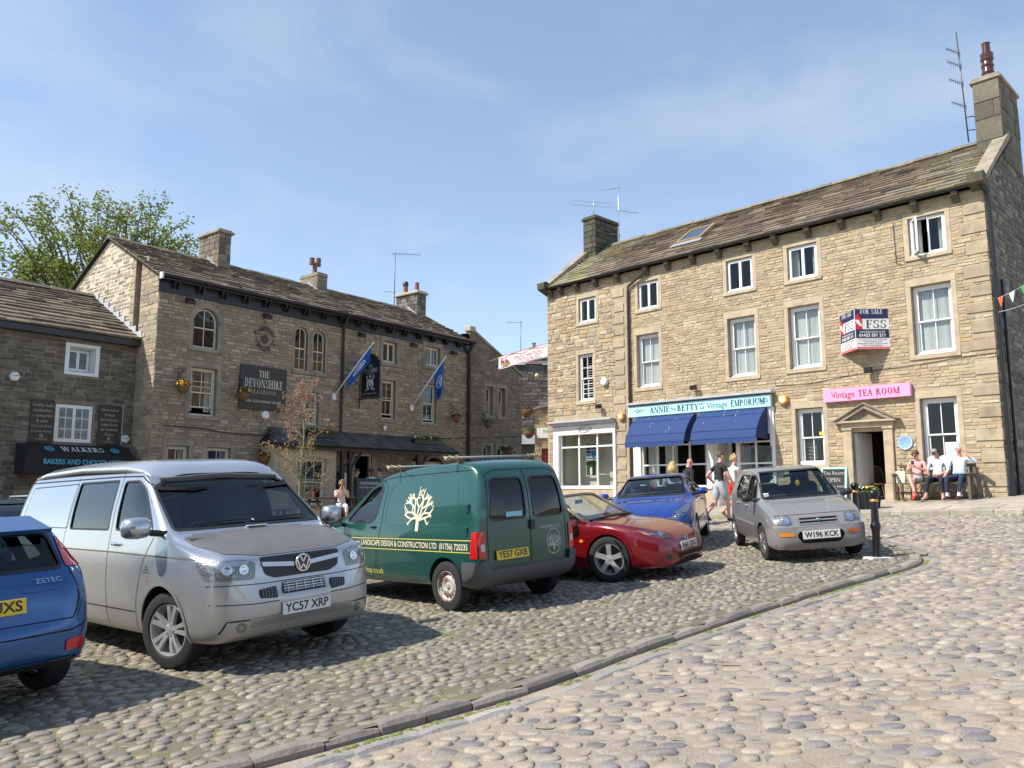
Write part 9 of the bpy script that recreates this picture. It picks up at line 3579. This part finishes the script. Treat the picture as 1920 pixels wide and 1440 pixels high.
	for p in res.polygons:
		c = np.array(p.center)
		tt = np.clip(((c - A) * D).sum(1) / L2,0,1)
		dist = np.sqrt((((A + D * tt[:,None]) - c) ** 2).sum(1)) - (RA + (RB_ - RA) * tt) * .75
		k = int(dist.argmin())
		g,q = S_[k][2],tt[k]
		mi = 0
		if g in ('torso','torso2'):
			mi = 1
			if g == 'torso2' and open_neck and q > .72 and k == 2:
				mi = 0
		elif g == 'arm0':
			mi = 1 if q * .45 <= sleeve else 0
		elif g == 'arm1':
			mi = 1 if .45 + q * .55 <= sleeve else 0
		elif g == 'arm2':
			mi = 1 if 1 + q * .35 <= sleeve else 0
		elif g == 'arm3':
			mi = 1 if 1.35 + q * .65 <= sleeve else 0
		elif g == 'hip':
			mi = 2
		elif g in ('leg0','leg1','leg2','leg3'):
			f_ = {'leg0': q * .55,'leg1': .55 + q * .45,'leg2': 1 + q * .35,'leg3': 1.35 + q * .65}[g]
			mi = 2 if f_ <= leg else (4 if sock and f_ > 1.75 else 0)
		elif g == 'foot':
			mi = 3
		# the trousers come up to the waist
		if g == 'torso' and k == 0 and q < .45:
			mi = 2
		idx.append(mi)
	res.polygons.foreach_set('material_index',idx)
	res.shade_smooth()
	# hair, ears, eyes, glasses
	hc = P['head']
	sd = hd.cross(hf).normalized()
	Mh = Matrix(((hf.x,sd.x,hd.x,hc.x),(hf.y,sd.y,hd.y,hc.y),(hf.z,sd.z,hd.z,hc.z),(0,0,0,1)))
	k = H
	if hair:
		mb = MB()
		n,m_ = 18,12
		rng = random.Random(len(label))
		vs,keep = [],[]
		for j in range(m_ + 1):
			th = math.pi * j / m_
			for i in range(n):
				a = 2 * math.pi * i / n
				x,y,z = math.sin(th) * math.cos(a),math.sin(th) * math.sin(a),math.cos(th)
				rr = 1 + rng.uniform(-.04,.05) * (3 if hair in ('curly','long') else 1)
				vs.append((x * .104 * rr * k - .012 * k,y * .090 * rr * k,z * .112 * rr * k + .028 * k))
		low = {'short': -.15,'curly': -.55,'long': -.75,'bald': 2}[hair]
		for j in range(m_):
			for i in range(n):
				th = math.pi * (j + .5) / m_
				a = 2 * math.pi * (i + .5) / n
				z,x = math.cos(th),math.sin(th) * math.cos(a)
				lim = .52 if x > .35 else (.1 if x > -.1 else low)
				if z > lim:
					keep.append((j * n + i,(j + 1) * n + i,(j + 1) * n + (i + 1) % n,j * n + (i + 1) % n))
		mb.add(vs,keep,0,None,Mh)
		if hair == 'long':
			for i in range(9):
				a = R(100 + 160 * i / 8)
				mb.tube([(.085 * math.cos(a) * k - .01,.088 * math.sin(a) * k,.02 * k),(.10 * math.cos(a) * k - .012,.10 * math.sin(a) * k,-.08 * k),(.09 * math.cos(a) * k - .02,.095 * math.sin(a) * k,-.20 * k)],[.035 * k,.034 * k,.015 * k],7,M=Mh)
		if hair == 'curly':
			for _ in range(26):
				a,q = rng.uniform(R(70),R(290)),rng.uniform(-.5,1)
				mb.ball((.095 * math.cos(a) * k - .012,.09 * math.sin(a) * k,(.03 + .09 * q) * k),.028 * k,7,5,M=Mh)
			mb.ball((-.03 * k,0,.15 * k),.045 * k,8,6,M=Mh)
		if keep or hair != 'bald':
			mb.build('hair',hm,o,smooth=True)
	mb = MB()
	for s in (-1,1):
		mb.ball((-.005 * k,s * .084 * k,.0),(.022 * k,.012 * k,.032 * k),8,6,M=Mh)
	mb.build('ear',skin,o,smooth=True)
	if sunny:
		mb = MB()
		for s in (-1,1):
			mb.ball((.082 * k,s * .034 * k,.018 * k),(.012 * k,.030 * k,.021 * k),10,6,M=Mh)
			mb.tube([(.08 * k,s * .062 * k,.022 * k),(0,s * .086 * k,.02 * k)],.004 * k,5,M=Mh)
		mb.tube([(.09 * k,-.012 * k,.022 * k),(.09 * k,.012 * k,.022 * k)],.004 * k,5,M=Mh)
		mb.build('sunglasses',m_trim,o,smooth=True)
	else:
		mb = MB()
		for s in (-1,1):
			mb.ball((.078 * k,s * .032 * k,.018 * k),(.010 * k,.014 * k,.009 * k),8,6,M=Mh)
		mb.build('eye',mat('eye_dark',(.05,.035,.03),.3),o,smooth=True)
	mb = MB()
	mb.ball((.076 * k,0,-.056 * k),(.008 * k,.024 * k,.008 * k),8,6,M=Mh)
	mb.build('mouth',mat('lip',(.36,.12,.10),.5),o,smooth=True)
	return t,o,P
STAND = dict(pelvis=(0,0,.96),neck=(.0,0,1.46),head=(.03,0,1.64),shl=(0,.185,1.40),shr=(0,-.185,1.40),ell=(-.03,.25,1.12),elr=(-.03,-.25,1.12),
			 wrl=(.08,.25,.88),wrr=(.08,-.25,.88),hal=(.13,.24,.78),har=(.13,-.24,.78),hil=(0,.09,.92),hir=(0,-.09,.92),knl=(.03,.10,.51),knr=(.03,-.10,.51),
			 anl=(-.02,.10,.085),anr=(-.02,-.10,.085),tol=(.17,.12,.032),tor=(.17,-.12,.032))
def pose(**k):
	d = dict(STAND)
	d.update(k)
	return d
WALK = pose(pelvis=(0,0,.94),neck=(.04,0,1.45),head=(.08,0,1.63),shl=(.05,.19,1.39),shr=(.02,-.19,1.39),
			hil=(0,.09,.90),hir=(0,-.09,.90),knr=(.18,-.09,.52),anr=(.20,-.09,.09),tor=(.39,-.10,.035),knl=(-.06,.09,.50),anl=(-.36,.09,.19),tol=(-.20,.10,.04),
			ell=(-.14,.30,1.16),wrl=(.06,.34,1.0),hal=(.14,.30,.95),elr=(.10,-.27,1.14),wrr=(.24,-.28,.92),har=(.30,-.27,.83))
c_blk,c_gry,c_wht = cloth('black_tee',(.022,.022,.026)),cloth('grey_shorts',(.42,.43,.48)),cloth('white_cotton',(.70,.70,.69))
c_red = cloth('red_cotton',(.58,.025,.022))
c_den = cloth('dark_denim',(.022,.034,.075))
c_navy = cloth('navy_trousers',(.018,.02,.035))
sh_d,sh_b = cloth('dark_shoe',(.035,.03,.03)),cloth('brown_shoe',(.06,.03,.025))
h_br,h_bl,h_gy,h_dk = mat('brown_hair',(.09,.05,.03),.6),mat('blonde_hair',(.50,.34,.15),.55,var=.25,vscale=20),mat('grey_hair',(.27,.25,.22),.6),mat('dark_hair',(.02,.016,.014),.5)
def at(x,y,yaw,dz=.0):
	return Matrix.Translation((x,y,G(x,y) - ROAD_DROP + dz)) @ Matrix.Rotation(R(yaw),4,'Z')
person('man in black t-shirt and pale grey shorts walking past the emporium',at(5.34,20.7,22),WALK,c_blk,c_gry,m_sk3,sh_d,sleeve=.55,leg=.82,hair='short',hm=h_br,H=1.03,face=R(-12))
WW = pose(**{k: WALK[k] for k in WALK})
WW.update(elr=(.12,-.24,1.16),wrr=(.10,-.22,.94),knr=(.10,-.08,.52),anr=(.05,-.08,.09),tor=(.23,-.09,.035),knl=(.06,.08,.51),anl=(-.30,.09,.22),tol=(-.16,.10,.06))
person('woman with curly blonde hair in white top and red shorts walking',at(5.86,21.3,20),WW,c_wht,c_red,m_sk1,mat('tan_sandal',(.34,.17,.10),.7),sleeve=.12,leg=.55,hair='curly',hm=h_bl,H=.955,slim=.9,face=R(-20))
person('long haired blonde woman beyond the roof of the blue coupe',at(3.98,19.9,60),pose(),c_wht,c_navy,m_sk1,sh_d,sleeve=.5,hair='long',hm=h_bl,H=.93,slim=.92,face=R(20))
person('bald man in black jacket beyond the blue coupe',at(4.47,20.3,15),pose(),c_blk,c_navy,m_sk3,sh_d,sleeve=2,hair=None,H=.99,face=R(-8),belly=.5)
# on the bench: seat 0.45 above the pavement, facing out from the wall
def seat_at(s_):
	return RB.matrix_world @ Matrix.Translation((s_,-.44,bg)) @ Matrix.Rotation(R(-90),4,'Z')
SIT = dict(pelvis=(-.02,0,.56),neck=(-.06,0,1.05),head=(-.01,0,1.22),shl=(-.05,.18,1.0),shr=(-.05,-.18,1.0),ell=(-.02,.26,.76),elr=(-.02,-.26,.76),
		   wrl=(.20,.18,.68),wrr=(.20,-.18,.68),hal=(.28,.14,.67),har=(.28,-.14,.67),hil=(.04,.09,.53),hir=(.04,-.09,.53),knl=(.44,.12,.54),knr=(.44,-.12,.54),
		   anl=(.46,.12,.085),anr=(.46,-.12,.085),tol=(.64,.14,.035),tor=(.64,-.14,.035))
def sit(**k):
	d = dict(SIT)
	d.update(k)
	return d
t1,o1,P1 = person('woman in pink top and white skirt reading her phone on the bench',seat_at(13.52),sit(head=(.04,0,1.20),ell=(.02,.23,.78),elr=(.02,-.23,.78),wrl=(.22,.07,.86),wrr=(.22,-.07,.86),hal=(.27,.02,.90),har=(.27,-.02,.90),
	   knl=(.44,.04,.56),knr=(.46,-.04,.63),anl=(.44,.05,.085),tol=(.60,.06,.035),anr=(.62,.12,.22),tor=(.74,.20,.12)),cloth('pink_top',(.72,.42,.38)),c_wht,m_sk3,mat('red_shoe',(.60,.04,.05),.5),sleeve=.05,leg=.72,hair='short',hm=mat('auburn_hair',(.13,.06,.04),.6),H=.97,sunny=True,slim=.9,face=R(-8),open_neck=True)
MB().bbox(.27,.28,-.04,.04,.87,1.0,.004).build('phone',m_trim,t1)
person('grey haired person with sunglasses in pale striped shirt seated mid bench',seat_at(14.02),sit(head=(.0,-.03,1.20),wrl=(.24,.10,.64),hal=(.32,.04,.63),knl=(.44,.20,.54),anl=(.42,.22,.085),tol=(.58,.26,.035),anr=(.50,-.16,.085),tor=(.66,-.22,.035)),mat('striped_shirt',(.56,.64,.70),.85,var=.14,vscale=10),c_navy,m_sk2,mat('pale_sandal',(.50,.30,.24),.6),sleeve=.9,leg=1.75,hair='short',hm=h_gy,H=.98,sunny=True,face=R(38))
person('balding man in pale blue shirt and jeans on a phone call on the bench',seat_at(14.52),sit(head=(-.02,.02,1.25),shl=(-.05,.19,1.02),ell=(.04,.42,.92),wrl=(.10,.20,1.14),hal=(.07,.13,1.22),wrr=(.22,-.26,.60),har=(.28,-.28,.52),knr=(.46,-.16,.54),anr=(.40,-.18,.085),tor=(.56,-.24,.035),knl=(.46,.16,.55),anl=(.52,.10,.085),tol=(.70,.10,.035)),mat('pale_blue_shirt',(.50,.56,.66),.85,var=.10,vscale=12),c_den,m_sk3,sh_b,sleeve=1.5,leg=1.75,hair=None,H=1.02,face=R(10),belly=1,sock=c_wht)
# drinkers outside the inn
def on_ter(x,y,yaw,dz=0):
	return Matrix.Translation((x,y,TZ + dz)) @ Matrix.Rotation(R(yaw),4,'Z')
person('woman in pale pink top resting her chin on her hands at the inn table',on_ter(-5.30,25.0,-72,-.02),sit(head=(.08,0,1.20),ell=(.16,.20,.82),elr=(.16,-.20,.82),wrl=(.16,.06,1.06),wrr=(.16,-.06,1.06),hal=(.14,.03,1.14),har=(.14,-.03,1.14)),cloth('shell_pink_top',(.66,.50,.44)),c_wht,m_sk1,sh_d,sleeve=.3,leg=1.4,hair='curly',hm=mat('ash_blonde_hair',(.30,.20,.11),.6),sunny=True,H=.97,slim=.95)
BLK = pose(elr=(.10,-.24,1.16),wrr=(.26,-.12,1.26),har=(.30,-.06,1.32))
person('dark haired man in black shirt drinking at the inn door',on_ter(-5.75,29.6,15),BLK,c_blk,c_den,m_sk2,sh_d,sleeve=.6,hair='short',hm=h_dk,H=1.0)
person('dark haired man in white shirt facing out of the inn door',on_ter(-5.30,30.2,-80),BLK,c_wht,c_navy,m_skd,sh_d,sleeve=.6,hair='short',hm=h_dk,H=1.0)
person('man in grey t-shirt turned to his friends by the inn door',on_ter(-4.85,29.5,160),BLK,cloth('grey_tee',(.17,.18,.21)),c_navy,m_sk2,sh_d,sleeve=.6,hair='short',hm=h_dk,H=1.0)
bpy.data.scenes.remove(SCR)
